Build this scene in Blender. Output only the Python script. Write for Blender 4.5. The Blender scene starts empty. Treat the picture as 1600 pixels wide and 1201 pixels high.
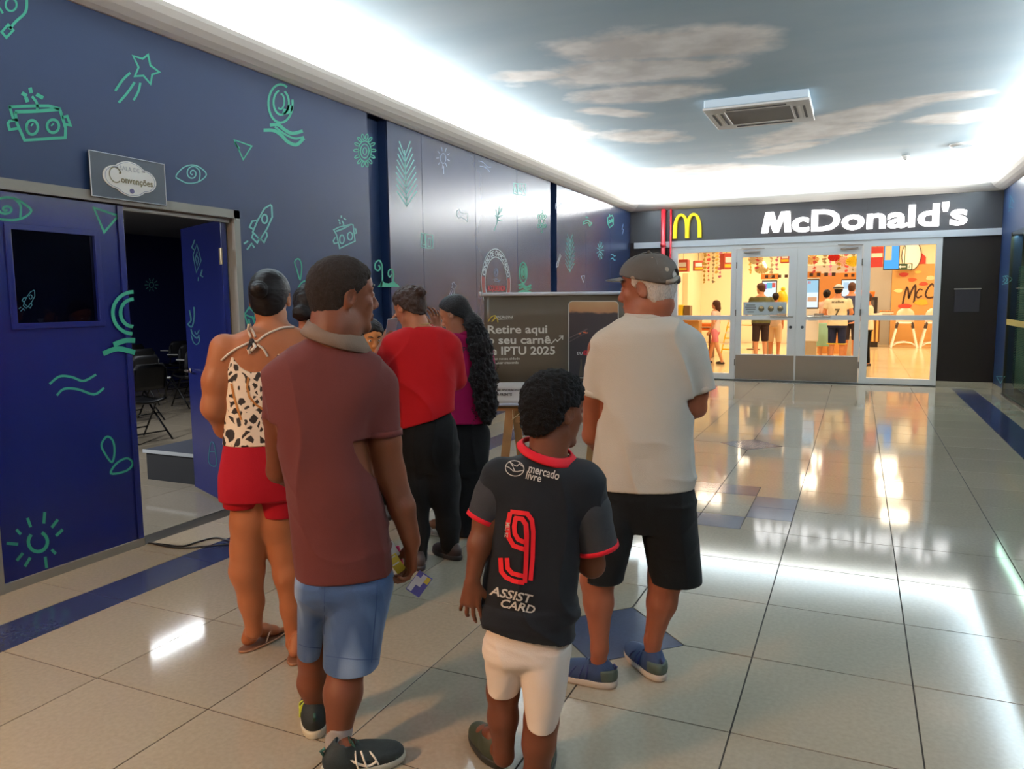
import bpy, bmesh, math, random
import numpy as np
from mathutils import Vector, Matrix
from mathutils.bvhtree import BVHTree
random.seed(4); np.random.seed(4)
S = bpy.context.scene
COL = S.collection

# ------------------------------------------------------------------ camera
CH, FPX, CX, CY = 1.57, 1187.37, 800.0, 600.5
YAW, PITCH, ROLL = .4256, -.1095, -.0101
FW = np.array([-math.sin(YAW)*math.cos(PITCH), math.cos(YAW)*math.cos(PITCH), math.sin(PITCH)])
_r = np.cross(FW, [0, 0, 1]); _r /= np.linalg.norm(_r); _u = np.cross(_r, FW)
RT = _r*math.cos(ROLL)+_u*math.sin(ROLL); UP = -_r*math.sin(ROLL)+_u*math.cos(ROLL)
CAM = np.array([0, 0, CH])
cam = bpy.data.cameras.new('camera'); camo = bpy.data.objects.new('camera', cam); COL.objects.link(camo)
cam.sensor_fit = 'HORIZONTAL'; cam.sensor_width = 36; cam.lens = FPX*36/1600
cam.clip_start = .05; cam.clip_end = 200
camo.matrix_world = Matrix(((RT[0], UP[0], -FW[0], 0), (RT[1], UP[1], -FW[1], 0), (RT[2], UP[2], -FW[2], CH), (0, 0, 0, 1)))
S.camera = camo

# ------------------------------------------------------------------ world, light, exposure
S.view_settings.view_transform = 'Standard'; S.view_settings.look = 'None'
S.view_settings.gamma = 1; S.view_settings.use_curve_mapping = False
S.view_settings.exposure = 0.0
S.cycles.max_bounces = 7; S.cycles.diffuse_bounces = 4; S.cycles.glossy_bounces = 4
S.cycles.transparent_max_bounces = 12; S.cycles.caustics_reflective = False; S.cycles.caustics_refractive = False
S.cycles.use_denoising = True; S.cycles.sample_clamp_indirect = 6
w = bpy.data.worlds.new('world'); S.world = w; w.use_nodes = True
w.node_tree.nodes['Background'].inputs[0].default_value = (.75, .85, 1, 1)
w.node_tree.nodes['Background'].inputs[1].default_value = .02

XL, XR, YS, ZT, ZC = -4.22, 2.16, 15.16, 3.32, 3.66      # corridor: left, right, storefront, wall top, ceiling

def area(name, loc, size, energy, color, rot=(0, 0, 0), spread=None):
    l = bpy.data.lights.new(name, 'AREA'); l.shape = 'RECTANGLE'; l.size, l.size_y = size
    l.energy = energy; l.color = color
    if spread: l.spread = spread
    o = bpy.data.objects.new(name, l); COL.objects.link(o); o.location = loc; o.rotation_euler = rot
    return o
COOL = (.99, .985, .97); WARM = (1.0, .83, .62)
PI = math.pi
# LED strips lying in the coves, shining up and inwards
area('cove_light_left', (XL+.10, 5.5, 3.46), (.08, 19), 900, COOL, (0, PI+math.radians(25), 0))
area('cove_light_right', (XR-.10, 5.5, 3.46), (.08, 19), 900, COOL, (0, PI-math.radians(25), 0))
area('cove_light_far', ((XL+XR)/2, YS-.10, 3.46), (5.9, .08), 620, COOL, (PI+math.radians(25), 0, 0))
# warm shop light falling in from behind the camera on the left
area('warm_shop_light', (-3.4, -1.6, 2.9), (.07, .9), 240, (1, .56, .24), (math.radians(12), 0, 0))
# restaurant ceiling panels
for x in (-3.4, -1.2, 1.0, 3.0):
    for y in (16.8, 20.0, 23.2, 26.2): area('restaurant_light', (x, y, 3.72), (.6, .6), 52, WARM)
area('restaurant_cool_light', (-2.2, 26, 3.3), (2.5, .6), 60, (1, .8, .6))
# meeting room: mirrored tube light, then an unseen fill hidden behind the closed leaf
area('meeting_room_light', (-7.86, 6.99, 2.75), (.06, 1.2), 32, (.92, .97, 1))
area('meeting_room_light', (-8.2, 1.6, 2.75), (.06, 1.2), 420, (.92, .97, 1))

area('blind_fill_light', (XR+.055, 12.4, 2.5), (.05, 3.6), 26, (.85, 1, .9), (0, math.radians(-8), 0))  # unseen lamp added between glass and blinds to brighten the slats

# ------------------------------------------------------------------ helpers: pixels to points
def ray(u, v): return RT*(u-CX)/FPX-UP*(v-CY)/FPX+FW
def floor_at(u, v, z=0.):
    d = ray(u, v); return CAM+(z-CH)/d[2]*d
def on_plane(u, v, p0, n):
    d = ray(u, v); n = np.array(n, float); return CAM+((np.array(p0)-CAM)@n)/(d@n)*d

# ------------------------------------------------------------------ helpers: materials
def srgb(r, g, b):
    f = lambda c: (c/12.92 if c <= .04045 else ((c+.055)/1.055)**2.4)
    return (f(r/255), f(g/255), f(b/255), 1)
def mat(name, color, rough=.5, metal=0., spec=.5, emit=None, estr=0., coat=0., noise=None, bump=None, trans=0., alpha=1., sss=0., sheen=0., ior=None):
    """noise=(scale, strength of colour variation)  bump=(scale, strength)"""
    m = bpy.data.materials.new(name); m.use_nodes = True; nt = m.node_tree; b = nt.nodes['Principled BSDF']
    if len(color) == 3: color = (*color, 1)
    b.inputs['Base Color'].default_value = color; b.inputs['Roughness'].default_value = rough
    b.inputs['Metallic'].default_value = metal; b.inputs['Specular IOR Level'].default_value = spec
    b.inputs['Coat Weight'].default_value = coat; b.inputs['Coat Roughness'].default_value = .05
    b.inputs['Transmission Weight'].default_value = trans; b.inputs['Alpha'].default_value = alpha
    if ior: b.inputs['IOR'].default_value = ior
    if sss:
        b.inputs['Subsurface Weight'].default_value = sss; b.inputs['Subsurface Radius'].default_value = (.012, .005, .003); b.inputs['Subsurface Scale'].default_value = 1
    if sheen: b.inputs['Sheen Weight'].default_value = sheen
    if emit: b.inputs['Emission Color'].default_value = (*emit[:3], 1); b.inputs['Emission Strength'].default_value = estr
    tc = nt.nodes.new('ShaderNodeTexCoord')
    if noise:
        n = nt.nodes.new('ShaderNodeTexNoise'); n.inputs['Scale'].default_value = noise[0]; n.inputs['Detail'].default_value = 5
        nt.links.new(tc.outputs['Object'], n.inputs['Vector'])
        mx = nt.nodes.new('ShaderNodeMix'); mx.data_type = 'RGBA'
        mx.inputs[6].default_value = tuple(c*(1-noise[1]) for c in color[:3])+(1,); mx.inputs[7].default_value = tuple(min(1, c*(1+noise[1])) for c in color[:3])+(1,)
        nt.links.new(n.outputs['Fac'], mx.inputs[0]); nt.links.new(mx.outputs[2], b.inputs['Base Color'])
    if bump:
        n = nt.nodes.new('ShaderNodeTexNoise'); n.inputs['Scale'].default_value = bump[0]; n.inputs['Detail'].default_value = 6
        nt.links.new(tc.outputs['Object'], n.inputs['Vector'])
        bp = nt.nodes.new('ShaderNodeBump'); bp.inputs['Strength'].default_value = bump[1]; bp.inputs['Distance'].default_value = .004
        nt.links.new(n.outputs['Fac'], bp.inputs['Height']); nt.links.new(bp.outputs[0], b.inputs['Normal'])
    return m
def emis(name, c, s):
    m = bpy.data.materials.new(name); m.use_nodes = True; nt = m.node_tree; nt.nodes.clear()
    e = nt.nodes.new('ShaderNodeEmission'); e.inputs[0].default_value = (*c[:3], 1); e.inputs[1].default_value = s
    o = nt.nodes.new('ShaderNodeOutputMaterial'); nt.links.new(e.outputs[0], o.inputs[0]); return m

# ------------------------------------------------------------------ helpers: objects and meshes
def props(o, label=None, cat=None, group=None, kind=None):
    if label: o['label'] = label
    if cat: o['category'] = cat
    if group: o['group'] = group
    if kind: o['kind'] = kind
    return o
def empty(name, label, cat, loc=(0, 0, 0), rz=0, group=None, kind=None):
    o = bpy.data.objects.new(name, None); COL.objects.link(o); o.location = loc; o.rotation_euler = (0, 0, rz)
    o.empty_display_size = .1
    return props(o, label, cat, group, kind)
def link(name, me, m, parent=None, loc=(0, 0, 0), smooth=False, label=None):
    o = bpy.data.objects.new(name, me); COL.objects.link(o)
    if m is not None:
        me.materials.clear()
        for q in (m if isinstance(m, (list, tuple)) else [m]): me.materials.append(q)
    if parent: o.parent = parent
    o.location = loc
    if smooth: me.shade_smooth()
    if label: o['label'] = label
    return o
def mesh(name, V, F, m, parent=None, smooth=False, loc=(0, 0, 0), label=None):
    me = bpy.data.meshes.new(name); me.from_pydata([tuple(map(float, v)) for v in V], [], F); me.update()
    return link(name, me, m, parent, loc, smooth, label)
class MB:
    """collects boxes, bars, discs into one bmesh"""
    def __init__(s): s.bm = bmesh.new()
    def box(s, x0, x1, y0, y1, z0, z1, M=None, bevel=0):
        r = bmesh.ops.create_cube(s.bm, size=1)
        for v in r['verts']:
            v.co = Vector(((x0+x1)/2+v.co.x*(x1-x0), (y0+y1)/2+v.co.y*(y1-y0), (z0+z1)/2+v.co.z*(z1-z0)))
        if bevel:
            es = list({e for v in r['verts'] for e in v.link_edges})
            rr = bmesh.ops.bevel(s.bm, geom=es, offset=bevel, segments=2, profile=.5, affect='EDGES')
            vs = rr['verts']
        else: vs = r['verts']
        if M is not None:
            for v in vs: v.co = M @ v.co
        return s
    def tube(s, pts, r, n=8, closed=False, cap=True):
        pts = [Vector(p) for p in pts]; rings = []; N = len(pts); rs = r if isinstance(r, (list, tuple)) else [r]*N
        ref = None
        for i, p in enumerate(pts):
            a = pts[(i-1) % N] if closed or i > 0 else p; b = pts[(i+1) % N] if closed or i < N-1 else p
            t = (b-a).normalized() if (b-a).length > 1e-9 else Vector((0, 0, 1))
            if ref is None: ref = t.orthogonal().normalized()
            ref = (ref-t*ref.dot(t)); ref = ref.normalized() if ref.length > 1e-6 else t.orthogonal().normalized()
            bb = t.cross(ref)
            rings.append([s.bm.verts.new(p+(ref*math.cos(2*PI*k/n)+bb*math.sin(2*PI*k/n))*rs[i]) for k in range(n)])
        for i in range(N if closed else N-1):
            A, B = rings[i], rings[(i+1) % N]
            for k in range(n): s.bm.faces.new((A[k], A[(k+1) % n], B[(k+1) % n], B[k]))
        if cap and not closed:
            s.bm.faces.new(rings[0][::-1]); s.bm.faces.new(rings[-1])
        return s
    def bar(s, a, b, w, h, up=(0, 0, 1)):
        a, b = Vector(a), Vector(b); t = (b-a).normalized(); up = Vector(up)
        if abs(t.dot(up)) > .95: up = Vector((0, 1, 0))
        x = t.cross(up).normalized(); y = x.cross(t)
        vs = [s.bm.verts.new(p+x*i*w/2+y*j*h/2) for p in (a, b) for i, j in ((-1, -1), (1, -1), (1, 1), (-1, 1))]
        for f in ((3, 2, 1, 0), (4, 5, 6, 7), (0, 1, 5, 4), (1, 2, 6, 5), (2, 3, 7, 6), (3, 0, 4, 7)): s.bm.faces.new([vs[i] for i in f])
        return s
    def ball(s, c, r, seg=12, sc=(1, 1, 1), M=None):
        q = bmesh.ops.create_uvsphere(s.bm, u_segments=seg, v_segments=max(6, seg*2//3), radius=1)
        for v in q['verts']:
            p = Vector((v.co.x*r*sc[0], v.co.y*r*sc[1], v.co.z*r*sc[2]))
            v.co = (M @ p if M is not None else p)+Vector(c)
        return s
    def lathe(s, prof, c=(0, 0, 0), n=20):
        rings = []
        for r, z in prof:
            rings.append([s.bm.verts.new((c[0]+r*math.cos(2*PI*k/n), c[1]+r*math.sin(2*PI*k/n), c[2]+z)) for k in range(n)])
        for A, B in zip(rings, rings[1:]):
            for k in range(n): s.bm.faces.new((A[k], A[(k+1) % n], B[(k+1) % n], B[k]))
        s.bm.faces.new(rings[0][::-1]); s.bm.faces.new(rings[-1]); return s
    def prism(s, poly, ext):
        """poly: list of 3-D points (planar), ext: extrusion vector"""
        ext = Vector(ext); A = [s.bm.verts.new(Vector(p)) for p in poly]; B = [s.bm.verts.new(Vector(p)+ext) for p in poly]
        n = len(A); s.bm.faces.new(A[::-1]); s.bm.faces.new(B)
        for i in range(n): s.bm.faces.new((A[i], A[(i+1) % n], B[(i+1) % n], B[i]))
        return s
    def done(s, name, m, parent=None, smooth=False, loc=(0, 0, 0), label=None):
        bmesh.ops.recalc_face_normals(s.bm, faces=s.bm.faces[:])
        me = bpy.data.meshes.new(name); s.bm.to_mesh(me); s.bm.free()
        o = link(name, me, m, parent, loc, False, label)
        if smooth: me.shade_smooth()
        return o
def copy_tree(o, parent=None):
    c = o.copy(); COL.objects.link(c)
    if parent: c.parent = parent
    for ch in list(o.children): copy_tree(ch, c)
    return c

# ------------------------------------------------------------------ helpers: painted strokes and lettering
def catmull(P, closed=False, k=5):
    P = [np.array(p, float) for p in P]; n = len(P)
    if n < 3: return P
    out = []
    for i in range(n if closed else n-1):
        g = lambda j: P[j % n] if closed else P[min(max(j, 0), n-1)]
        a, b, c, d = g(i-1), g(i), g(i+1), g(i+2)
        for t in np.arange(k)/k:
            out.append(.5*((2*b)+(-a+c)*t+(2*a-5*b+4*c-d)*t*t+(-a+3*b-3*c+d)*t**3))
    if not closed: out.append(P[-1])
    return out
def ribbon(P, w, closed=False, smooth=False):
    """flat stroke in 2-D: returns verts, faces"""
    if smooth: P = catmull(P, closed)
    P = [np.array(p, float) for p in P]; n = len(P); V = []; F = []
    for i in range(n):
        a = P[(i-1) % n] if closed or i else P[i]; b = P[(i+1) % n] if closed or i < n-1 else P[i]
        t1 = P[i]-a; t2 = b-P[i]
        t1 = t1/np.linalg.norm(t1) if np.linalg.norm(t1) > 1e-9 else None; t2 = t2/np.linalg.norm(t2) if np.linalg.norm(t2) > 1e-9 else None
        if t1 is None: t1 = t2
        if t2 is None: t2 = t1
        if t1 is None: t1 = t2 = np.array([1., 0])
        t = t1+t2; t = t/np.linalg.norm(t) if np.linalg.norm(t) > .3 else t1
        nn = np.array([-t[1], t[0]]); c = max(.55, abs(t@t1))
        e = np.zeros(2)
        if not closed and i == 0: e = -t*w*.3
        if not closed and i == n-1: e = t*w*.3
        V += [P[i]+nn*w/2/c+e, P[i]-nn*w/2/c+e]
    for i in range(n if closed else n-1):
        j = (i+1) % n; F.append((2*i, 2*i+1, 2*j+1, 2*j))
    return V, F
def ell(cx, cy, rx, ry, n=18, a0=0, a1=360, rot=0):
    out = []; full = a1-a0 >= 360
    for k in range(n+(0 if full else 1)):
        a = math.radians(a0+(a1-a0)*k/n); x, y = rx*math.cos(a), ry*math.sin(a); r = math.radians(rot)
        out.append((cx+x*math.cos(r)-y*math.sin(r), cy+x*math.sin(r)+y*math.cos(r)))
    return out
def spiral(cx, cy, rx, ry, turns=1.6, n=24, a0=0, rmin=.12):
    return [(cx+rx*(rmin+(1-rmin)*k/n)*math.cos(math.radians(a0)+2*PI*turns*k/n), cy+ry*(rmin+(1-rmin)*k/n)*math.sin(math.radians(a0)+2*PI*turns*k/n)) for k in range(n+1)]
def densify(P, step, closed):
    out = []
    for a, b_ in zip(P, P[1:]+(P[:1] if closed else [])):
        n = max(1, int(math.hypot(b_[0]-a[0], b_[1]-a[1])/step)); out += [(a[0]+(b_[0]-a[0])*k/n, a[1]+(b_[1]-a[1])*k/n) for k in range(n)]
    return out if closed else out+[P[-1]]
def painted(name, strokes, o, s, mp, w, m, parent, fills=(), label=None, dense=0):
    """strokes: list of (points, closed, smooth[, width factor]); o, s: crop origin and scale; mp maps photo pixels to points"""
    V = []; F = []
    for st in strokes:
        P = [(o[0]+x/s, o[1]+y/s) for x, y in st[0]]
        if dense: P = densify(P, dense, st[1])
        v, f = ribbon(P, w*(st[3] if len(st) > 3 else 1), st[1], st[2] and not dense); b = len(V); V += v; F += [tuple(i+b for i in q) for q in f]
    for P in fills:
        b = len(V); V += [np.array((o[0]+x/s, o[1]+y/s)) for x, y in P]; F.append(tuple(range(b, b+len(P))))
    if not V: return None
    return mesh(name, [mp(v[0], v[1]) for v in V], F, m, parent, label=label)
def text_me(body, size=1., bold=0., align='LEFT', shear=0., spacing=1., extrude=0.):
    c = bpy.data.curves.new('t', 'FONT'); c.body = body; c.size = size; c.offset = bold; c.align_x = align; c.shear = shear
    c.space_character = spacing; c.extrude = extrude; c.resolution_u = 3
    o = bpy.data.objects.new('t', c); COL.objects.link(o)
    me = bpy.data.meshes.new_from_object(o.evaluated_get(bpy.context.evaluated_depsgraph_get()))
    bpy.data.objects.remove(o); bpy.data.curves.remove(c); return me
def text_on(name, body, p0, ex, ez, size, m, parent=None, bold=0., align='LEFT', shear=0., spacing=1., extrude=0., width=None, nrm=None):
    """lettering standing in the plane of ex, ez at p0"""
    me = text_me(body, size, bold, align, shear, spacing, extrude)
    ex = Vector(ex).normalized(); ez = Vector(ez).normalized(); en = ex.cross(ez)
    sx = 1.
    if width:
        xs = [v.co.x for v in me.vertices]; sx = width/(max(xs)-min(xs))
    for v in me.vertices: v.co = Vector(p0)+ex*v.co.x*sx+ez*v.co.y+en*v.co.z
    me.update(); return link(name, me, m, parent)
def text_px(name, body, u, v, ang, size_px, mp, m, parent, bold=0., shear=0., spacing=1., width_px=None, sub=0, align='LEFT'):
    me = text_me(body, 1., bold, align, shear, spacing)
    if sub:
        bm = bmesh.new(); bm.from_mesh(me)
        for _ in range(3):
            es = [e for e in bm.edges if e.calc_length() > sub]
            if es: bmesh.ops.subdivide_edges(bm, edges=es, cuts=1)
            bmesh.ops.triangulate(bm, faces=[f for f in bm.faces if len(f.verts) > 4])
        bm.to_mesh(me); bm.free()
    xs = [q.co.x for q in me.vertices]; sx = size_px if not width_px else width_px/(max(xs)-min(xs))
    a = math.radians(ang); bad = 0
    for q in me.vertices:
        x, y = q.co.x*sx, -q.co.y*size_px
        q.co = Vector(mp(u+x*math.cos(a)-y*math.sin(a), v+x*math.sin(a)+y*math.cos(a)))
    me.update(); return link(name, me, m, parent)

# ------------------------------------------------------------------ shared materials
NAVY = mat('navy_wall_paint', srgb(28, 46, 80), rough=.45, spec=.38, noise=(3, .06), bump=(120, .06))
PANEL = mat('glossy_navy_panel', srgb(38, 50, 80), rough=.27, spec=.6, noise=(1.2, .08), bump=(6, .05))
LEAF = mat('door_paint', srgb(22, 32, 98), rough=.24, spec=.5, bump=(14, .05))
GREEN = mat('teal_paint', srgb(40, 150, 122), rough=.5)
MINT = mat('mint_paint', srgb(110, 185, 178), rough=.4)
PALE = mat('pale_paint', srgb(120, 140, 170), rough=.4)
DIM = mat('dark_teal', srgb(30, 96, 110), rough=.5)  # darker teal, also used for the rocket reflection on the door pane
ALU = mat('painted_aluminium', srgb(226, 222, 220), rough=.45)
STEEL = mat('brushed_steel', srgb(150, 140, 130), rough=.33, metal=.9, bump=(60, .1))
WHITE = mat('white_plaster', srgb(226, 220, 212), rough=.7, bump=(40, .04))
BLACKM = mat('black_composite', srgb(34, 26, 22), rough=.38, spec=.25, noise=(2, .15))
FRAME = mat('grey_beige_frame_paint', srgb(128, 124, 116), rough=.45)
RED = mat('red_pipe_paint', srgb(190, 30, 40), rough=.3)
WOOD = mat('pale_wood', srgb(150, 104, 58), rough=.5, noise=(9, .25), bump=(30, .15))
GLASS = mat('clear_glass', (1, 1, 1), rough=.0, trans=1., ior=1.45)
def thin_glass(name, tint, refl=.08, rough=0.02):
    m = bpy.data.materials.new(name); m.use_nodes = True; nt = m.node_tree; nt.nodes.clear()
    t = nt.nodes.new('ShaderNodeBsdfTransparent'); t.inputs[0].default_value = (*tint[:3], 1)
    g = nt.nodes.new('ShaderNodeBsdfGlossy'); g.inputs['Roughness'].default_value = rough
    fr = nt.nodes.new('ShaderNodeFresnel'); fr.inputs[0].default_value = 1.45
    mx = nt.nodes.new('ShaderNodeMixShader'); o = nt.nodes.new('ShaderNodeOutputMaterial')
    ge = nt.nodes.new('ShaderNodeNewGeometry'); iv = nt.nodes.new('ShaderNodeMath'); iv.operation = 'SUBTRACT'; iv.inputs[0].default_value = 1; nt.links.new(ge.outputs['Backfacing'], iv.inputs[1])
    mu = nt.nodes.new('ShaderNodeMath'); mu.operation = 'MULTIPLY'; nt.links.new(fr.outputs[0], mu.inputs[0]); nt.links.new(iv.outputs[0], mu.inputs[1]); nt.links.new(mu.outputs[0], mx.inputs[0]); nt.links.new(t.outputs[0], mx.inputs[1]); nt.links.new(g.outputs[0], mx.inputs[2]); nt.links.new(mx.outputs[0], o.inputs[0]); return m
PANE = thin_glass('window_pane_glass', (.96, .97, .96))
DARKPANE = thin_glass('dark_door_glass', (.30, .32, .38))
GREENPANE = thin_glass('green_shop_glass', (.72, .86, .81))

# ------------------------------------------------------------------ floor: grout slab with every tile a piece of its own
TX0, TDX, TY0, TDY = -.367, .6284, 2.7028, .6386
GROUT = mat('grout', srgb(50, 42, 34), rough=.9)
def tile_mat(name, c, var=.05, rough=.10):
    m = mat(name, c, rough=rough, spec=.42, noise=(2.2, var)); nt = m.node_tree; b = nt.nodes['Principled BSDF']
    n = nt.nodes.new('ShaderNodeTexNoise'); n.inputs['Scale'].default_value = 55; n.inputs['Detail'].default_value = 8
    tc = nt.nodes.new('ShaderNodeTexCoord'); oi = nt.nodes.new('ShaderNodeObjectInfo')
    nt.links.new(tc.outputs['Object'], n.inputs['Vector'])
    src = b.inputs['Base Color'].links[0].from_socket
    mx = nt.nodes.new('ShaderNodeMix'); mx.data_type = 'RGBA'; mx.blend_type = 'MULTIPLY'; mx.inputs[0].default_value = 1
    mr = nt.nodes.new('ShaderNodeMapRange'); mr.inputs[1].default_value = .3; mr.inputs[2].default_value = .7; mr.inputs[3].default_value = .9; mr.inputs[4].default_value = 1.04
    nt.links.new(n.outputs['Fac'], mr.inputs[0])
    mr2 = nt.nodes.new('ShaderNodeMapRange'); mr2.inputs[3].default_value = .955; mr2.inputs[4].default_value = 1.03
    nt.links.new(oi.outputs['Random'], mr2.inputs[0])
    ml = nt.nodes.new('ShaderNodeMath'); ml.operation = 'MULTIPLY'; nt.links.new(mr.outputs[0], ml.inputs[0]); nt.links.new(mr2.outputs[0], ml.inputs[1])
    cc = nt.nodes.new('ShaderNodeCombineColor')
    for i in range(3): nt.links.new(ml.outputs[0], cc.inputs[i])
    nt.links.new(src, mx.inputs[6]); nt.links.new(cc.outputs[0], mx.inputs[7]); nt.links.new(mx.outputs[2], b.inputs['Base Color'])
    return m
TILE = tile_mat('polished_cream_tile', srgb(168, 154, 134), .05, .08)
TILEB = tile_mat('polished_blue_tile', srgb(54, 60, 92), .08, .14)
TILED = tile_mat('polished_slate_tile', srgb(66, 72, 92), .08, .12)
bmf = MB(); bmf.box(-12.6, XR+1.6, -4.2, YS+.1, -.12, -.0025)
floor = bmf.done('floor', GROUT); floor['kind'] = 'structure'
_tm = {}
def tile(x0, x1, y0, y1, m, gap=.0058, poly=None, name='tile'):
    if poly is None:
        key = (round(x1-x0, 3), round(y1-y0, 3), m.name)
        if key not in _tm:
            hx, hy = (x1-x0-gap)/2, (y1-y0-gap)/2; c = .0004
            V = [(i*hx, j*hy, -.010) for i, j in ((-1, -1), (1, -1), (1, 1), (-1, 1))]+[(i*hx, j*hy, -c) for i, j in ((-1, -1), (1, -1), (1, 1), (-1, 1))]+[(i*(hx-c), j*(hy-c), 0) for i, j in ((-1, -1), (1, -1), (1, 1), (-1, 1))]
            F = [(8, 9, 10, 11)]+[(a+k, a+(k+1) % 4, a+4+(k+1) % 4, a+4+k) for a in (0, 4) for k in range(4)]
            me = bpy.data.meshes.new(name); me.from_pydata(V, [], F); me.update(); me.materials.append(m); _tm[key] = me
        o = bpy.data.objects.new(name, _tm[key]); COL.objects.link(o); o.location = ((x0+x1)/2, (y0+y1)/2, 0)
    else:
        b = MB(); c = np.mean(poly, 0); P = [c+(np.array(p)-c)*(1-gap/1.2/np.linalg.norm(np.array(p)-c)*1.) for p in poly]
        b.prism([(p[0], p[1], -.010) for p in P], (0, 0, .010)); o = b.done(name, m)
    o.parent = floor; return o
def clip_corner(cx, cy, sx, sy, hx, hy, r):
    """tile cell with the corner at (cx,cy) cut away by a diamond of half-diagonal r; the cell extends by hx, hy in direction sx, sy"""
    return [(cx+sx*r, cy), (cx+sx*hx, cy), (cx+sx*hx, cy+sy*hy), (cx, cy+sy*hy), (cx, cy+sy*r)]
cx1 = TX0-TDX
diam = {(-1, 1), (-1, 9)}           # grout crossings (column, row) that carry a dark diamond
checker_rows = (4, 5, 6)
for r in range(-4, 19):
    y0 = TY0+TDY*r; y1 = y0+TDY
    for c in range(-5, 3):
        x0 = TX0+TDX*c; x1 = x0+TDX
        if r in (4, 5) and c in (-2, -1): continue
        corner = None
        for (i, j) in diam:
            if (c, r) in ((i, j), (i-1, j), (i, j-1), (i-1, j-1)): corner = (i, j)
        if corner:
            gx, gy = TX0+TDX*corner[0], TY0+TDY*corner[1]; sx = 1 if x0 > gx-.01 else -1; sy = 1 if y0 > gy-.01 else -1
            tile(0, 0, 0, 0, TILE, poly=clip_corner(gx, gy, sx, sy, TDX, TDY, .33))
        else: tile(x0, x1, y0, y1, TILE)
    for (a, b_, m) in ((XL, TX0-5*TDX-.30, TILE), (TX0-5*TDX-.30, TX0-5*TDX, TILEB), (TX0+3*TDX, TX0+3*TDX+.33, TILEB), (TX0+3*TDX+.33, XR, TILE)):
        tile(a, b_, y0, y1, m)
for (i, j) in diam:
    gx, gy = TX0+TDX*i, TY0+TDY*j
    tile(0, 0, 0, 0, TILED, poly=[(gx+.33, gy), (gx, gy+.33), (gx-.33, gy), (gx, gy-.33)])
for i in range(4):                  # pinwheel of small tiles
    for j in range(4):
        x0 = cx1+(i-2)*TDX/2; y0 = TY0+4*TDY+j*TDY/2
        edge = (i in (0, 3)) != (j in (0, 3))
        tile(x0, x0+TDX/2, y0, y0+TDY/2, TILED if edge else TILE)
tile(XL, XR, TY0+19*TDY, YS, TILE)
# meeting-room floor tiles
for r in range(0, 14):
    for c in range(10):
        x1 = XL-.16-c*.84; y0 = .4+r*.84
        tile(x1-.84, x1, y0, y0+.84, TILE, .004)

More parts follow.
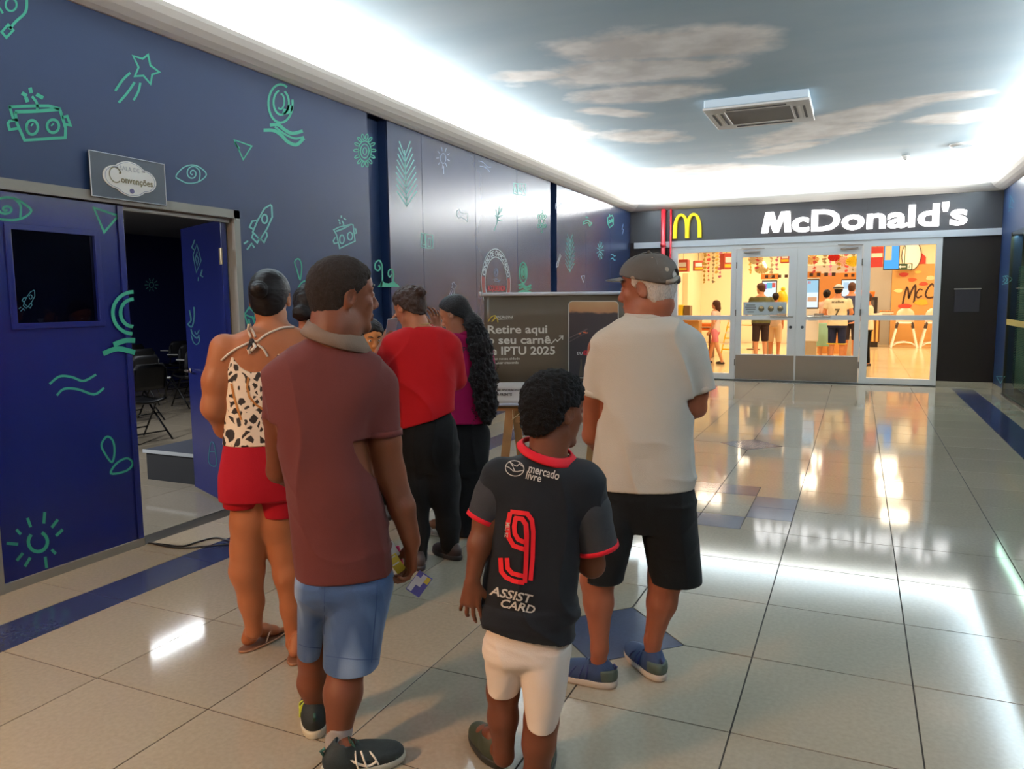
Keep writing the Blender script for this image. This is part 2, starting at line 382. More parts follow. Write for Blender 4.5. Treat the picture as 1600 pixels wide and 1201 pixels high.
# ------------------------------------------------------------------ ceiling with painted sky
def sky_mat():
    m = mat('painted_sky', srgb(150, 176, 192), rough=.8); nt = m.node_tree; b = nt.nodes['Principled BSDF']
    N = nt.nodes.new; L = nt.links.new
    geo = N('ShaderNodeNewGeometry'); sep = N('ShaderNodeSeparateXYZ'); L(geo.outputs['Position'], sep.inputs[0])
    nz = N('ShaderNodeTexNoise'); nz.inputs['Scale'].default_value = 1.6; nz.inputs['Detail'].default_value = 7; nz.inputs['Roughness'].default_value = .58; L(geo.outputs['Position'], nz.inputs['Vector'])
    nz2 = N('ShaderNodeTexNoise'); nz2.inputs['Scale'].default_value = 2.4; nz2.inputs['Detail'].default_value = 8; L(geo.outputs['Position'], nz2.inputs['Vector'])
    def M(op, a, b_=None, clamp=False):
        q = N('ShaderNodeMath'); q.operation = op; q.use_clamp = clamp
        for i, x in enumerate((a, b_)):
            if x is None: continue
            if isinstance(x, (int, float)): q.inputs[i].default_value = x
            else: L(x, q.inputs[i])
        return q.outputs[0]
    acc = None
    blobs = [((950, 78), (1130, 66), .50), ((900, 118), (1075, 104), .46), ((960, 150), (1050, 145), .42), ((790, 120), (880, 118), .2), ((930, 172), (985, 178), .22), ((985, 212), (1040, 215), .42),
             ((1210, 222), (1330, 190), .55), ((1290, 190), (1400, 165), .42), ((1400, 160), (1520, 146), .22), ((1470, 185), (1520, 180), .38), ((1190, 240), (1260, 225), .3), ((850, 195), (890, 210), .4), ((1000, 268), (1180, 262), .5)]
    for A, B, r in blobs:
        a = floor_at(A[0], A[1], ZC); c = floor_at(B[0], B[1], ZC)
        cen = (a+c)/2; dx = c-a; Lh = np.linalg.norm(dx[:2])/2+r; ux, uy = dx[0]/np.linalg.norm(dx[:2]), dx[1]/np.linalg.norm(dx[:2])
        px = M('SUBTRACT', sep.outputs[0], float(cen[0])); py = M('SUBTRACT', sep.outputs[1], float(cen[1]))
        p = M('ADD', M('MULTIPLY', px, float(ux/Lh)), M('MULTIPLY', py, float(uy/Lh)))
        q = M('ADD', M('MULTIPLY', px, float(-uy/r)), M('MULTIPLY', py, float(ux/r)))
        d = M('SQRT', M('ADD', M('MULTIPLY', p, p), M('MULTIPLY', q, q)))
        v = M('SUBTRACT', 1.0, d); acc = v if acc is None else M('MAXIMUM', acc, v)
    acc = M('ADD', acc, M('MULTIPLY', M('SUBTRACT', nz.outputs['Fac'], .5), 1.1))
    acc = M('ADD', acc, M('MULTIPLY', M('SUBTRACT', nz2.outputs['Fac'], .5), .9))
    fac = M('MULTIPLY', M('SUBTRACT', acc, -.10), 2.3, True)
    cr = N('ShaderNodeMix'); cr.data_type = 'RGBA'; cr.inputs[6].default_value = srgb(222, 218, 214); cr.inputs[7].default_value = srgb(255, 253, 250)
    L(M('MULTIPLY', M('SUBTRACT', nz2.outputs['Fac'], .38), 4.0, True), cr.inputs[0])
    wisp = N('ShaderNodeMix'); wisp.data_type = 'RGBA'; wisp.inputs[6].default_value = srgb(152, 180, 196); wisp.inputs[7].default_value = srgb(186, 202, 210)
    mp = N('ShaderNodeMapping'); mp.inputs['Scale'].default_value = (.5, 1.6, 1); L(geo.outputs['Position'], mp.inputs[0])
    nz3 = N('ShaderNodeTexNoise'); nz3.inputs['Scale'].default_value = 1.3; nz3.inputs['Detail'].default_value = 6; L(mp.outputs[0], nz3.inputs['Vector']); L(nz3.outputs['Fac'], wisp.inputs[0])
    mx = N('ShaderNodeMix'); mx.data_type = 'RGBA'; L(fac, mx.inputs[0]); L(wisp.outputs[2], mx.inputs[6]); L(cr.outputs[2], mx.inputs[7])
    L(mx.outputs[2], b.inputs['Base Color']); return m
c = MB(); c.box(XL, XR, -4.1, YS, ZC, ZC+.1); ceil = c.done('ceiling', sky_mat()); ceil['kind'] = 'structure'
# cove moulding: swept profile, mitred at the corners
prof = [(0, ZT), (.02, ZT), (.07, ZT+.012), (.13, ZT+.035), (.18, ZT+.065), (.215, ZT+.10), (.23, ZT+.125), (.21, ZT+.13), (.195, ZT+.112), (.16, ZT+.085), (0, ZT+.06)]
def cove(name, a, b_, inn, m0, m1):
    V = []; F = []; n = len(prof); a, b_, inn = map(np.array, (a, b_, inn)); d = (b_-a)/np.linalg.norm(b_-a)
    for P, s in ((a, m0), (b_, m1)):
        for o_, z in prof: V.append((*(P+inn*o_+d*s*o_), z))
    for i in range(n): F.append((i, (i+1) % n, n+(i+1) % n, n+i))
    F += [tuple(range(n)), tuple(range(n, 2*n))[::-1]]
    o = mesh(name, V, F, WHITE, smooth=False); o['kind'] = 'structure'; return o
cove('trim_1', (XL, -4.1), (XL, YS), (1., 0), 0, -1)
cove('trim_2', (XL, YS), (XR, YS), (0, -1.), 1, -1)
cove('trim_3', (XR, -4.1), (XR, YS), (-1., 0), 0, -1)

for nm, bx in (('trim_8', (XL, XL+.012, -4.1, YS, ZT+.065, ZC)), ('trim_9', (XR-.012, XR, -4.1, YS, ZT+.065, ZC)), ('trim_10', (XL+.012, XR-.012, YS-.012, YS, ZT+.065, ZC))):
    b = MB(); b.box(*bx); o = b.done(nm, WHITE); o['kind'] = 'structure'
# ------------------------------------------------------------------ walls
def structure(name, mb, m, **k): o = mb.done(name, m, **k); o['kind'] = 'structure'; return o
DY0, DY1, DZ = 2.50, 4.36, 2.215
T = .15
b = MB(); b.box(XL-T, XL, -4.1, DY0, 0, ZC+.1); b.box(XL-T, XL, DY0, DY1, DZ, ZC+.1); b.box(XL-T, XL, DY1, 6.10, 0, ZC+.1)
b.box(XL-T-.08, XL-.11, 6.10, 6.43, 0, ZC+.1); b.box(XL-T, XL-.02, 6.43, 10.76, 0, ZC+.1); b.box(XL-T-.08, XL-.09, 10.76, 11.02, 0, ZC+.1); b.box(XL-T, XL-.02, 11.02, YS+.1, 0, ZC+.1)
b.box(XL-.02, XL+.0, 6.43, 10.76, ZT, ZC+.1); b.box(XL-.02, XL, 11.02, YS, ZT, ZC+.1)
wl = structure('wall_left', b, NAVY)
for y0, y1 in ((6.43, 7.07), (7.07, 8.30), (8.30, 9.53), (9.53, 10.76), (11.02, 12.40), (12.40, 13.78), (13.78, YS-.002)):
    q = MB(); q.box(XL-.02, XL, y0+.002, y1-.002, .10, ZT-.002, bevel=.003); q.done('panel', PANEL, wl)
b = MB(); b.box(XL-.02, XL+.012, -4.1, 2.46, 0, .10); b.box(XL-.02, XL+.012, 4.42, 6.10, 0, .10); b.box(XL-.02, XL+.012, 6.43, 10.76, 0, .10); b.box(XL-.02, XL+.012, 11.02, YS, 0, .10)
structure('baseboard_left', b, TILE)
b = MB(); b.box(XR, XR+T, -4.1, 10.2, 0, ZC+.1); b.box(XR, XR+T, 10.2, 14.2, 2.55, ZC+.1); b.box(XR, XR+T, 14.2, YS+.1, 0, ZC+.1)
wr = structure('wall_right', b, NAVY)
b = MB(); b.box(XR-.012, XR+.02, -4.1, 10.2, 0, .10); b.box(XR-.012, XR+.02, 14.2, YS, 0, .10); structure('baseboard_right', b, TILE)
b = MB(); b.box(XL-T, XR+T, -4.2, -4.1, 0, ZC+.1); structure('wall_back', b, mat('beige_back_wall', srgb(170, 150, 120), rough=.8))
# wall around the storefront
b = MB(); b.box(XL, XR, YS, YS+.2, 2.70, ZC+.1)
b.box(XL, -3.40, YS, YS+.2, 0, 2.70); b.box(1.30, XR, YS, YS+.2, .10, 2.70)
wf = structure('wall_front', b, BLACKM)
for (x0, x1) in ((1.30, XR),):
    q = MB(); q.box(x0, x1-.002, YS-.01, YS, .10, 2.60, bevel=.003); q.done('panel', BLACKM, wf)
for (x0, x1) in ((XL+.002, -1.85), (-1.85, .10), (.10, XR-.002)):
    q = MB(); q.box(x0+.001, x1-.001, YS-.01, YS, 2.705, ZT-.002, bevel=.002); q.done('panel', mat('charcoal_fascia', srgb(62, 60, 62), rough=.36, spec=.4), wf)
q = MB(); q.box(XL, -3.40, YS-.012, YS, 0, .10); q.box(1.30, XR, YS-.012, YS+.0, 0, .10); structure('baseboard_front', q, TILE)
q = MB(); q.box(XL+.09, XR-.005, YS-.05, YS-.0, 2.585, 2.70, bevel=.004); structure('trim_4', q, mat('pale_trim', srgb(214, 214, 218), rough=.35, spec=.5))

# ------------------------------------------------------------------ painted marks on the left wall
mw = lambda u, v: on_plane(u, v, (XL+.0016, 0, 0), (1, 0, 0))
mo = MB  # alias
painted('painted_star', [([(575, 465), (655, 490), (700, 455), (720, 545), (795, 600), (735, 620), (722, 700), (662, 630), (590, 635), (622, 560)], True, False),
        ([(548, 610), (490, 665), (430, 752)], False, True, 1.3), ([(585, 690), (530, 770), (460, 850)], False, True, 1.3), ([(635, 695), (620, 760), (583, 830)], False, True, 1.2)], (100, 0), 5.333, mw, 3.0, GREEN, wl)
def robot(name, m, w, o, s, T_=None, par=None, mp=None):
    tr = T_ or (lambda x, y: (x, y))
    st = [([(130, 575), (480, 560), (650, 560), (800, 600), (880, 860), (875, 985), (330, 1020), (230, 800), (205, 650)], False, False, 1.1), ([(130, 575), (180, 740), (215, 740)], False, False), ([(215, 640), (480, 632), (780, 608)], False, True, 1.3),
          ([(500, 610), (490, 520), (435, 440)], False, True), ([(405, 330), (415, 375)], False, False, 1.4), ([(305, 395), (345, 420)], False, False, 1.4), ([(350, 455), (365, 495)], False, False, 1.4), ([(500, 412), (565, 448)], False, False, 1.4),
          ([(230, 752), (130, 762), (105, 795), (130, 880), (240, 862)], False, False), ([(840, 712), (900, 700), (945, 820), (890, 810)], False, False),
          (ell(430, 848, 78, 95), True, False), (ell(710, 832, 80, 88), True, False), ([(440, 800), (420, 825)], False, False, .6), ([(715, 800), (690, 825)], False, False, .6)]
    st = [([tr(*p) for p in q[0]],)+tuple(q[1:]) for q in st]
    return painted(name, st, o, s, mp or mw, w, m, par or wl)
robot('painted_robot_head', GREEN, 4.2, (0, 100), 8.577)
painted('painted_figure', [(ell(52, 22, 26, 30), True, False), ([(125, -10), (120, 55), (75, 100), (45, 135)], False, True, 1.4), ([(38, 115), (62, 142), (30, 176), (8, 150)], True, False, 1.2), ([(0, 40), (12, 60)], False, False), ([(-6, -20), (20, -25), (52, -8)], False, True)], (0, 0), 3.0, mw, 3.2, GREEN, wl)
painted('painted_swirl', [(ell(265, 245, 57, 90, 22, -10, 300), False, False, 1.3), (ell(268, 240, 36, 58, 20, -60, 250), False, False, 1.2), (ell(265, 235, 18, 36, 16, -80, 120), False, False, 1.0), (ell(290, 262, 20, 22, 12, 0, 110), False, False, 3.2),
        ([(190, 370), (235, 372), (270, 395), (300, 425), (340, 438), (372, 410)], False, True, 2.0), ([(220, 345), (255, 345), (285, 368), (320, 385), (365, 375)], False, True, 2.0), ([(240, 355), (280, 385), (330, 408), (372, 402)], False, True, 1.2)], (350, 80), 3.0, mw, 2.6, GREEN, wl)
painted('painted_triangle', [([(48, 415), (130, 445), (90, 508)], True, False), ([(52, 430), (70, 455)], False, False, 1.4)], (350, 80), 3.0, mw, 2.2, GREEN, wl)
painted('painted_eye', [([(825, 825), (860, 785), (905, 773), (945, 790), (967, 820), (930, 852), (880, 858), (845, 843)], True, True), (spiral(902, 812, 30, 34, 1.6, 26, 90, .15), False, False), ([(905, 775), (935, 800), (935, 840), (925, 855)], False, True)], (0, 0), 3.0, mw, 1.9, MINT, wl)
rk = [([(300, 70), (235, 110), (160, 240), (105, 370), (185, 455), (265, 330), (320, 205), (315, 85)], True, False), (ell(237, 225, 30, 48), True, False), ([(155, 240), (100, 250), (70, 315), (105, 335)], False, False), ([(255, 375), (265, 410), (230, 485), (195, 450)], False, False),
      ([(110, 390), (95, 430), (155, 490), (180, 440)], False, False), ([(50, 470), (12, 497)], False, False), ([(95, 495), (45, 560)], False, False), ([(105, 515), (122, 538)], False, False)]
painted('rocket_or_reflection', rk, (380, 310), 7.065, mw, 2.6, MINT, wl)
painted('painted_robot_head', [([(1000, 345), (1060, 315), (1190, 285), (1212, 290), (1235, 470), (1065, 550), (1030, 400)], True, False), ([(1030, 360), (1110, 330), (1180, 290)], False, False, 1.3), (ell(1090, 450, 25, 48), True, False), (ell(1180, 415, 28, 42), True, False), ([(1112, 310), (1105, 270), (1090, 248)], False, False),
        ([(1083, 190), (1083, 210)], False, False), ([(1053, 235), (1063, 248)], False, False), ([(1112, 218), (1132, 234)], False, False), ([(1065, 262), (1068, 280)], False, False), ([(1215, 335), (1240, 335), (1250, 380), (1228, 386)], False, False), ([(1015, 432), (995, 465), (1005, 497), (1040, 490)], False, False)], (380, 310), 7.065, mw, 2.0, MINT, wl)
painted('painted_drops', [([(600, 665), (568, 700), (590, 780), (628, 895), (645, 770), (632, 690)], True, True), ([(610, 990), (650, 925), (720, 903), (790, 930), (790, 985), (725, 1010), (670, 985)], True, True)], (380, 310), 7.065, mw, 2.0, GREEN, wl)
sunf = [(ell(660, 468, 9, 15), True, False), (ell(660, 468, 20, 33), True, False), (ell(660, 468, 30, 48), True, False)]
for k in range(14):
    a = 2*PI*k/14; sunf.append((ell(660+40*math.cos(a), 465+66*math.sin(a), 6, 13, 8, 0, 360, math.degrees(a)-90), True, False, .9))
painted('painted_sunflower', sunf, (350, 80), 3.0, mw, 1.5, GREEN, wl)
def palm(name, o, s, tx, ty, bx, by, hw, n, m, w):
    st = [([(tx, ty), (bx, by)], False, False)]
    for k in range(n):
        f = (k+1)/n; x, y = tx+(bx-tx)*f, ty+(by-ty)*f; ww = hw*(.45+.55*min(1, f*1.6)); h = (by-ty)*.27
        st.append(([(x-ww, y-h), (x, y), (x+ww, y-h)], False, False))
    return painted(name, st, o, s, mw, w, m, wl)
palm('painted_palm_leaf', (600, 200), 4, 128, 140, 143, 488, 62, 9, MINT, 1.8)
rays = lambda cx, cy, r0x, r0y, r1x, r1y, n, a0=0: [([(cx+r0x*math.cos(a0+2*PI*k/n), cy+r0y*math.sin(a0+2*PI*k/n)), (cx+r1x*math.cos(a0+2*PI*k/n), cy+r1y*math.sin(a0+2*PI*k/n))], False, False) for k in range(n)]
painted('painted_bulb', [(ell(370, 190, 17, 32), True, False), ([(373, 238), (373, 286)], False, False)]+rays(370, 185, 28, 42, 42, 66, 9, .3)[:], (600, 200), 4, mw, 1.1, PALE, wl)
painted('painted_waves', [([(592, 205), (620, 215), (645, 240), (668, 245)], False, True), ([(600, 238), (630, 245), (660, 270)], False, True)], (600, 200), 4, mw, 1.0, PALE, wl)
painted('painted_bone', [([(457, 548), (455, 520), (470, 508), (480, 528), (508, 535), (522, 535), (524, 560), (520, 585), (508, 572), (480, 556), (466, 562)], True, False)], (600, 200), 4, mw, 1.6, mat('white_paint', srgb(210, 225, 230), rough=.4), wl)
WPAINT = bpy.data.materials['white_paint']
painted('painted_frames', [([(232, 655), (262, 662), (305, 670), (305, 750), (262, 750), (232, 740)], True, False), ([(258, 662), (262, 750)], False, False, 1.8), ([(275, 740), (275, 690), (290, 690), (290, 740)], True, False), ([(240, 668), (242, 730), (255, 728)], False, False)], (600, 200), 4, mw, 1.4, MINT, wl)
painted('painted_frames', [([(812, 345), (885, 350), (885, 422), (812, 410)], True, False), ([(836, 348), (836, 412)], False, False), ([(862, 350), (862, 416)], False, False), ([(820, 372), (826, 400)], False, False), ([(845, 395), (850, 375), (856, 400)], True, False), ([(870, 372), (878, 405)], False, False)], (600, 200), 4, mw, 1.2, MINT, wl)
painted('painted_branch', [([(690, 640), (705, 595), (715, 545), (722, 488)], False, True), ([(708, 580), (738, 574)], False, False), ([(711, 560), (740, 545)], False, False), ([(712, 560), (700, 510)], False, False), ([(716, 540), (738, 512)], False, False), ([(712, 575), (698, 545)], False, False), ([(717, 530), (738, 500)], False, False)], (600, 200), 4, mw, 1.3, MINT, wl)
fl = [(ell(987+24*math.cos(k*PI/6)*(.6+.4*(k % 2)), 582+58*math.sin(k*PI/6)*(.6+.4*(k % 2)), 6, 12, 8), True, False) for k in range(12)]+[(ell(987, 582, 8, 16), True, False)]
painted('painted_flower', fl, (600, 200), 4, mw, .9, GREEN, wl)
def mwc(u, v):          # the strip between panels lies deeper: paint follows the surface
    p = mw(u, v)
    return on_plane(u, v, (XL-.1084, 0, 0), (1, 0, 0)) if 6.10 < p[1] < 6.26 else p
painted('painted_snails', [([(85, 385), (98, 340), (100, 260), (95, 190), (70, 152), (38, 178), (36, 225), (60, 245), (80, 222), (68, 195)], False, True, 1.2), ([(192, 345), (200, 280), (188, 235), (160, 240), (152, 275), (165, 300), (182, 280)], False, True, 1.2)], (580, 380), 5.714, mw, 1.9, GREEN, wl,
        fills=[[(55, 390), (80, 360), (90, 335), (105, 335), (120, 352), (155, 358), (185, 345), (200, 330), (215, 352), (252, 380), (250, 388)]])
painted('painted_comet', [([(738, 345), (745, 362), (765, 378), (750, 395), (742, 412), (728, 400), (718, 395), (728, 375), (722, 358)], True, False), ([(715, 410), (700, 455)], False, False), ([(730, 415), (712, 462)], False, False), ([(740, 420), (738, 470)], False, False)], (580, 380), 5.714, mw, 1.0, PALE, wl)
painted('painted_swirl', [(ell(1357, 262, 34, 92), True, False, 1.2), (ell(1360, 258, 20, 58), True, False, 1.1), (ell(1360, 255, 8, 32), True, False), ([(1320, 375), (1350, 365), (1385, 390), (1425, 375)], False, True, 1.8), ([(1325, 402), (1355, 388), (1390, 412), (1425, 400)], False, True, 1.8), ([(1320, 440), (1360, 425), (1420, 440)], False, True, 2)], (580, 380), 5.714, mw, 1.8, GREEN, wl)
palm('painted_palm_leaf', (600, 200), 4, 1163, 695, 1162, 900, 28, 8, MINT, 1.0)
painted('painted_waves', [([(1245, 590), (1270, 575), (1290, 590), (1298, 590)], False, True), ([(1245, 600), (1275, 592), (1285, 612), (1298, 595)], False, True), ([(1262, 555), (1275, 560)], False, False)], (600, 200), 4, mw, 1.6, GREEN, wl)
painted('painted_robot_head', [([(1397, 560), (1425, 545), (1433, 560), (1432, 605), (1410, 622), (1400, 600)], True, False), (ell(1410, 585, 4, 9, 8), True, False), (ell(1424, 578, 4, 9, 8), True, False), ([(1412, 552), (1410, 540)], False, False)], (600, 200), 4, mw, 1.3, GREEN, wl)
painted('painted_bolt', [([(1495, 600), (1488, 632), (1498, 632), (1490, 662)], False, False)], (600, 200), 4, mw, .9, PALE, wl)
painted('painted_sun', rays(1352, 765, 9, 24, 22, 56, 11)+[(ell(1352, 765, 5, 14, 10, 0, 270), False, False)], (600, 200), 4, mw, 1.0, MINT, wl)
painted('painted_waves', [([(1418, 792), (1430, 790), (1438, 800), (1447, 798)], False, True), ([(1418, 818), (1430, 812), (1438, 825), (1447, 824)], False, True)], (600, 200), 4, mw, 1.2, MINT, wl)
painted('painted_triangle', [([(1232, 925), (1254, 922), (1247, 965)], True, False)], (600, 200), 4, mw, .8, WPAINT, wl)
painted('painted_bone', [([(1100, 785), (1106, 800), (1090, 840), (1088, 862), (1078, 870), (1080, 845), (1095, 810)], True, False)], (600, 200), 4, mw, .9, WPAINT, wl)
painted('painted_figure', [([(1100, 420), (1085, 450), (1105, 470), (1080, 500)], False, False), ([(1108, 440), (1106, 500)], False, False), ([(1075, 470), (1073, 505)], False, False)], (600, 200), 4, mw, 1.0, PALE, wl)
painted('painted_snail', [(spiral(1512, 862, 13, 22, 1.5, 18, 0), False, False), ([(1500, 890), (1530, 890)], False, False)], (600, 200), 4, mw, 1.2, GREEN, wl)
painted('painted_arrow', [([(75, 415), (50, 335), (80, 290), (120, 330), (115, 360), (60, 340)], False, False), ([(78, 370), (85, 410)], False, False, 1.2), ([(100, 350), (118, 395)], False, False, 1.2)], (370, 410), 4.14, mw, 2.4, GREEN, wl)
# round emblem of the training centre
cyc, czc, R0 = 8.855, 1.80, .435
def ring3(r0, r1, n=56, x=XL+.002, a0=0, a1=2*PI):
    V = []; F = []
    for k in range(n+1):
        a = a0+(a1-a0)*k/n
        V += [(x, cyc+r0*math.cos(a), czc+r0*math.sin(a)), (x, cyc+r1*math.cos(a), czc+r1*math.sin(a))]
    for k in range(n): F.append((2*k, 2*k+1, 2*k+3, 2*k+2))
    return V, F
for nm, r0, r1, m, a0, a1, x in (('emblem_ring', R0-.012, R0, WPAINT, 0, 2*PI, .003), ('emblem_ring', R0-.115, R0-.10, WPAINT, 0, 2*PI, .003), ('emblem_band', R0-.10, R0-.012, mat('rust_paint', srgb(140, 52, 52), rough=.4), PI*.94, PI*2.06, .002), ('emblem_band', R0-.10, R0-.012, mat('ink_paint', srgb(24, 30, 60), rough=.4), PI*.06, PI*.94, .002)):
    V, F = ring3(r0, r1, 56, XL+x, a0, a1); mesh(nm, V, F, m, wl)
word = 'CENTRO DE CAPACITAÇÃO'
for i, ch in enumerate(word):
    if ch == ' ': continue
    a = PI*.90-(i/(len(word)-1))*PI*.80
    p = (XL+.0035, cyc+(R0-.088)*math.cos(a), czc+(R0-.088)*math.sin(a))
    text_on('emblem_letter', ch, p, (0, math.sin(a), -math.cos(a)), (0, math.cos(a), math.sin(a)), .088, WPAINT, wl, bold=.003, align='CENTER')
text_on('emblem_lettering', 'ACQUALINDA', (XL+.0035, cyc, czc-.10), (0, 1, 0), (0, 0, 1), .10, mat('red_lettering', srgb(215, 60, 70), rough=.4), wl, bold=.002, align='CENTER', width=.54)
painted('emblem_swirl', [(ell(1115, 262, 18, 38), True, False), (ell(1117, 262, 8, 24), True, False), ([(1090, 322), (1115, 318), (1140, 335), (1152, 330)], False, True), ([(1100, 335), (1140, 345)], False, True)], (580, 380), 5.714, lambda u, v: on_plane(u, v, (XL+.003, 0, 0), (1, 0, 0)), 1.2, PALE, wl)

# ------------------------------------------------------------------ sign over the door
sg = empty('hanging_sign', 'clear framed sign reading Sala de Convenções on a cream scalloped plaque above the door', 'sign', (XL+.027, 3.463, 2.352))
q = MB(); q.box(-.006, .006, -.272, .268, -.132, .133); q.done('backing', mat('smoked_acrylic', srgb(44, 54, 66), rough=.3, spec=.35), sg)
q = MB()
for z in (-.132, .133): q.box(.004, .009, -.274, .270, z-.0018, z+.0018)
for y in (-.272, .268): q.box(.004, .009, y-.0018, y+.0018, -.132, .133)
q.done('rim', mat('white_rim', srgb(215, 222, 230), rough=.3), sg)
def scallop(k=1.):
    out = []
    for i in range(96):
        a = 2*PI*i/96; x, y = math.cos(a), math.sin(a)
        # union of a wide lobe left/right and a tall lobe in the middle
        def rad(cx, rx, ry):
            A = (x/rx)**2+(y/ry)**2; B = -2*x*cx/rx**2; C = (cx/rx)**2-1; D = B*B-4*A*C
            return (-B+math.sqrt(D))/(2*A) if D > 0 else 0
        r = max(rad(0, .135, .107), rad(-.095, .098, .070) if True else 0, rad(.095, .098, .070)); out.append((r*x*k, r*y*k))
    return out
q = MB(); q.prism([(.006, y, z) for y, z in scallop()], (.006, 0, 0)); q.done('plaque', mat('cream_plaque', srgb(245, 243, 236), rough=.4), sg)
V, F = ribbon(scallop(.93), .003, True); mesh('plaque_line', [(.0135, v[0], v[1]) for v in V], F, mat('grey_line', srgb(130, 138, 160), rough=.5), sg)
GOLDL = mat('olive_lettering', srgb(112, 100, 62), rough=.5)
text_on('lettering', 'SALA DE', (.0135, -.004, .047), (0, 1, 0), (0, 0, 1), .038, mat('faint_lettering', srgb(160, 160, 168), rough=.5), sg, align='CENTER')
for sy in (-1, 1): 
    q = MB(); q.box(.013, .0138, sy*.098-.012, sy*.098+.012, .055, .060); q.done('dash', mat('ink', srgb(40, 40, 44)), sg)
text_on('lettering', 'onvenções', (.0135, -.072, -.028), (0, 1, 0), (0, 0, 1), .054, GOLDL, sg, bold=.0016, width=.235)
V, F = ribbon(ell(-.108, .012, .042, .046, 20, 40, 310), .007); mesh('lettering', [(.0136, v[0], v[1]) for v in V], F, GOLDL, sg)
V, F = ribbon([(-.076, .041), (-.070, .028), (-.080, .026)], .008, False, True); mesh('lettering', [(.0137, v[0], v[1]) for v in V], F, GOLDL, sg)
q = MB(); q.prism([(.0125, .004+.017*math.cos(a), -.073+.015*math.sin(a)) for a in np.linspace(0, 2*PI, 17)[:-1]], (.0015, 0, 0)); q.done('rosette', mat('violet_ink', srgb(70, 62, 100)), sg)

# ------------------------------------------------------------------ double door of the meeting room
fr = MB()
fr.box(XL-.10, XL+.018, DY0-.04, DY0+.012, 0, DZ+.04); fr.box(XL-.10, XL+.018, DY1-.012, DY1+.045, 0, DZ+.04); fr.box(XL-.10, XL+.018, DY0-.04, DY1+.045, DZ-.02, DZ+.04)
fr.box(XL-.06, XL-.03, DY0, DY1, DZ-.05, DZ-.02)
dtrim = structure('trim_5', fr, FRAME)
d1 = empty('door_1', None, None, (XL, 2.515, 0), kind='structure')
W1 = .905
q = MB(); wy0, wy1, wz0, wz1 = .19, .70, 1.47, 1.99
q.box(-.045, -.005, 0, wy0, .05, 2.185); q.box(-.045, -.005, wy1, W1, .05, 2.185); q.box(-.045, -.005, wy0, wy1, .05, wz0); q.box(-.045, -.005, wy0, wy1, wz1, 2.185)
q.done('leaf', LEAF, d1)
q = MB()
for (a, b_, c_, d_) in ((wy0-.03, wy1+.03, wz1-.005, wz1+.03), (wy0-.03, wy1+.03, wz0-.03, wz0+.005), (wy0-.03, wy0+.005, wz0, wz1), (wy1-.005, wy1+.03, wz0, wz1)): q.box(-.006, .006, a, b_, c_, d_, bevel=.003)
q.done('glazing_bead', LEAF, d1)
q = MB(); q.box(-.028, -.022, wy0, wy1, wz0, wz1); q.done('pane', DARKPANE, d1)
q = MB(); q.box(-.002, .007, W1-.04, W1, .05, 2.185, bevel=.002); q.done('meeting_stile', LEAF, d1)
q = MB(); q.box(-.05, .012, -.01, W1, .0, .05); q.done('bottom_sweep', FRAME, d1)
md = lambda u, v: on_plane(u, v, (XL-.0045, 0, 0), (1, 0, 0))-np.array([XL, 2.515, 0])
md2 = lambda u, v: on_plane(u, v, (XL+.0077, 0, 0), (1, 0, 0))-np.array([XL, 2.515, 0])
painted('painted_eye', [([(-90, 130), (0, 105), (60, 95), (130, 108), (200, 150), (255, 205), (190, 262), (100, 280), (0, 272), (-90, 250)], False, True), ([(125, 112), (168, 165), (165, 265)], False, True), (spiral(50, 192, 62, 42, 1.3, 20, 60, .2), False, False)], (0, 290), 5.22, md, 3.6, GREEN, d1)
painted('painted_triangle', [([(765, 180), (965, 245), (850, 380)], True, False)], (0, 290), 5.22, md, 3.6, GREEN, d1)
painted('painted_swirl', [(ell(446, 190, 68, 70, 20, 95, 268), False, False), (ell(446, 190, 42, 46, 16, 95, 268), False, False), ([(350, 325), (395, 310), (448, 322)], False, True, 1.4), ([(385, 295), (420, 283), (448, 283)], False, True, 1.4)], (0, 400), 2.145, md2, 5.5, GREEN, d1)
painted('painted_waves', [([(168, 427), (200, 403), (240, 405), (280, 418), (320, 398)], False, True), ([(192, 465), (215, 445), (260, 446), (315, 463), (347, 443)], False, True)], (0, 400), 2.145, md, 3.6, GREEN, d1)
painted('painted_drops', [([(358, 605), (340, 632), (352, 662), (375, 690), (384, 655), (378, 618)], True, True), ([(372, 728), (390, 695), (425, 677), (445, 695), (422, 720)], True, True)], (0, 400), 2.145, md, 3.2, GREEN, d1)
painted('painted_sun', [(ell(127, 957, 32, 33, 20, -60, 220), False, False, 1.3)]+[([a, b_], False, False, 1.1) for a, b_ in (((150, 860), (147, 893)), ((93, 880), (102, 905)), ((192, 885), (175, 907)), ((57, 918), (68, 930)), ((208, 918), (190, 935)), ((25, 962), (58, 965)), ((75, 997), (58, 1018)), ((100, 1012), (85, 1037)), ((152, 1010), (156, 1042)), ((175, 985), (185, 995)))], (0, 400), 2.145, md, 4.2, GREEN, d1)
painted('rocket_or_reflection', [([(x*.42+150, y*.35+828) for x, y in q_[0]],)+tuple(q_[1:]) for q_ in rk], (0, 290), 5.22, lambda u, v: on_plane(u, v, (XL-.0205, 0, 0), (1, 0, 0))-np.array([XL, 2.515, 0]), 1.2, DIM, d1)  # reflection in the door glass, drawn as flat strokes on the pane
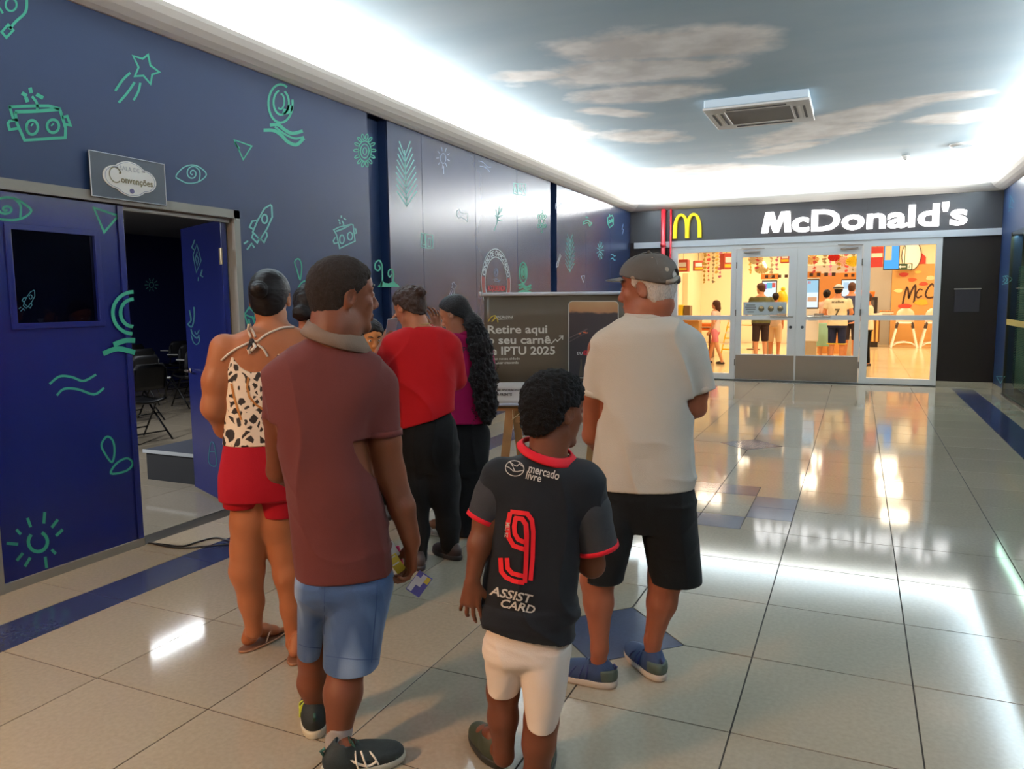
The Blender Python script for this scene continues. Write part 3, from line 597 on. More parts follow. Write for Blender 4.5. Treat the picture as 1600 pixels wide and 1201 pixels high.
# open leaf
hin = np.array([XL-.055, 4.335]); far = np.array([-5.06, 4.70]); dv = far-hin; ang = math.atan2(dv[1], dv[0]); W2 = .90
d2 = empty('door_2', None, None, (hin[0], hin[1], 0), ang, kind='structure')
q = MB(); q.box(0, W2, 0, .04, .02, 2.185, bevel=.002)
q.done('leaf', LEAF, d2)
HB = mat('worn_brass', srgb(170, 155, 125), rough=.35, metal=.8)
for z in (.35, 1.1, 1.92):
    q = MB(); q.box(-.004, .05, .038, .043, z-.06, z+.06); q.tube([(-.006, .045, z-.06), (-.006, .045, z+.06)], .008); q.done('hinge', HB, d2)
q = MB(); q.tube([(W2-.06, .04, 1.02), (W2-.06, .085, 1.02), (W2-.17, .09, 1.02)], .009); q.ball((W2-.06, .045, 1.02), .022, 10, (1, .4, 1)); q.done('door_handle', STEEL, d2)
nn = np.array([-math.sin(ang), math.cos(ang), 0]); P2 = np.array([hin[0], hin[1], 0])
# visible face is the one towards the camera
side = -1 if nn@(-P2) < 0 else 1
f0 = P2+nn*(.0415 if side > 0 else -.0015)
def m2(u, v):
    p = on_plane(u, v, f0, nn)-P2; return (p[0]*math.cos(ang)+p[1]*math.sin(ang), -p[0]*math.sin(ang)+p[1]*math.cos(ang), p[2])
painted('painted_diamond', [([(765, 490), (730, 590), (760, 755), (805, 640)], True, False), ([(768, 560), (752, 620), (768, 690), (782, 630), (768, 600)], False, False)], (180, 300), 6.0, m2, 1.6, DIM, d2)
painted('painted_fish', [([(745, 450), (718, 520), (745, 545)], False, False, 1.3), ([(815, 730), (800, 780), (822, 795)], False, False, 1.3), ([(780, 800), (778, 830)], False, False)], (180, 300), 6.0, m2, 1.6, DIM, d2)
painted('painted_swirl', [([(960, 50), (985, 200), (940, 265), (1000, 300), (1035, 150), (1030, 0)], False, True, 1.4), ([(985, 345), (1010, 420), (1075, 480), (1110, 440)], False, True, 1.3), ([(990, 440), (1020, 540), (1070, 580), (1110, 540), (1115, 470)], False, True), ([(1045, 380), (1075, 420), (1112, 355)], False, True)], (200, 480), 10.0, m2, 1.7, DIM, d2)
painted('painted_bell', [([(706, 628), (700, 690), (725, 700), (718, 632)], True, True), ([(704, 655), (722, 655)], False, False)], (0, 400), 2.145, m2, 1.3, DIM, d2)

# ------------------------------------------------------------------ meeting room shell, stage, chairs
MR = mat('meeting_room_paint', srgb(24, 32, 84), rough=.6)
b = MB(); b.box(-12.7, -12.55, -.5, 12.3, 0, 2.9); structure('wall_far', b, MR)
b = MB(); b.box(-12.6, XL-T, 12.2, 12.35, 0, 2.9); structure('wall_side', b, MR)
b = MB(); b.box(-12.6, XL-T, -.6, -.45, 0, 2.9); structure('wall_near', b, MR)
b = MB(); b.box(-12.6, XL-T, -.6, 12.3, 2.9, 3.0); structure('ceiling_meeting_room', b, mat('grey_ceiling', srgb(90, 92, 100), rough=.8))
mf = lambda u, v: on_plane(u, v, (-12.548, 0, 0), (1, 0, 0))
wfar = bpy.data.objects['wall_far']
painted('painted_sun', rays(340, 870, 38, 38, 62, 62, 10)+[(ell(340, 870, 22, 25), True, False)], (180, 300), 6.0, mf, 1.2, MINT, wfar)
painted('painted_waves', [([(265, 300), (300, 275), (320, 300), (350, 275), (370, 290), (405, 258)], False, False, 1.5)], (180, 300), 6.0, mf, 2, DIM, wfar)
st = empty('stage_platform', 'low black stage platform with a grey carpet top inside the meeting room', 'stage', (-6.5, 5.9, 0))
q = MB(); q.box(-.0, 1.30, -1.115, 1.2, 0, .25); q.done('skirt', mat('black_skirt', srgb(16, 16, 20), rough=.6), st, loc=(.70, 0, 0))
q = MB(); q.box(-.015, 1.30, -1.13, 1.2, .25, .275, bevel=.003); q.done('top', mat('grey_carpet', srgb(74, 78, 92), rough=.9, bump=(200, .3)), st, loc=(.70, 0, 0))
q = MB(); q.box(-.02, 1.30, -1.136, -1.13, .247, .278); q.done('edging', mat('pale_edging', srgb(165, 168, 170), rough=.4), st, loc=(.70, 0, 0))
CF = mat('black_plastic_shell', srgb(26, 26, 30), rough=.5); CM = mat('black_tube', srgb(30, 30, 32), rough=.35, metal=.4); CE = mat('white_edge', srgb(210, 210, 205), rough=.4)
def tablet_chair():
    r = empty('tablet_chair', None, 'chair')
    # shell seat and back, legs in an X, writing tablet at the right
    def shell(f, w, n, m, z): pass
    q = MB()
    V = []; F = []; nu, nv = 8, 6
    for top in (0, 1):
        for i in range(nv+1):
            for j in range(nu+1):
                x = (j/nu-.5)*.42; y = (i/nv-.5)*.42; z = .44+.035*(2*abs(j/nu-.5))**2-.02*(1-(2*(i/nv)-1)**2)+top*.022
                V.append((x*(1-.1*i/nv), y, z))
    s = (nu+1)*(nv+1)
    for i in range(nv):
        for j in range(nu):
            a = i*(nu+1)+j; F += [(a, a+nu+1, a+nu+2, a+1), (s+a, s+a+1, s+a+nu+2, s+a+nu+1)]
    rim = [j for j in range(nu+1)]+[(i*(nu+1)+nu) for i in range(1, nv+1)]+[nv*(nu+1)+j for j in range(nu-1, -1, -1)]+[i*(nu+1) for i in range(nv-1, 0, -1)]
    for a, b_ in zip(rim, rim[1:]+rim[:1]): F.append((a, b_, b_+s, a+s))
    mesh('seat', V, F, CF, r, smooth=True)
    V = []; F = []; 
    for top in (0, 1):
        for i in range(nv+1):
            for j in range(nu+1):
                f = i/nv; wd = .44*(1-.28*(max(0, f-.55)/.45)**2.2); x = (j/nu-.5)*wd; z = .60+.30*f; y = -.235-.06*f+.04*(2*(j/nu)-1)**2+top*.02
                V.append((x, y, z))
    for i in range(nv):
        for j in range(nu):
            a = i*(nu+1)+j; F += [(a, a+1, a+nu+2, a+nu+1), (s+a, s+a+nu+1, s+a+nu+2, s+a+1)]
    for a, b_ in zip(rim, rim[1:]+rim[:1]): F.append((b_, a, a+s, b_+s))
    mesh('backrest', V, F, CF, r, smooth=True)
    for sx in (-1, 1):
        q = MB(); q.tube([(sx*.20, .27, 0), (sx*.20, -.02, .42), (sx*.20, -.20, .50), (sx*.195, -.25, .84)], .011); q.done('leg', CM, r, smooth=True)
        q = MB(); q.tube([(sx*.215, -.27, 0), (sx*.215, .05, .30), (sx*.215, .17, .43)], .011); q.done('leg', CM, r, smooth=True)
    for y_, z_ in ((.19, .12), (-.18, .10), (-.05, .425)): q = MB(); q.tube([(-.205, y_, z_), (.205, y_, z_)], .0085); q.done('stretcher', CM, r, smooth=True)
    q = MB(); q.tube([(.21, -.22, .62), (.27, -.10, .66), (.28, .15, .685)], .010); q.done('tablet_arm', CM, r, smooth=True)
    pts = [(.10, -.0), (.36, -.08), (.40, -.02), (.40, .38), (.34, .43), (.02, .43), (-.02, .38), (.02, .18)]
    q = MB(); q.prism([(x, y, .695) for x, y in pts], (0, 0, .016)); tb = q.done('tablet', CF, r)
    q = MB(); q.tube([(x*1.0, y, .703) for x, y in pts], .009, 6, True); q.done('tablet_edge', CE, tb)
    return r
ch0 = tablet_chair()
CH_ = [(-7.55, 6.18, 1.45, 'tablet chair nearest the stage, half hidden by the closed door leaf'), (-9.35, 8.62, 1.35, 'tablet chair with rounded back beside the open door leaf'), (-8.85, 7.20, 1.5, 'tablet chair behind the nearest one, its tablet edge white'),
       (-10.2, 8.30, 1.4, 'tablet chair in the third row, left of the rounded back chair'), (-10.5, 9.5, 1.45, 'tablet chair in the third row beside the open door leaf'), (-11.4, 9.10, 1.5, 'tablet chair in the last row under the small painted sun'), (-11.6, 10.3, 1.4, 'tablet chair in the last row at its right end')]
for i, (x, y, rz, lb) in enumerate(CH_):
    o = ch0 if i == 0 else copy_tree(ch0)
    o.location = (x, y, 0); o.rotation_euler = (0, 0, rz); o['label'] = 'black '+lb; o['group'] = 'tablet chairs in the meeting room'
# cable on the floor
q = MB(); pts = [floor_at(u, v, .008) for u, v in ((232, 848), (255, 850), (285, 853), (310, 846), (338, 840), (365, 846), (400, 850), (430, 846))]
q.tube(catmull(pts), .006, 6); q.tube([p+np.array([.03, .02, 0]) for p in catmull([floor_at(u, v, .008) for u, v in ((232, 850), (270, 856), (320, 853), (360, 848), (400, 838), (432, 832))])], .006, 6)
props(q.done('power_cable', mat('black_rubber', srgb(22, 20, 22), rough=.5), smooth=True), 'pair of thin black cables running across the floor from the meeting room doorway', 'cable')

ps_ = floor_at(437, 843); q = MB(); q.box(-.10, .10, -.03, .03, .0, .035, bevel=.004); r_ = q.done('strip_body', mat('power_strip_black', srgb(20, 20, 22), rough=.4)); e_ = empty('power_strip', 'black power strip on the floor at the end of the black cables', 'power strip', tuple(ps_), .9); r_.parent = e_
for k in range(4): q = MB(); q.lathe([(0, 0), (.016, 0), (.016, .004), (0, .004)], (-.066+k*.044, 0, .034), 10); q.done('socket', DIM if False else FRAME, e_)
# ------------------------------------------------------------------ right-hand shop window
gw = empty('window_1', None, None, (XR, 12.2, 0), kind='structure')
q = MB(); q.box(-.004, .006, -2.0, 2.0, .03, 2.55); q.done('pane', GREENPANE, gw)
q = MB(); q.box(-.02, .03, -2.0, 2.0, 0, .03); q.box(-.01, .03, 1.97, 2.0, .03, 2.55); q.done('window_frame', mat('dark_bronze', srgb(60, 56, 50), rough=.4, metal=.5), gw)
q = MB(); q.box(-.008, -.0045, -2.0, 1.97, 1.12, 1.21); 
q.done('sticker_band', mat('gold_sticker', srgb(190, 165, 95), rough=.5), gw)
sl = MB()
for k in range(72):
    z = .16+k*.026; sl.bar((.115, -2.0, z), (.115, 1.95, z), .022, .002, (.8, 0, 1))
o = sl.done('blind_slats', mat('pale_blind', srgb(150, 175, 165), rough=.6), gw); o['kind'] = 'stuff'
b = MB(); b.box(XR+1.5, XR+1.6, 10, 14.4, 0, 2.7); structure('wall_shop', b, mat('shop_wall', srgb(110, 120, 118), rough=.8))
mr = lambda u, v: on_plane(u, v, (XR-.0016, 0, 0), (1, 0, 0))
painted('painted_eye', [([(1567, 432), (1574, 431), (1581, 436), (1574, 442), (1566, 444)], False, True), ([(1568, 434), (1570, 437), (1567, 440)], False, False), ([(1571, 432), (1574, 437), (1570, 442)], False, True)], (0, 0), 1, mr, 1.2, MINT, wr)
painted('painted_triangle', [([(1557, 588), (1570, 588), (1563, 599)], True, False)], (0, 0), 1, mr, 1.2, MINT, wr)
painted('painted_branch', [([(1578, 305), (1584, 316)], False, False), ([(1579, 312), (1577, 325)], False, False), ([(1577, 322), (1583, 325)], False, False), ([(1578, 328), (1576, 330)], False, False)], (0, 0), 1, mr, 1.5, DIM, wr)

# ------------------------------------------------------------------ ceiling fittings
ac = empty('ceiling_cassette', 'white square air conditioning cassette on the painted sky ceiling', 'air conditioner', (-1.04, 8.93, ZC))
q = MB(); q.box(-.52, .52, -.50, .50, -.085, -.0, bevel=.012); q.done('housing', mat('ac_blue_white', srgb(190, 208, 222), rough=.5), ac)
q = MB()
ACW = mat('ac_white', srgb(205, 205, 203), rough=.5)
q.box(-.53, .53, -.51, -.33, -.112, -.088, bevel=.006); q.box(-.53, .53, .33, .51, -.112, -.088, bevel=.006); q.box(-.53, -.33, -.33, .33, -.112, -.088, bevel=.006); q.box(.33, .53, -.33, .33, -.112, -.088, bevel=.006)
q.done('fascia', ACW, ac)
q = MB(); q.box(-.33, .33, -.33, .33, -.106, -.09); q.done('grille', mat('ac_grey_grille', srgb(120, 122, 124), rough=.6), ac)
DK = mat('dark_slot', srgb(60, 60, 62), rough=.7)
for a, b_, c_, d_ in ((-.30, .30, -.43, -.385), (-.30, .30, .385, .43)):
    q = MB(); q.box(a, b_, c_, d_, -.1155, -.110); q.done('louvre', DK, ac)
for sx in (-1, 1):
    for k in range(3):
        q = MB(); x = sx*(.37+k*.045); q.box(x-.012, x+.012, -.28, .28, -.1155, -.110); q.done('louvre', DK if k != 1 else ACW, ac)
sp = empty('ceiling_speaker', 'flat round grey speaker on the ceiling near the right corner', 'speaker', tuple(floor_at(1504, 225, ZC)))
q = MB(); q.lathe([(.0, -.03), (.13, -.03), (.16, -.015), (.16, 0)], n=28); q.done('rim', ACW, sp); q = MB(); q.lathe([(0, -.034), (.12, -.034), (.12, -.03)], n=24); q.done('grille', mat('speaker_mesh', srgb(120, 140, 150), rough=.6), sp)
sd = empty('smoke_detector', 'small white smoke detector on the ceiling left of the round speaker', 'detector', tuple(floor_at(1415, 243, ZC)))
q = MB(); q.lathe([(0, -.06), (.03, -.06), (.035, -.03), (.055, -.025), (.055, 0)], n=20); q.done('body', ACW, sd, smooth=True); q = MB(); q.lathe([(0, -.064), (.012, -.064), (.012, -.058)], n=12); q.done('sensor', DK, sd)

# ------------------------------------------------------------------ storefront glazing
EY = (0, -1, 0)
b = MB()
fy0, fy1 = YS-.035, YS+.06
def fbox(mb, x0, x1, z0, z1, y0=fy0, y1=fy1): mb.box(x0, x1, y0, y1, z0, z1); return mb
fbox(b, -3.40, -3.25, 0, 2.585); fbox(b, -2.225, -2.13, 0, 2.585); fbox(b, .06, .19, 0, 2.585); fbox(b, 1.205, 1.30, 0, 2.585)
fbox(b, -3.25, -2.225, 2.465, 2.585); fbox(b, .19, 1.205, 2.47, 2.585); fbox(b, -2.13, .06, 2.50, 2.585)
fbox(b, -3.25, -2.225, 0, .13); fbox(b, .19, 1.205, 0, .12)
fbox(b, -3.25, -2.225, 1.16, 1.25); fbox(b, .19, 1.205, 1.16, 1.25)
structure('trim_6', b, ALU)
for n, (x0, x1) in enumerate(((-3.25, -2.225), (.19, 1.205))):
    w_ = empty('window_%d' % (n+2), None, None, (0, YS+.01, 0), kind='structure')
    for z0, z1 in ((.12, 1.16), (1.25, 2.47)):
        q = MB(); q.box(x0, x1, -.004, .004, z0, z1); q.done('pane', PANE, w_)
def shop_door(n, x0, x1, g0, g1, hx):
    d = empty('door_%d' % n, None, None, (0, YS-.01, 0), kind='structure')
    q = MB()
    for a, b_, c_, e in ((x0, g0, .02, 2.495), (g1, x1, .02, 2.495), (g0, g1, 2.345, 2.495), (g0, g1, 1.16, 1.25), (g0, g1, .02, .51)): q.box(a, b_, -.022, .022, c_, e)
    q.done('leaf_frame', ALU, d)
    q = MB(); q.box(x0+.015, x1-.015, -.028, -.022, .03, .495, bevel=.002); q.done('kick_plate', STEEL, d)
    for z0, z1 in ((.51, 1.16), (1.25, 2.345)):
        q = MB(); q.box(g0, g1, -.004, .004, z0, z1); q.done('pane', PANE, d)
    hc = g1-.30 if hx < 0 else g0+.02
    q = MB(); q.tube([(hc, -.02, 1.235), (hc, -.07, 1.225), (hc+.40, -.07, 1.225), (hc+.40, -.02, 1.235)], .011, 8); q.box(hc+.12, hc+.28, -.04, -.02, 1.235, 1.285); q.done('door_handle', mat('satin_handle', srgb(190, 186, 180), rough=.25, metal=.9), d)
    lx = g1+.06 if hx < 0 else g0-.06
    q = MB(); q.lathe([(0, 0), (.028, 0), (.028, .012), (0, .012)], n=16)
    for v in q.bm.verts: v.co = Vector((lx+v.co.x, -.022-v.co.z, 1.03+v.co.y))
    q.done('lock', DK, d)
    cx = g0-.02 if hx < 0 else g1-.32
    q = MB(); q.bar((cx, -.05, 2.52), (cx+.42, -.06, 2.50), .02, .015); q.bar((cx+.05, -.04, 2.44), (cx+.34, -.055, 2.45), .03, .02); q.done('door_closer', STEEL, d)
    for z in (.35, 1.3, 2.2):
        q = MB(); hxx = x0 if hx < 0 else x1; q.tube([(hxx, -.03, z-.06), (hxx, -.03, z+.06)], .012, 8); q.done('hinge', STEEL, d)
    return d
sd1 = shop_door(3, -2.125, -1.037, -2.02, -1.185, -1)
sd2 = shop_door(4, -1.034, .055, -.86, -.04, 1)
b = MB(); b.box(-3.4, 1.3, YS-.05, YS+.10, 0, .018); structure('trim_7', b, mat('dark_threshold', srgb(50, 48, 46), rough=.5))
# burger banner stuck across the first door
bn = empty('door_banner', 'grey white strip banner with three burgers stuck on the left shop door', 'banner', (-1.60, YS-.032, 1.385))
q = MB(); q.box(-.385, .395, -.004, -.001, -.125, .118); q.done('strip', mat('banner_white', srgb(185, 190, 192), rough=.5), bn)
for i in range(3):
    x = -.055+i*.17
    q = MB(); q.lathe([(0, 0), (.055, 0), (.055, .006), (0, .008)], (0, 0, 0), 18)
    for v in q.bm.verts: v.co = Vector((x+v.co.x, -.004-v.co.z, -.01+v.co.y))
    q.done('plate', mat('plate_olive', srgb(120, 108, 80), rough=.5), bn)
    q = MB(); q.ball((x, -.012, .012), .034, 12, (1, .3, .8)); q.done('bun', mat('bun_brown', srgb(196, 160, 110), rough=.5), bn, smooth=True)
    q = MB(); q.box(x-.04, x+.04, -.016, -.006, -.022, -.012); q.done('patty', mat('patty_brown', srgb(70, 46, 30), rough=.6), bn)
for i, (wd, z) in enumerate(((.16, .06), (.2, .02), (.18, -.02), (.12, -.07))):
    q = MB(); q.box(-.25-wd/2, -.25+wd/2, -.0055, -.004, z-.010, z+.010); q.done('printed_line', mat('print_grey', srgb(110, 108, 104)), bn)
# illuminated signs
YEL = emis('lit_yellow', (1.0, .86, .05), 1.25); YSIDE = mat('yellow_side', srgb(190, 160, 10), rough=.4, emit=(1, .75, 0), estr=.25)
lg = empty('arches_sign', 'glowing yellow double arch M emblem on the dark fascia', 'sign', (-3.07, YS-.011, 2.75))
def arch_half(x0, x1, zt, w0, w1):      # closed outline of one arch
    o_ = []; i_ = []
    for k in range(25):
        a = PI*k/24; cx = (x0+x1)/2; rx = (x1-x0)/2
        z = zt*math.sin(a)**.62
        w = w1+(w0-w1)*abs(math.cos(a))
        o_.append((cx-(rx)*math.cos(a), z)); i_.append((cx-(rx-w)*math.cos(a), max(0, z-w1*1.15*math.sin(a)**.4) if 0 < k < 24 else 0))
    return o_, i_
for k, (x0, x1) in enumerate(((-.275, .035), (-.035, .275))):
    o_, i_ = arch_half(x0, x1, .475, .07, .045)
    V = []; F = []
    for y in (-.075, -.0):
        V += [(x, y, z) for x, z in o_]+[(x, y, z) for x, z in i_]
    n = 25
    for j in range(n-1):
        F += [(j, j+1, n+j+1, n+j), (2*n+j, 3*n+j, 3*n+j+1, 2*n+j+1), (j, 2*n+j, 2*n+j+1, j+1), (n+j, n+j+1, 3*n+j+1, 3*n+j)]
    F += [(0, n, 3*n, 2*n), (n-1, 3*n-1, 4*n-1, 2*n-1)]
    me_o = mesh('arch', V, F, [YEL, YSIDE], lg)
    for p in me_o.data.polygons: p.material_index = 0 if p.normal.y < -.9 or p.center.y < -.074 else 1
me = text_me("cDonald's", .50, .014, 'LEFT', 0, 1.0, .035)
xs = [v.co.x for v in me.vertices]; kx = 2.80/(max(xs)-min(xs))
for v in me.vertices: v.co = Vector((-1.155+(v.co.x-min(xs))*kx, YS-.045-v.co.z, 2.79+v.co.y*1.03))
_b = bmesh.new(); _b.from_mesh(me)
_m = [(-1.69, 0), (-1.62, .375), (-1.475, .375), (-1.42, .19), (-1.345, .375), (-1.19, .375), (-1.165, 0), (-1.275, 0), (-1.295, .245), (-1.385, 0), (-1.475, 0), (-1.535, .245), (-1.575, 0)]
_A = [_b.verts.new((x, YS-.08, 2.785+z)) for x, z in _m]; _B = [_b.verts.new((x, YS-.012, 2.785+z)) for x, z in _m]
_b.faces.new(_A); _b.faces.new(_B[::-1])
for i in range(len(_m)): _b.faces.new((_A[i], _A[(i+1) % len(_m)], _B[(i+1) % len(_m)], _B[i]))
bmesh.ops.triangulate(_b, faces=[f for f in _b.faces if len(f.verts) > 4]); _b.to_mesh(me); _b.free()
me.update(); ls = link('letter_sign', me, [emis('lit_white', (1, 1, 1), 4.0)]); props(ls, 'large glowing white lettering spelling the restaurant name on the fascia', 'sign')

# red pipes at the left of the storefront
pr = empty('fire_pipe', 'thick red fire riser pipe left of the shop window', 'pipe', (-3.53, YS-.09, 0))
q = MB(); q.tube([(0, 0, .0), (0, 0, ZT)], .045, 14); q.done('pipe', RED, pr, smooth=True)
for z0_, z1_, r_ in ((1.2, 1.32, .062), (2.6, 2.66, .055)): q = MB(); q.tube([(0, 0, z0_), (0, 0, z1_)], r_, 14); q.done('coupling', RED, pr, smooth=True)
q = MB(); q.box(-.07, .07, .0, .08, 1.9, 1.93); q.done('clamp', STEEL, pr)
pr2 = empty('fire_pipe', 'thin red pipe beside the thick riser', 'pipe', (-3.385, YS-.08, 0)); 
q = MB(); q.tube([(0, 0, .9), (0, 0, ZT)], .02, 10); q.done('pipe', RED, pr2, smooth=True); q = MB(); q.box(-.07, .07, -.05, .05, .75, 1.0, bevel=.01); q.done('valve_box', RED, pr2); q = MB(); q.box(-.03, .04, -.055, -.05, .90, .97); q.done('valve_label', WHITE, pr2)
# intercom plate on the dark wall
ip = empty('wall_plate', 'small dark glossy notice holder on the black wall right of the shop', 'plate', tuple(on_plane(1511, 469, (0, YS-.012, 0), EY)))
q = MB(); q.box(-.19, .19, -.012, 0, -.20, .20, bevel=.004); q.done('backing', mat('dark_acrylic', srgb(56, 52, 56), rough=.12), ip); q = MB(); q.box(-.20, .20, -.02, 0, .185, .205); q.done('top_rail', STEEL, ip)

# ------------------------------------------------------------------ restaurant interior
CR = mat('cream_restaurant_wall', srgb(240, 226, 190), rough=.7); WP = mat('orange_wood_panel', srgb(214, 158, 88), rough=.45, noise=(3, .12)); YB = 28.2
GW = mat('grey_wall_tile', srgb(176, 166, 150), rough=.5)
b = MB(); b.box(-9, 6, YS+.2, YB+.2, -.12, -.003); rf = structure('floor_restaurant', b, mat('warm_grout', srgb(150, 120, 80), rough=.7))
RT_ = tile_mat('restaurant_tile', srgb(226, 200, 150), .05, .16)
for i in range(12):
    for j in range(11):
        x0, y0 = -6.2+i*.9, YS+.24+j*1.15
        if x0 > 4.2 or (x0 < -5.6): continue
        b = None; key = ('rt',)
        if key not in _tm:
            q = MB(); q.box(-.447, .447, -.572, .572, -.01, 0); o = q.done('tile', RT_); _tm[key] = o.data; o.parent = rf; o.location = (x0+.45, y0+.575, 0)
        else: o = bpy.data.objects.new('tile', _tm[key]); COL.objects.link(o); o.parent = rf; o.location = (x0+.45, y0+.575, 0)
b = MB(); b.box(-9, 1.0, YB, YB+.2, 0, 3.9); structure('wall_restaurant_back', b, CR)
b = MB(); b.box(-9, 6, YS+.2, YB+.2, 3.75, 3.85); structure('ceiling_restaurant', b, mat('restaurant_ceiling', srgb(235, 215, 180), rough=.8))
b = MB(); b.box(-9.2, -9, YS, YB, 0, 3.9); b.box(-6.3, -5.2, 24.0, YB, 0, 3.9); structure('wall_restaurant_left', b, CR)
b = MB(); b.box(4.6, 4.8, YS, YB, 0, 3.9); b.box(XR, 4.8, YS+.15, YS+.2, 0, 3.9); b.box(-9, XL, YS+.15, YS+.2, 0, 3.9); structure('wall_restaurant_right', b, CR)
b = MB(); b.box(1.0, 4.7, YB-.2, YB+.2, 2.62, 3.9); b.box(1.0, 4.7, YB-.16, YB+.2, 0, 2.62); ww = structure('wall_cafe', b, CR)
for i in range(3):
    q = MB(); q.box(1.0+i*1.22+.004, 1.0+(i+1)*1.22-.004, YB-.22, YB-.16, 0, 2.62); o = q.done('wood_panel', WP, ww)
b = MB(); b.box(-1.6, .995, YB-.18, YB, 0, 2.66); structure('wall_tiled', b, GW)
DB = mat('dark_brown_lettering', srgb(66, 36, 20), rough=.5)
BK = lambda y: (lambda u, v: on_plane(u, v, (0, y, 0), EY))
sgn = empty('cafe_sign', 'dark brown handwritten style lettering on the orange wood wall', 'sign', (1.0, YB-.23, 1.2))
kb = BK(YB-.228); o0 = np.array([1.0, YB-.23, 1.2]); kk = lambda u, v: kb(u, v)-o0
V = []; F = []
for pts, wd in (([(1410.5, 474), (1413, 462), (1417, 449), (1419.5, 456), (1420, 465), (1424, 455), (1430, 445.5), (1430, 458), (1428, 472)], 3.0), ([(1441, 452.5), (1436, 452), (1431.5, 460), (1434, 465), (1440, 462)], 2.2), ([(1459, 447), (1456, 443.5), (1450, 450), (1446, 460), (1450, 465), (1458, 464), (1464, 461)], 2.8),
                ([(1472, 452), (1466, 458), (1468, 464), (1474, 456), (1473, 464)], 2.2), ([(1480, 470), (1484, 444), (1489, 442)], 2.2), ([(1478, 453), (1488, 452)], 2), ([(1489, 458), (1495, 454), (1490, 450), (1487, 460), (1495, 463)], 2.0), ([(1493, 446), (1497, 441)], 1.8)):
    v, f = ribbon(pts, wd, False, True); b_ = len(V); V += [kk(*p) for p in v]; F += [tuple(i+b_ for i in q) for q in f]
mesh('lettering', V, F, DB, sgn)
def front_box(name, u0, u1, v0, v1, y, dep, m, label, cat, group=None, bevel=0):
    """box whose front face covers the given photo area at depth y"""
    a = on_plane(u0, v0, (0, y, 0), EY); c_ = on_plane(u1, v1, (0, y, 0), EY)
    q = MB(); q.box(a[0], c_[0], y, y+dep, c_[2], a[2], bevel=bevel); o = q.done(name, m); props(o, label, cat, group); return o
def part_box(name, u0, u1, v0, v1, y, dep, m, parent):
    a = on_plane(u0, v0, (0, y, 0), EY); c_ = on_plane(u1, v1, (0, y, 0), EY); L = parent.location
    q = MB(); q.box(a[0]-L.x, c_[0]-L.x, y-L.y, y+dep-L.y, c_[2]-L.z, a[2]-L.z); return q.done(name, m, parent)
ORG = mat('orange_laminate', srgb(236, 120, 40), rough=.4); YLW = mat('yellow_plastic', srgb(250, 206, 30), rough=.4); WHP = mat('white_plastic', srgb(240, 232, 220), rough=.35); GRS = mat('green_sign', srgb(40, 70, 40), rough=.5)
# exit sign
ex = empty('exit_sign', 'dark green exit sign with a white arrow on the back wall above the wood panel', 'sign', tuple(on_plane(1413, 416.5, (0, YB-.5, 0), EY)))
q = MB(); q.box(-.23, .23, -.02, .02, -.1, .1); q.tube([(0, 0, .1), (0, 0, 1.0)], .012, 6); q.done('plate', GRS, ex)
q = MB(); q.prism([(-.18, -.022, 0), (-.10, -.022, .055), (-.10, -.022, .02), (.04, -.022, .02), (.04, -.022, -.02), (-.10, -.022, -.02), (-.10, -.022, -.055)], (0, -.003, 0)); q.done('arrow', WHP, ex)
q = MB(); q.box(.09, .2, -.025, -.022, -.08, .08); q.done('pictogram', WHP, ex); q = MB(); q.bar((.13, -.027, -.05), (.15, -.027, .04), .02, .004); q.done('figure', GRS, ex)
# menu screens
ms = empty('menu_screen', 'hanging menu screen glowing blue above the counter', 'screen', tuple(on_plane(1393, 401, (0, 26.2, 0), EY)))
q = MB(); q.box(-.22, .22, -.03, .03, -.40, .40, bevel=.01); q.tube([(0, 0, .4), (0, 0, 1.1)], .02, 6); q.done('casing', mat('black_casing', srgb(30, 26, 24)), ms)
q = MB(); q.box(-.20, .20, -.034, -.03, -.37, .37); q.done('display', emis('screen_blue', (.10, .42, .95), 1.3), ms)
q = MB(); q.box(-.18, .0, -.037, -.034, -.1, .33); q.done('picture', emis('screen_warm', (1, .72, .3), 1.1), ms)
mb2 = empty('menu_board', 'hanging red and white promotional board left of the blue screen', 'sign', tuple(on_plane(1370, 403, (0, 25.2, 0), EY)))
q = MB(); q.box(-.17, .17, -.02, .02, -.27, .33); q.done('board', mat('promo_red', srgb(190, 50, 46)), mb2); q = MB(); q.box(-.15, .15, -.023, -.02, .02, .14); q.done('stripe', WHP, mb2); q = MB(); q.tube([(0, 0, .3), (0, 0, .9)], .01, 6); q.done('cord', CM, mb2)
# lamp and red bell
lp = empty('oval_lamp', 'large oval white wall lamp above the cafe lettering', 'lamp', tuple(on_plane(1424, 399, (0, YB-.27, 0), EY)))
q = MB(); q.ball((0, 0, 0), 1, 24, (.27, .06, .46)); q.done('shade', mat('lamp_white', srgb(250, 232, 190), emit=(1, .82, .5), estr=.6), lp, smooth=True); q = MB(); q.tube([(p[0], -.03, p[1]) for p in ell(0, 0, .28, .47, 28)], .012, 6, True); q.done('rim', DB, lp)
rb = MB(); p = on_plane(1439, 404, (0, YB-.25, 0), EY); rb.prism([(p[0]+x, YB-.24, p[2]+z) for x, z in ((-.14, -.16), (.14, -.16), (.14, .05), (.07, .12), (.03, .17), (-.03, .17), (-.07, .12), (-.14, .05))], (0, .04, 0)); props(rb.done('wall_ornament', mat('ornament_red', srgb(210, 60, 50))), 'small red house shaped ornament on the cream wall', 'ornament')
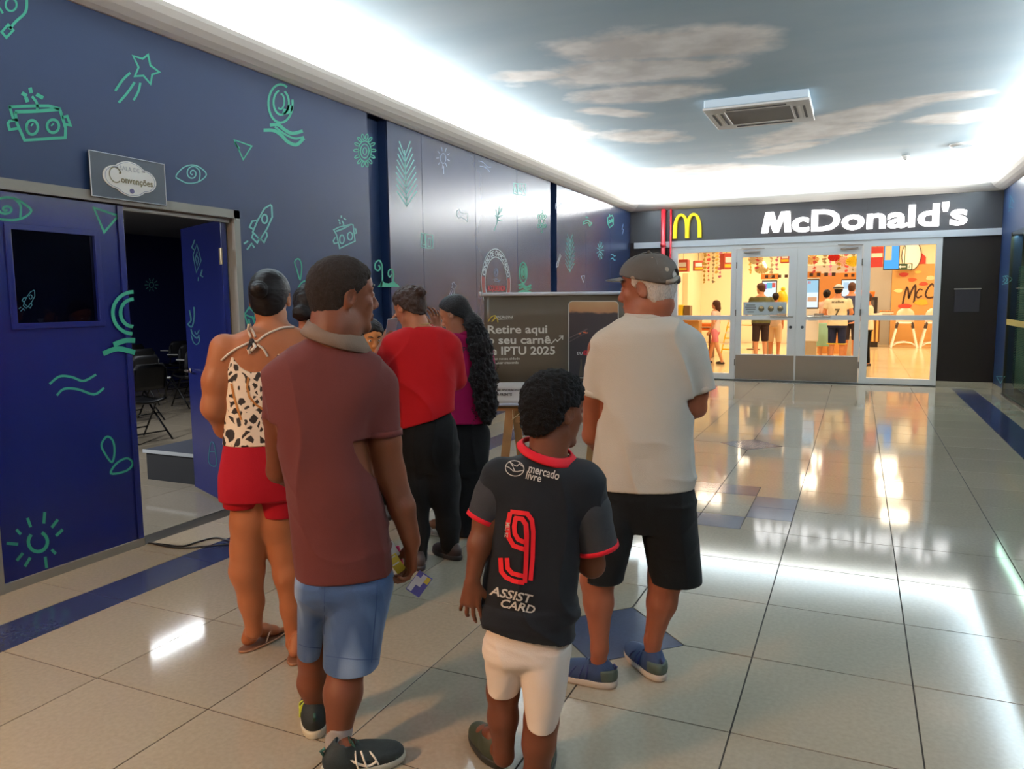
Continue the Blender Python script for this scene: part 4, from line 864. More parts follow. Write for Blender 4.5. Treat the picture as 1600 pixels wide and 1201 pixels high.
# paper stickers on wood wall
for i, (u, v, r_, c_) in enumerate(((1412, 429, .10, (200, 60, 50)), (1425, 437, .09, (226, 90, 40)), (1454, 434, .10, (240, 210, 160)), (1443, 443, .09, (210, 80, 50)), (1440, 472, .14, (240, 180, 50)), (1404, 454, .09, (245, 220, 150)), (1414, 479, .14, (215, 70, 50)), (1434, 425, .07, (245, 190, 90)))):
    p = on_plane(u, v, (0, YB-.226, 0), EY); q = MB(); q.prism([(p[0]+r_*1.4*math.cos(a)*(1+.2*math.sin(3*a+i)), YB-.226, p[2]+r_*.7*math.sin(a)) for a in np.linspace(0, 2*PI, 13)[:-1]], (0, -.006, 0)); props(q.done('paper_sticker', mat('paper_%d' % i, srgb(*c_))), ['red paper sticker at the top left of the wood wall', 'orange paper sticker left of centre on the wood wall', 'cream paper sticker at the top right of the wood wall', 'red orange paper sticker above the brown lettering', 'wide yellow paper sticker below the brown lettering', 'cream paper sticker left of the brown lettering', 'red paper sticker under the letter M', 'pale orange paper sticker on the top edge of the wood wall'][i], 'sticker', 'stickers on the wood wall')
# counter with slats
ct = empty('counter', 'service counter with vertical wooden slats and pale top', 'counter', (-.35, 26.6, 0))
q = MB(); q.box(-1.3, 1.02, 0, .7, .16, 1.0); q.done('body', mat('counter_body', srgb(120, 80, 40), rough=.5), ct)
q = MB(); q.box(-1.35, 1.07, -.06, .75, 1.0, 1.06); q.done('worktop', WHP, ct)
q = MB(); q.box(-1.25, .98, .06, .7, 0, .16); q.done('plinth', mat('plinth_dark', srgb(40, 30, 26)), ct)
sl0 = None
for k in range(19):
    if sl0 is None: q = MB(); q.box(0, .06, -.04, 0, .18, .99); sl0 = q.done('slat', mat('pale_slat', srgb(226, 176, 100), rough=.5), ct); sl0.location.x = -1.28
    else: o = sl0.copy(); COL.objects.link(o); o.parent = ct; o.location.x = -1.28+.122*k
cm = empty('coffee_machine', 'black coffee machine with orange cups on top on the counter', 'machine', (.28, 26.9, 1.06))
q = MB(); q.box(-.30, .30, -.2, .25, 0, .52, bevel=.02); q.done('body', mat('machine_black', srgb(40, 34, 34), rough=.3), cm); q = MB(); q.box(-.2, .2, -.22, -.2, .25, .42); q.done('panel', mat('machine_grey', srgb(90, 80, 76)), cm); q = MB(); q.lathe([(.08, 0), (.12, .2), (.1, .22)], (-.1, 0, .52), 12); q.lathe([(.08, 0), (.1, .16), (.09, .18)], (.12, 0, .52), 12); q.done('cup_stack', ORG, cm)
tr = empty('display_tray', 'tray of cakes on the counter right of the coffee machine', 'tray', (.84, 26.7, 1.06)); q = MB(); q.box(-.2, .2, -.12, .12, 0, .03); q.done('plate', WHP, tr)
for i in range(5):
    q = MB(); q.ball((-.16+i*.08, 0, .07), .04, 8, (1, 1, .8)); q.done('cake', mat('cake_%d' % i, srgb(200-20*(i % 2), 130, 70)), tr, smooth=True)
# white high chairs
def high_chair():
    r = empty('high_chair', None, 'chair')
    V = []; F = []; nu, nv = 10, 8
    for t_ in (0, 1):
        for i in range(nv+1):
            for j in range(nu+1):
                f = i/nv; wd = .50*(1-.55*max(0, (f-.5)/.5)**2.5); x = (j/nu-.5)*wd; V.append((x, -.20-.05*f+.10*(2*(j/nu)-1)**2+t_*.02, .80+.42*f))
    s = (nu+1)*(nv+1)
    for i in range(nv):
        for j in range(nu):
            a = i*(nu+1)+j; F += [(a, a+1, a+nu+2, a+nu+1), (s+a, s+a+nu+1, s+a+nu+2, s+a+1)]
    mesh('backrest', V, F, mat('translucent_white', srgb(236, 214, 190), rough=.3), r, smooth=True)
    q = MB(); q.lathe([(0, 0), (.22, 0), (.26, .03), (.24, .06), (0, .05)], (0, -.0, .74), 20); q.done('seat', WHP, r, smooth=True)
    q = MB(); q.box(-.28, .28, .18, .40, .90, .93, bevel=.01); q.done('tray', WHP, r)
    for sx in (-1, 1):
        for sy in (-1, 1):
            q = MB(); q.bar((sx*.20, sy*.14, .76), (sx*.36, sy*.28, 0), .055, .05); q.done('leg', WHP, r)
            q = MB(); q.bar((sx*.20, sy*.14, .79), (sx*.235, sy*.17, .60), .062, .056); q.done('leg_collar', mat('dark_collar', srgb(60, 44, 40)), r)
    for sy in (-1, 1):
        q = MB(); q.tube([(-.34, sy*.26, .06), (-.2, sy*.26, .15), (0, sy*.26, .18), (.2, sy*.26, .15), (.34, sy*.26, .06)], .02, 8); q.done('stretcher', WHP, r, smooth=True)
    return r
hc = high_chair()
for i, (x, y, lb) in enumerate(((1.36, 26.6, 'white plastic high chair on splayed legs beside the slatted counter'), (2.16, 26.6, 'white plastic high chair on splayed legs, right one, cut by the window frame'))):
    o = hc if i == 0 else copy_tree(hc); o.location = (x, y, 0); o['label'] = lb; o['group'] = 'white high chairs'; o.rotation_euler = (0, 0, PI*.0)
# order kiosks
def kiosk(u0, u1, v0, v1, y, label, colors, topbar=True, rz=0.):
    a = on_plane(u0, v0, (0, y, 0), EY); c_ = on_plane(u1, v1, (0, y, 0), EY); wd = c_[0]-a[0]; xc = (a[0]+c_[0])/2
    r = empty('order_kiosk', label, 'kiosk', (xc, y, 0), rz, 'self-order kiosks')
    zb, zt = c_[2], a[2]
    q = MB(); q.box(-wd/2-.02, wd/2+.02, -.03, .05, zb-.03, zt+.03, bevel=.01); q.done('bezel', mat('bezel_dark', srgb(50, 44, 42)), r)
    q = MB(); q.box(-wd/2, wd/2, -.034, -.03, zb, zt); q.done('display', emis('kiosk_screen', (.80, .90, 1), 1.25), r)
    for (fx0, fx1, fz0, fz1, cc) in colors:
        q = MB(); q.box(-wd/2+fx0*wd, -wd/2+fx1*wd, -.037, -.034, zb+fz0*(zt-zb), zb+fz1*(zt-zb)); q.done('picture', emis('kiosk_picture', cc, 1.), r)
    q = MB(); q.box(-wd/2-.03, wd/2+.03, -.02, .18, .55, zb-.03, bevel=.02); q.done('body', WHP, r)
    q = MB(); q.box(-.06, .10, -.03, -.02, zb-.30, zb-.18); q.done('card_reader', DK, r)
    q = MB(); q.box(-.12, .12, 0, .14, .03, .55); q.box(-.3, .3, -.1, .3, 0, .03); q.done('pedestal', mat('pedestal_grey', srgb(190, 170, 140)), r)
    if topbar:
        q = MB(); q.box(-wd/2-.05, wd/2+.05, -.02, .02, zt+.06, zt+.20); q.done('header', mat('kiosk_header', srgb(224, 140, 60)), r)
        for k in range(4): q = MB(); q.box(-wd/2+.05+k*.16, -wd/2+.13+k*.16, -.024, -.02, zt+.09, zt+.17); q.done('header_letter', DB, r)
    return r
kiosk(1192, 1212, 440, 478, 20.8, 'order kiosk in front of the man in green, wide white screen', [(.3, .7, .72, .95, (.2, .7, .9)), (.7, .95, .75, .95, (.9, .15, .12)), (.05, .3, .7, .9, (.5, .2, .7))])
kiosk(1261, 1277.5, 438, 480, 19.2, 'order kiosk with a tall pale blue screen beside the door glass', [(0, 1, .55, 1, (.45, .75, .98)), (.1, .35, .88, .97, (.85, .15, .12)), (.1, .9, .22, .38, (.85, .45, .25))])
kiosk(1316, 1336, 438, 470, 21.9, 'order kiosk behind the man in navy', [(.1, .5, .6, .9, (.6, .8, 1))])
front_box('partition_panel', 1281, 1336, 427, 566, 23.2, .12, mat('partition_orange', srgb(214, 146, 78), rough=.5), 'tall orange brown partition behind the customers at the kiosks', 'partition')
front_box('wall_cabinet', 1057, 1074, 427, 500, 25.0, .6, mat('cabinet_cream', srgb(240, 220, 180), rough=.5), 'cream cabinet against the left wall of the restaurant', 'cabinet')
# ketchup station: table, yellow dispenser
tb = empty('side_table', 'dining table with a thick orange top left of the walking girl', 'table', tuple(np.array(floor_at(1088, 558))*[1, 1, 0]))
q = MB(); q.box(-1.2, .50, -.4, .4, .84, .93, bevel=.02); q.done('tabletop', ORG, tb); q = MB(); q.box(-1.1, .48, -.38, .38, .74, .80); q.done('shelf', ORG, tb)
for x in (-1.0, .40):
    q = MB(); q.tube([(x, -.3, .8), (x, -.32, .35), (x, -.2, .3), (x, .2, .3), (x, .32, .35), (x, .3, .8)], .03, 8); q.done('leg', mat('table_leg_brown', srgb(110, 66, 40), rough=.4), tb, smooth=True)
    q = MB(); q.box(x-.03, x+.03, -.3, .3, 0, .3); q.done('leg', mat('table_leg_brown2', srgb(110, 66, 40)), tb)
cs = empty('condiment_station', 'yellow condiment station with chrome front at the left window edge', 'dispenser', tuple(on_plane(1066, 498, (0, 18.6, 0), EY)))
q = MB(); q.box(-.22, .03, -.1, .2, 0, .34, bevel=.01); q.done('box', YLW, cs); q = MB(); q.box(.05, .2, -.1, .2, 0, .32, bevel=.01); q.done('dispenser', mat('chrome_brown', srgb(150, 120, 90), rough=.25, metal=.7), cs); q = MB(); q.box(-.5, .42, -.2, .35, -.04, 0); q.done('shelf', WP, cs)
q = MB(); q.box(-.5, .42, -.1, .3, -1.22+.01, -.04); q.done('cupboard', WP, cs)
# hanging promo boxes and garlands
pb0 = None
for i, (u, v, y, wd, h, lb) in enumerate(((1068, 415, 19.5, .26, .30, 'hanging red and orange promo cube nearest the left window edge'), (1091, 415, 20.5, .25, .26, 'hanging red and white promo cube, second from left'), (1135, 408, 18.2, .22, .36, 'hanging red promo cube at the window top beside the door'), (1227, 402, 19.0, .20, .26, 'hanging red promo cube at the top right of the left door'), (1150, 410, 22.0, .24, .26, 'hanging red promo cube seen at the hinge side of the left door'))):
    p = on_plane(u, v, (0, y, 0), EY); r = empty('promo_cube', lb, 'sign', tuple(p), .3*(i % 3), 'hanging promo cubes')
    q = MB(); q.box(-wd/2, wd/2, -wd/2, wd/2, -h/2, h/2, bevel=.01); q.done('cube', mat('promo_cube_%d' % i, srgb(196, 70, 44), rough=.5), r)
    q = MB(); q.box(-wd*.35, wd*.35, -wd/2-.004, -wd/2, -h*.1, h*.25); q.done('label', WHP, r); q = MB(); q.box(-wd*.4, wd*.4, -wd/2-.004, -wd/2, -h*.4, -h*.2); q.done('label', YLW, r)
    q = MB(); q.tube([(0, 0, h/2), (0, 0, 3.75-p[2])], .006, 5); q.done('cord', CM, r)
rng = random.Random(3)
gl = [(1100, 441, 20), (1107, 437, 20.4), (1114, 440, 19.8), (1125, 432, 20), (1120, 425, 20.6), (1183, 418, 19), (1205, 432, 20.5), (1214, 420, 20), (1172, 426, 21), (1272, 424, 19), (1288, 416, 20), (1297, 428, 21), (1310, 419, 20), (1322, 423, 21), (1333, 421, 20)]
GM = [mat('garland_%d' % i, srgb(*c_), rough=.5) for i, c_ in enumerate(((196, 160, 60), (200, 70, 60), (170, 150, 110), (210, 120, 150)))]
for i, (u, v, y) in enumerate(gl):
    p = on_plane(u, v, (0, y, 0), EY); q = MB(); q.tube([(0, 0, 0), (0, 0, 3.75-p[2])], .004, 4)
    z = 0
    while z < 3.7-p[2]:
        s_ = rng.uniform(.025, .05); q.prism([(rng.uniform(-.03, .03)+s_*math.cos(a), -.01, z+s_*math.sin(a)) for a in np.linspace(0, 2*PI, 6)[:-1]], (0, .02, 0)); z += rng.uniform(.07, .13)
    o = q.done('paper_garland', GM[i % 4], loc=tuple(p)); wn, k0, kn = ('left shop window', 0, 5) if i < 5 else (('left door glass', 5, 4) if i < 9 else ('right door glass', 9, 6))
    od = ['leftmost', 'second from left', 'third from left', 'fourth from left', 'fifth from left', 'rightmost'][sorted(range(k0, k0+kn), key=lambda j: gl[j][0]).index(i)]
    props(o, ['gold', 'red', 'beige', 'pink'][i % 4]+' paper garland hanging in the %s, %s' % (wn, od), 'garland', 'hanging paper garlands')
for i, (u, v, y, c_) in enumerate(((1181, 405, 19.5, (235, 215, 170)), (1190, 420, 20, (240, 220, 160)), (1268, 405, 20, (235, 200, 140)), (1303, 402, 19.4, (230, 70, 60)), (1316, 408, 20.5, (230, 180, 160)), (1334, 408, 19.6, (250, 220, 60)))):
    p = on_plane(u, v, (0, y, 0), EY); r = empty('paper_lantern', ['cream paper fan hanging left in the left door glass', 'cream paper fan hanging lower in the left door glass', 'tan paper fan hanging at the left of the right door glass', 'red paper fan hanging in the right door glass', 'pink paper fan hanging in the right door glass', 'yellow paper fan hanging at the right of the right door glass'][i], 'decoration', tuple(p), 0, 'hanging paper fans')
    q = MB(); n = 16; R_ = .17 if i != 3 else .13
    ce = q.bm.verts.new((0, 0, 0)); rim = [q.bm.verts.new((R_*math.cos(2*PI*k/(2*n)), .02*(-1)**k, R_*math.sin(2*PI*k/(2*n))*.7)) for k in range(2*n)]
    for k in range(2*n): q.bm.faces.new((ce, rim[k], rim[(k+1) % (2*n)]))
    q.done('fan', mat('fan_%d' % i, srgb(*c_), rough=.6), r); q = MB(); q.tube([(0, 0, .1), (0, 0, 3.75-p[2])], .005, 4); q.done('cord', CM, r)
# yellow balloon-like bag, stool, pink light strip
yb = MB(); p = on_plane(1222, 467, (0, 21.2, 0), EY); yb.ball(tuple(p), .2, 14, (.75, .6, 1.15)); yb.ball((p[0]+.02, p[1], p[2]+.26), .06, 8); props(yb.done('yellow_bag', YLW, smooth=True), 'bright yellow bag behind the elbow of the man in green', 'bag')
ysl = empty('step_stool', 'yellow and white folding stand beside the walking girl', 'stand', tuple(floor_at(1139, 552)*np.array([1, 1, 0])))
for sx in (-1, 1):
    q = MB(); q.bar((sx*.12-.1, 0, 0), (sx*.12+.12, 0, 1.05), .03, .03); q.done('rail', YLW, ysl)
for k in range(6): q = MB(); q.box(-.2+.03*k, .06+.03*k, -.02, .02, .1+k*.16, .14+k*.16); q.done('rung', WHP if k % 2 else YLW, ysl)
# dining sets behind the door
def small_table(x, y, lb):
    r = empty('cafe_table', lb, 'table', (x, y, 0), 0, 'cafe tables'); q = MB(); q.lathe([(0, 0), (.36, 0), (.37, .015), (.36, .03), (0, .03)], (0, 0, .74), 24); q.done('tabletop', WP, r); q = MB(); q.lathe([(.2, 0), (.2, .02), (.03, .04), (.03, .74)], n=14); q.done('pedestal', mat('pedestal_warm', srgb(130, 110, 90), rough=.4), r); return r
small_table(-2.9, 24.6, 'cafe table seen low through the left door glass'); small_table(-1.35, 22.4, 'cafe table seen low through the right door glass')

# ------------------------------------------------------------------ implicit-surface modelling of people and clothes
def hashn(ix, iy, iz):
    h = (ix*374761393+iy*668265263+iz*2147483647) & 0xffffffff
    h = ((h ^ (h >> 13))*1274126177) & 0xffffffff
    return ((h ^ (h >> 16)) & 0xffff)/65535.
def vnoise(P, sc=(1, 1, 1), off=0):
    P = P*np.array(sc)+off; I = np.floor(P).astype(np.int64); f = P-I; f = f*f*(3-2*f); r = 0
    for i in (0, 1):
        for j in (0, 1):
            for k in (0, 1):
                w_ = (f[:, 0] if i else 1-f[:, 0])*(f[:, 1] if j else 1-f[:, 1])*(f[:, 2] if k else 1-f[:, 2])
                r = r+w_*hashn(I[:, 0]+i, I[:, 1]+j, I[:, 2]+k)
    return r
def smin(a, b_, k):
    h = np.clip(.5+.5*(b_-a)/k, 0, 1); return b_*(1-h)+a*h-k*h*(1-h)
A3 = lambda *a: np.array(a, float)
class Fig:
    """a list of primitives in a local frame, turned into one closed mesh"""
    def __init__(s): s.p = []
    def cone(s, a, b_, ra, rb, k=.02, op='add'): s.p.append(('cone', A3(*a), A3(*b_), ra, rb, k, op)); return s
    def chain(s, pts, k=.02, op='add'):
        for (a, ra), (b_, rb) in zip(pts, pts[1:]): s.cone(a, b_, ra, rb, k, op)
        return s
    def ell(s, c, r, R=None, k=.02, op='add'): s.p.append(('ell', A3(*c), A3(*r), np.eye(3) if R is None else R, 0, k, op)); return s
    def loft(s, secs, k=.02, op='add', p=2.3): s.p.append(('loft', secs, None, p, 0, k, op)); return s
    def cap(s, p0, n, R): n = A3(*n); s.p.append(('cap', A3(*p0), n/np.linalg.norm(n), R, 0, .0005, 'sub')); return s
    def plane(s, p0, n): n = A3(*n); s.p.append(('plane', A3(*p0), n/np.linalg.norm(n), 0, 0, 0, 'cut')); return s
    def bounds(s, q):
        t = q[0]
        if t == 'cone': r = max(q[3], q[4]); return np.minimum(q[1], q[2])-r, np.maximum(q[1], q[2])+r
        if t == 'cap': return q[1]-q[3], q[1]+q[3]
        if t == 'ell': e = np.sqrt(((q[3]*q[2])**2).sum(1)); return q[1]-e, q[1]+e
        if t == 'loft':
            S_ = q[1]; return A3(min(x[0]-x[3] for x in S_), min(x[1]-x[4] for x in S_), min(x[2] for x in S_)), A3(max(x[0]+x[3] for x in S_), max(x[1]+x[4] for x in S_), max(x[2] for x in S_))
    def field(s, res):
        B = [s.bounds(q) for q in s.p if q[0] != 'plane' and q[-1] == 'add']
        lo = np.min([b_[0] for b_ in B], 0)-3*res-.012; hi = np.max([b_[1] for b_ in B], 0)+3*res+.012
        n = np.ceil((hi-lo)/res).astype(int)+1; ax = [lo[i]+res*np.arange(n[i]) for i in range(3)]
        F = np.full(n, .2, np.float32)
        for q in s.p:
            if q[0] == 'plane':
                d = sum(((ax[i]-q[1][i])*q[2][i]).reshape([-1 if j == i else 1 for j in range(3)]) for i in range(3)); F = np.maximum(F, d.astype(np.float32)); continue
            a, b_ = s.bounds(q); k = max(q[-2], 1e-4); pad = k+2.5*res
            i0 = np.clip(((a-pad-lo)/res).astype(int), 0, n); i1 = np.clip(((b_+pad-lo)/res).astype(int)+2, 0, n)
            if (i1 <= i0).any(): continue
            sl = tuple(slice(i0[i], i1[i]) for i in range(3))
            X, Y, Z = (ax[i][i0[i]:i1[i]].reshape([-1 if j == i else 1 for j in range(3)]) for i in range(3))
            if q[0] == 'cone':
                A, Bp, ra, rb = q[1:5]; d = Bp-A; L2 = max(d@d, 1e-9)
                t = np.clip(((X-A[0])*d[0]+(Y-A[1])*d[1]+(Z-A[2])*d[2])/L2, 0, 1)
                D = np.sqrt((X-A[0]-t*d[0])**2+(Y-A[1]-t*d[1])**2+(Z-A[2]-t*d[2])**2)-(ra+t*(rb-ra))
            elif q[0] == 'cap':
                D = np.maximum(np.sqrt((X-q[1][0])**2+(Y-q[1][1])**2+(Z-q[1][2])**2)-q[3], -((X-q[1][0])*q[2][0]+(Y-q[1][1])*q[2][1]+(Z-q[1][2])*q[2][2]))
            elif q[0] == 'ell':
                c, r, R = q[1:4]; x, y, z = X-c[0], Y-c[1], Z-c[2]
                l = [(x*R[0, i]+y*R[1, i]+z*R[2, i]) for i in range(3)]
                k0 = np.sqrt(sum((l[i]/r[i])**2 for i in range(3))); k1 = np.sqrt(sum((l[i]/r[i]**2)**2 for i in range(3)))
                D = k0*(k0-1)/np.maximum(k1, 1e-6)
            else:
                S_ = sorted(q[1], key=lambda x_: x_[2]); zs = np.array([x_[2] for x_ in S_]); z1 = Z.ravel()
                # smooth interpolation of the sections
                def ip(c):
                    v = np.array([x_[c] for x_ in S_]); m_ = np.gradient(v, zs) if len(v) > 2 else np.full(len(v), (v[-1]-v[0])/(zs[-1]-zs[0]))
                    zz = np.clip(z1, zs[0], zs[-1]); i = np.clip(np.searchsorted(zs, zz)-1, 0, len(zs)-2); h = zs[i+1]-zs[i]; t = (zz-zs[i])/h
                    return ((2*t**3-3*t**2+1)*v[i]+(t**3-2*t**2+t)*h*m_[i]+(-2*t**3+3*t**2)*v[i+1]+(t**3-t**2)*h*m_[i+1]).reshape(1, 1, -1)
                ca, cb, w_, dp = ip(0), ip(1), np.maximum(ip(3), .005), np.maximum(ip(4), .005); pw = q[3]
                u_, v_ = np.abs(X-ca)/w_, np.abs(Y-cb)/dp
                r_ = (u_**pw+v_**pw)**(1/pw); g = np.sqrt((u_/w_)**2+(v_/dp)**2)/np.maximum(np.sqrt(u_**2+v_**2), 1e-5)
                D = (r_-1)/np.maximum(g, 1e-4)
                dz = np.maximum(Z-zs[-1], zs[0]-Z); D = np.where(dz > 0, np.sqrt(np.maximum(D, 0)**2+dz**2), D)
                D = np.maximum(D, dz)
            D = D.astype(np.float32)
            if q[-1] == 'add': F[sl] = smin(F[sl], D, k)
            elif q[-1] == 'sub': F[sl] = -smin(-F[sl], D, k)
            elif q[-1] == 'and': G = np.full_like(F, .2); G[sl] = D; F = np.maximum(F, G)
        return lo, res, F
def nets(fld):
    """surface nets: one quad mesh of the zero set"""
    lo, res, F = fld; F = F.copy()
    F[0] = F[-1] = .1; F[:, 0] = F[:, -1] = .1; F[:, :, 0] = F[:, :, -1] = .1
    Sg = F < 0; n = F.shape
    c = [Sg[i:n[0]-1+i, j:n[1]-1+j, k:n[2]-1+k] for i in (0, 1) for j in (0, 1) for k in (0, 1)]
    al = np.logical_and.reduce(c); an = np.logical_or.reduce(c); act = an & ~al
    idx = -np.ones(act.shape, np.int64); I = np.argwhere(act); idx[act] = np.arange(len(I))
    P = np.zeros((len(I), 3)); cnt = np.zeros(len(I)); cor = {}
    for i in (0, 1):
        for j in (0, 1):
            for k in (0, 1): cor[(i, j, k)] = F[I[:, 0]+i, I[:, 1]+j, I[:, 2]+k]
    for a in cor:
        for ax_ in range(3):
            if a[ax_]: continue
            b_ = list(a); b_[ax_] = 1; b_ = tuple(b_); fa, fb = cor[a], cor[b_]; m_ = (fa < 0) != (fb < 0)
            t = np.where(m_, fa/np.where(m_, fa-fb, 1), 0)
            q = np.tile(np.array(a, float), (len(I), 1)); q[:, ax_] = t
            P[m_] += q[m_]; cnt[m_] += 1
    P = lo+res*(I+P/np.maximum(cnt, 1)[:, None]); Q = []
    for ax_ in range(3):
        sl0 = [slice(1, None)]*3; sl0 = [slice(1, n[i]-1) for i in range(3)]; sl0[ax_] = slice(0, n[ax_]-1); sl1 = list(sl0); sl1[ax_] = slice(1, n[ax_])
        A, B = Sg[tuple(sl0)], Sg[tuple(sl1)]; E_ = np.argwhere(A != B); inside = A[tuple(E_.T)]
        off = np.array([1, 1, 1]); off[ax_] = 0; E_ = E_+off
        u_, v_ = [(1, 2), (2, 0), (0, 1)][ax_]; du = np.zeros(3, int); du[u_] = 1; dv_ = np.zeros(3, int); dv_[v_] = 1
        g = lambda e: idx[e[:, 0], e[:, 1], e[:, 2]]
        q = np.stack([g(E_-du-dv_), g(E_-dv_), g(E_), g(E_-du)], 1); q[~inside] = q[~inside][:, ::-1]; Q.append(q)
    Q = np.concatenate(Q); Q = Q[(Q >= 0).all(1)]; return P, Q
def relax(P, Q, it=1, lam=.5):
    for _ in range(it):
        s_ = np.zeros_like(P); c_ = np.zeros(len(P))
        for i in range(4):
            for j in (1, 3): np.add.at(s_, Q[:, i], P[Q[:, (i+j) % 4]]); np.add.at(c_, Q[:, i], 1)
        P = P*(1-lam)+lam*s_/np.maximum(c_, 1)[:, None]
    return P
def vnormals(P, Q):
    n = np.cross(P[Q[:, 2]]-P[Q[:, 0]], P[Q[:, 3]]-P[Q[:, 1]]); N = np.zeros_like(P)
    for i in range(4): np.add.at(N, Q[:, i], n)
    return N/np.maximum(np.linalg.norm(N, axis=1), 1e-12)[:, None]
def np_mesh(name, P, Q, m, parent, smooth=True, label=None):
    me = bpy.data.meshes.new(name); me.vertices.add(len(P)); me.vertices.foreach_set('co', P.astype(np.float32).ravel())
    me.loops.add(len(Q)*4); me.loops.foreach_set('vertex_index', Q.astype(np.int32).ravel()); me.polygons.add(len(Q))
    me.polygons.foreach_set('loop_start', np.arange(0, 4*len(Q), 4, dtype=np.int32)); me.update(calc_edges=True); me.validate()
    if smooth: me.shade_smooth()
    return link(name, me, m, parent, label=label)
def grow(name, fig, res, m, parent, rel=1, disp=None, smooth=True, label=None):
    P, Q = nets(fig.field(res)); P = relax(P, Q, rel)
    lf = [q_ for q_ in fig.p if q_[0] == 'loft' and q_[-1] == 'add']
    if disp is not None and lf:          # cloth hung on a trunk: both faces of the cloth move the same way, away from its axis
        S_ = sorted(lf[0][1], key=lambda x_: x_[2]); zs = [x_[2] for x_ in S_]; cx_ = np.interp(P[:, 2], zs, [x_[0] for x_ in S_]); cy_ = np.interp(P[:, 2], zs, [x_[1] for x_ in S_])
        d_ = np.stack([P[:, 0]-cx_, P[:, 1]-cy_, np.zeros(len(P))], 1); d_ /= np.maximum(np.linalg.norm(d_, axis=1), .05)[:, None]; P = P+d_*disp(P)[:, None]
    elif disp is not None: P = P+vnormals(P, Q)*disp(P)[:, None]
    return np_mesh(name, P, Q, m, parent, smooth, label)

def rotm(yaw, pitch=0., roll=0.):
    """columns: side (figure's right), forward, up.  yaw 0 = forward along +y; positive yaw turns towards +x"""
    cy_, sy_ = math.cos(-yaw), math.sin(-yaw); Rz = np.array([[cy_, -sy_, 0], [sy_, cy_, 0], [0, 0, 1]])
    cp, sp_ = math.cos(pitch), math.sin(pitch); Rx = np.array([[1, 0, 0], [0, cp, -sp_], [0, sp_, cp]])
    cr, sr = math.cos(roll), math.sin(roll); Ry = np.array([[cr, 0, sr], [0, 1, 0], [-sr, 0, cr]])
    return Rz@Rx@Ry
def head(f, c, R, s=1., fem=False, nose=1.):
    """skull, face, nose, lips, chin, ears about the head centre c"""
    c = A3(*c); L = lambda x, y, z: c+R@(A3(x, y, z)*s); E_ = lambda x, y, z, a, b_, d, k=.012, op='add', R2=None: f.ell(L(x, y, z), (a*s, b_*s, d*s), R if R2 is None else R@R2, k*s, op)
    E_(0, -.014, .030, .073, .092, .088, .03); E_(0, .030, .035, .064, .064, .068, .02)
    E_(0, .030, -.040, .056 if fem else .060, .064, .066, .025)
    f.cone(L(0, .070, -.098), L(0, .060, -.092), .019*s, .022*s, .02*s)
    for q in (-1, 1):
        f.cone(L(q*.050, .0, -.062), L(q*.018, .066, -.098), .016*s, .014*s, .02*s)         # jaw
        E_(q*.038, .060, -.018, .022, .020, .018, .015)                                        # cheekbone
        f.cone(L(q*.010, .088, .028), L(q*.046, .070, .026), .008*s, .007*s, .012*s)         # brow
        E_(q*.032, .096, .006, .017, .015, .011, .010, 'sub')                                 # socket
        E_(q*.031, .078, .006, .0145, .0135, .0125, .004)                                      # lids
        f.cone(L(q*.013, .100, -.034), L(q*.010, .098, -.036), .0075*s, .007*s, .006*s)      # nostril
    f.cone(L(0, .086, .014), L(0, .108*nose, -.022), .0085*s, .0105*s, .012*s); E_(0, .109*nose, -.029, .0115, .0115, .010, .006)
    E_(0, .088, -.060, .023, .012, .0065, .004); E_(0, .086, -.072, .021, .0125, .008, .003); f.cone(L(-.022, .098, -.0655), L(.022, .098, -.0655), .0015*s, .0015*s, .003*s, 'sub')
    for q in (-1, 1):
        Re = rotm(0, math.radians(-12))@np.array([[math.cos(q*.35), math.sin(q*.35), 0], [-math.sin(q*.35), math.cos(q*.35), 0], [0, 0, 1]])
        E_(q*.079, -.008, -.002, .0085, .0200, .034, .004, 'add', Re); E_(q*.087, -.004, .004, .0085, .0120, .022, .003, 'sub', Re); E_(q*.079, .008, -.006, .0065, .006, .008, .002); f.cone(L(q*.080, -.004, .010), L(q*.081, -.012, -.014), .0035*s, .003*s, .003*s)
    return L
def skull_hair(f, c, R, s=1., t=.010, k=.03, front=(.088, .078), back=(-.075, -.085), low=0):
    """hair cap: the cranium grown by t, kept above and behind the hairline running from front to back"""
    c = A3(*c); L = lambda x, y, z: c+R@(A3(x, y, z)*s)
    f.ell(L(0, -.016, .030), ((.073+t)*s, (.092+t)*s, (.088+t)*s), R, k*s); f.ell(L(0, .022, .037), ((.064+t)*s, (.066+t)*s, (.069+t)*s), R, k*s)
    f.ell(L(0, -.040, -.030+low), ((.056+t)*s, (.050+t)*s, (.055+t)*s), R, k*s)
    d = A3(0, front[0]-back[0], front[1]-back[1]); n = A3(0, d[2], -d[1]); f.plane(L(0, (front[0]+back[0])/2, (front[1]+back[1])/2), R@n); return L
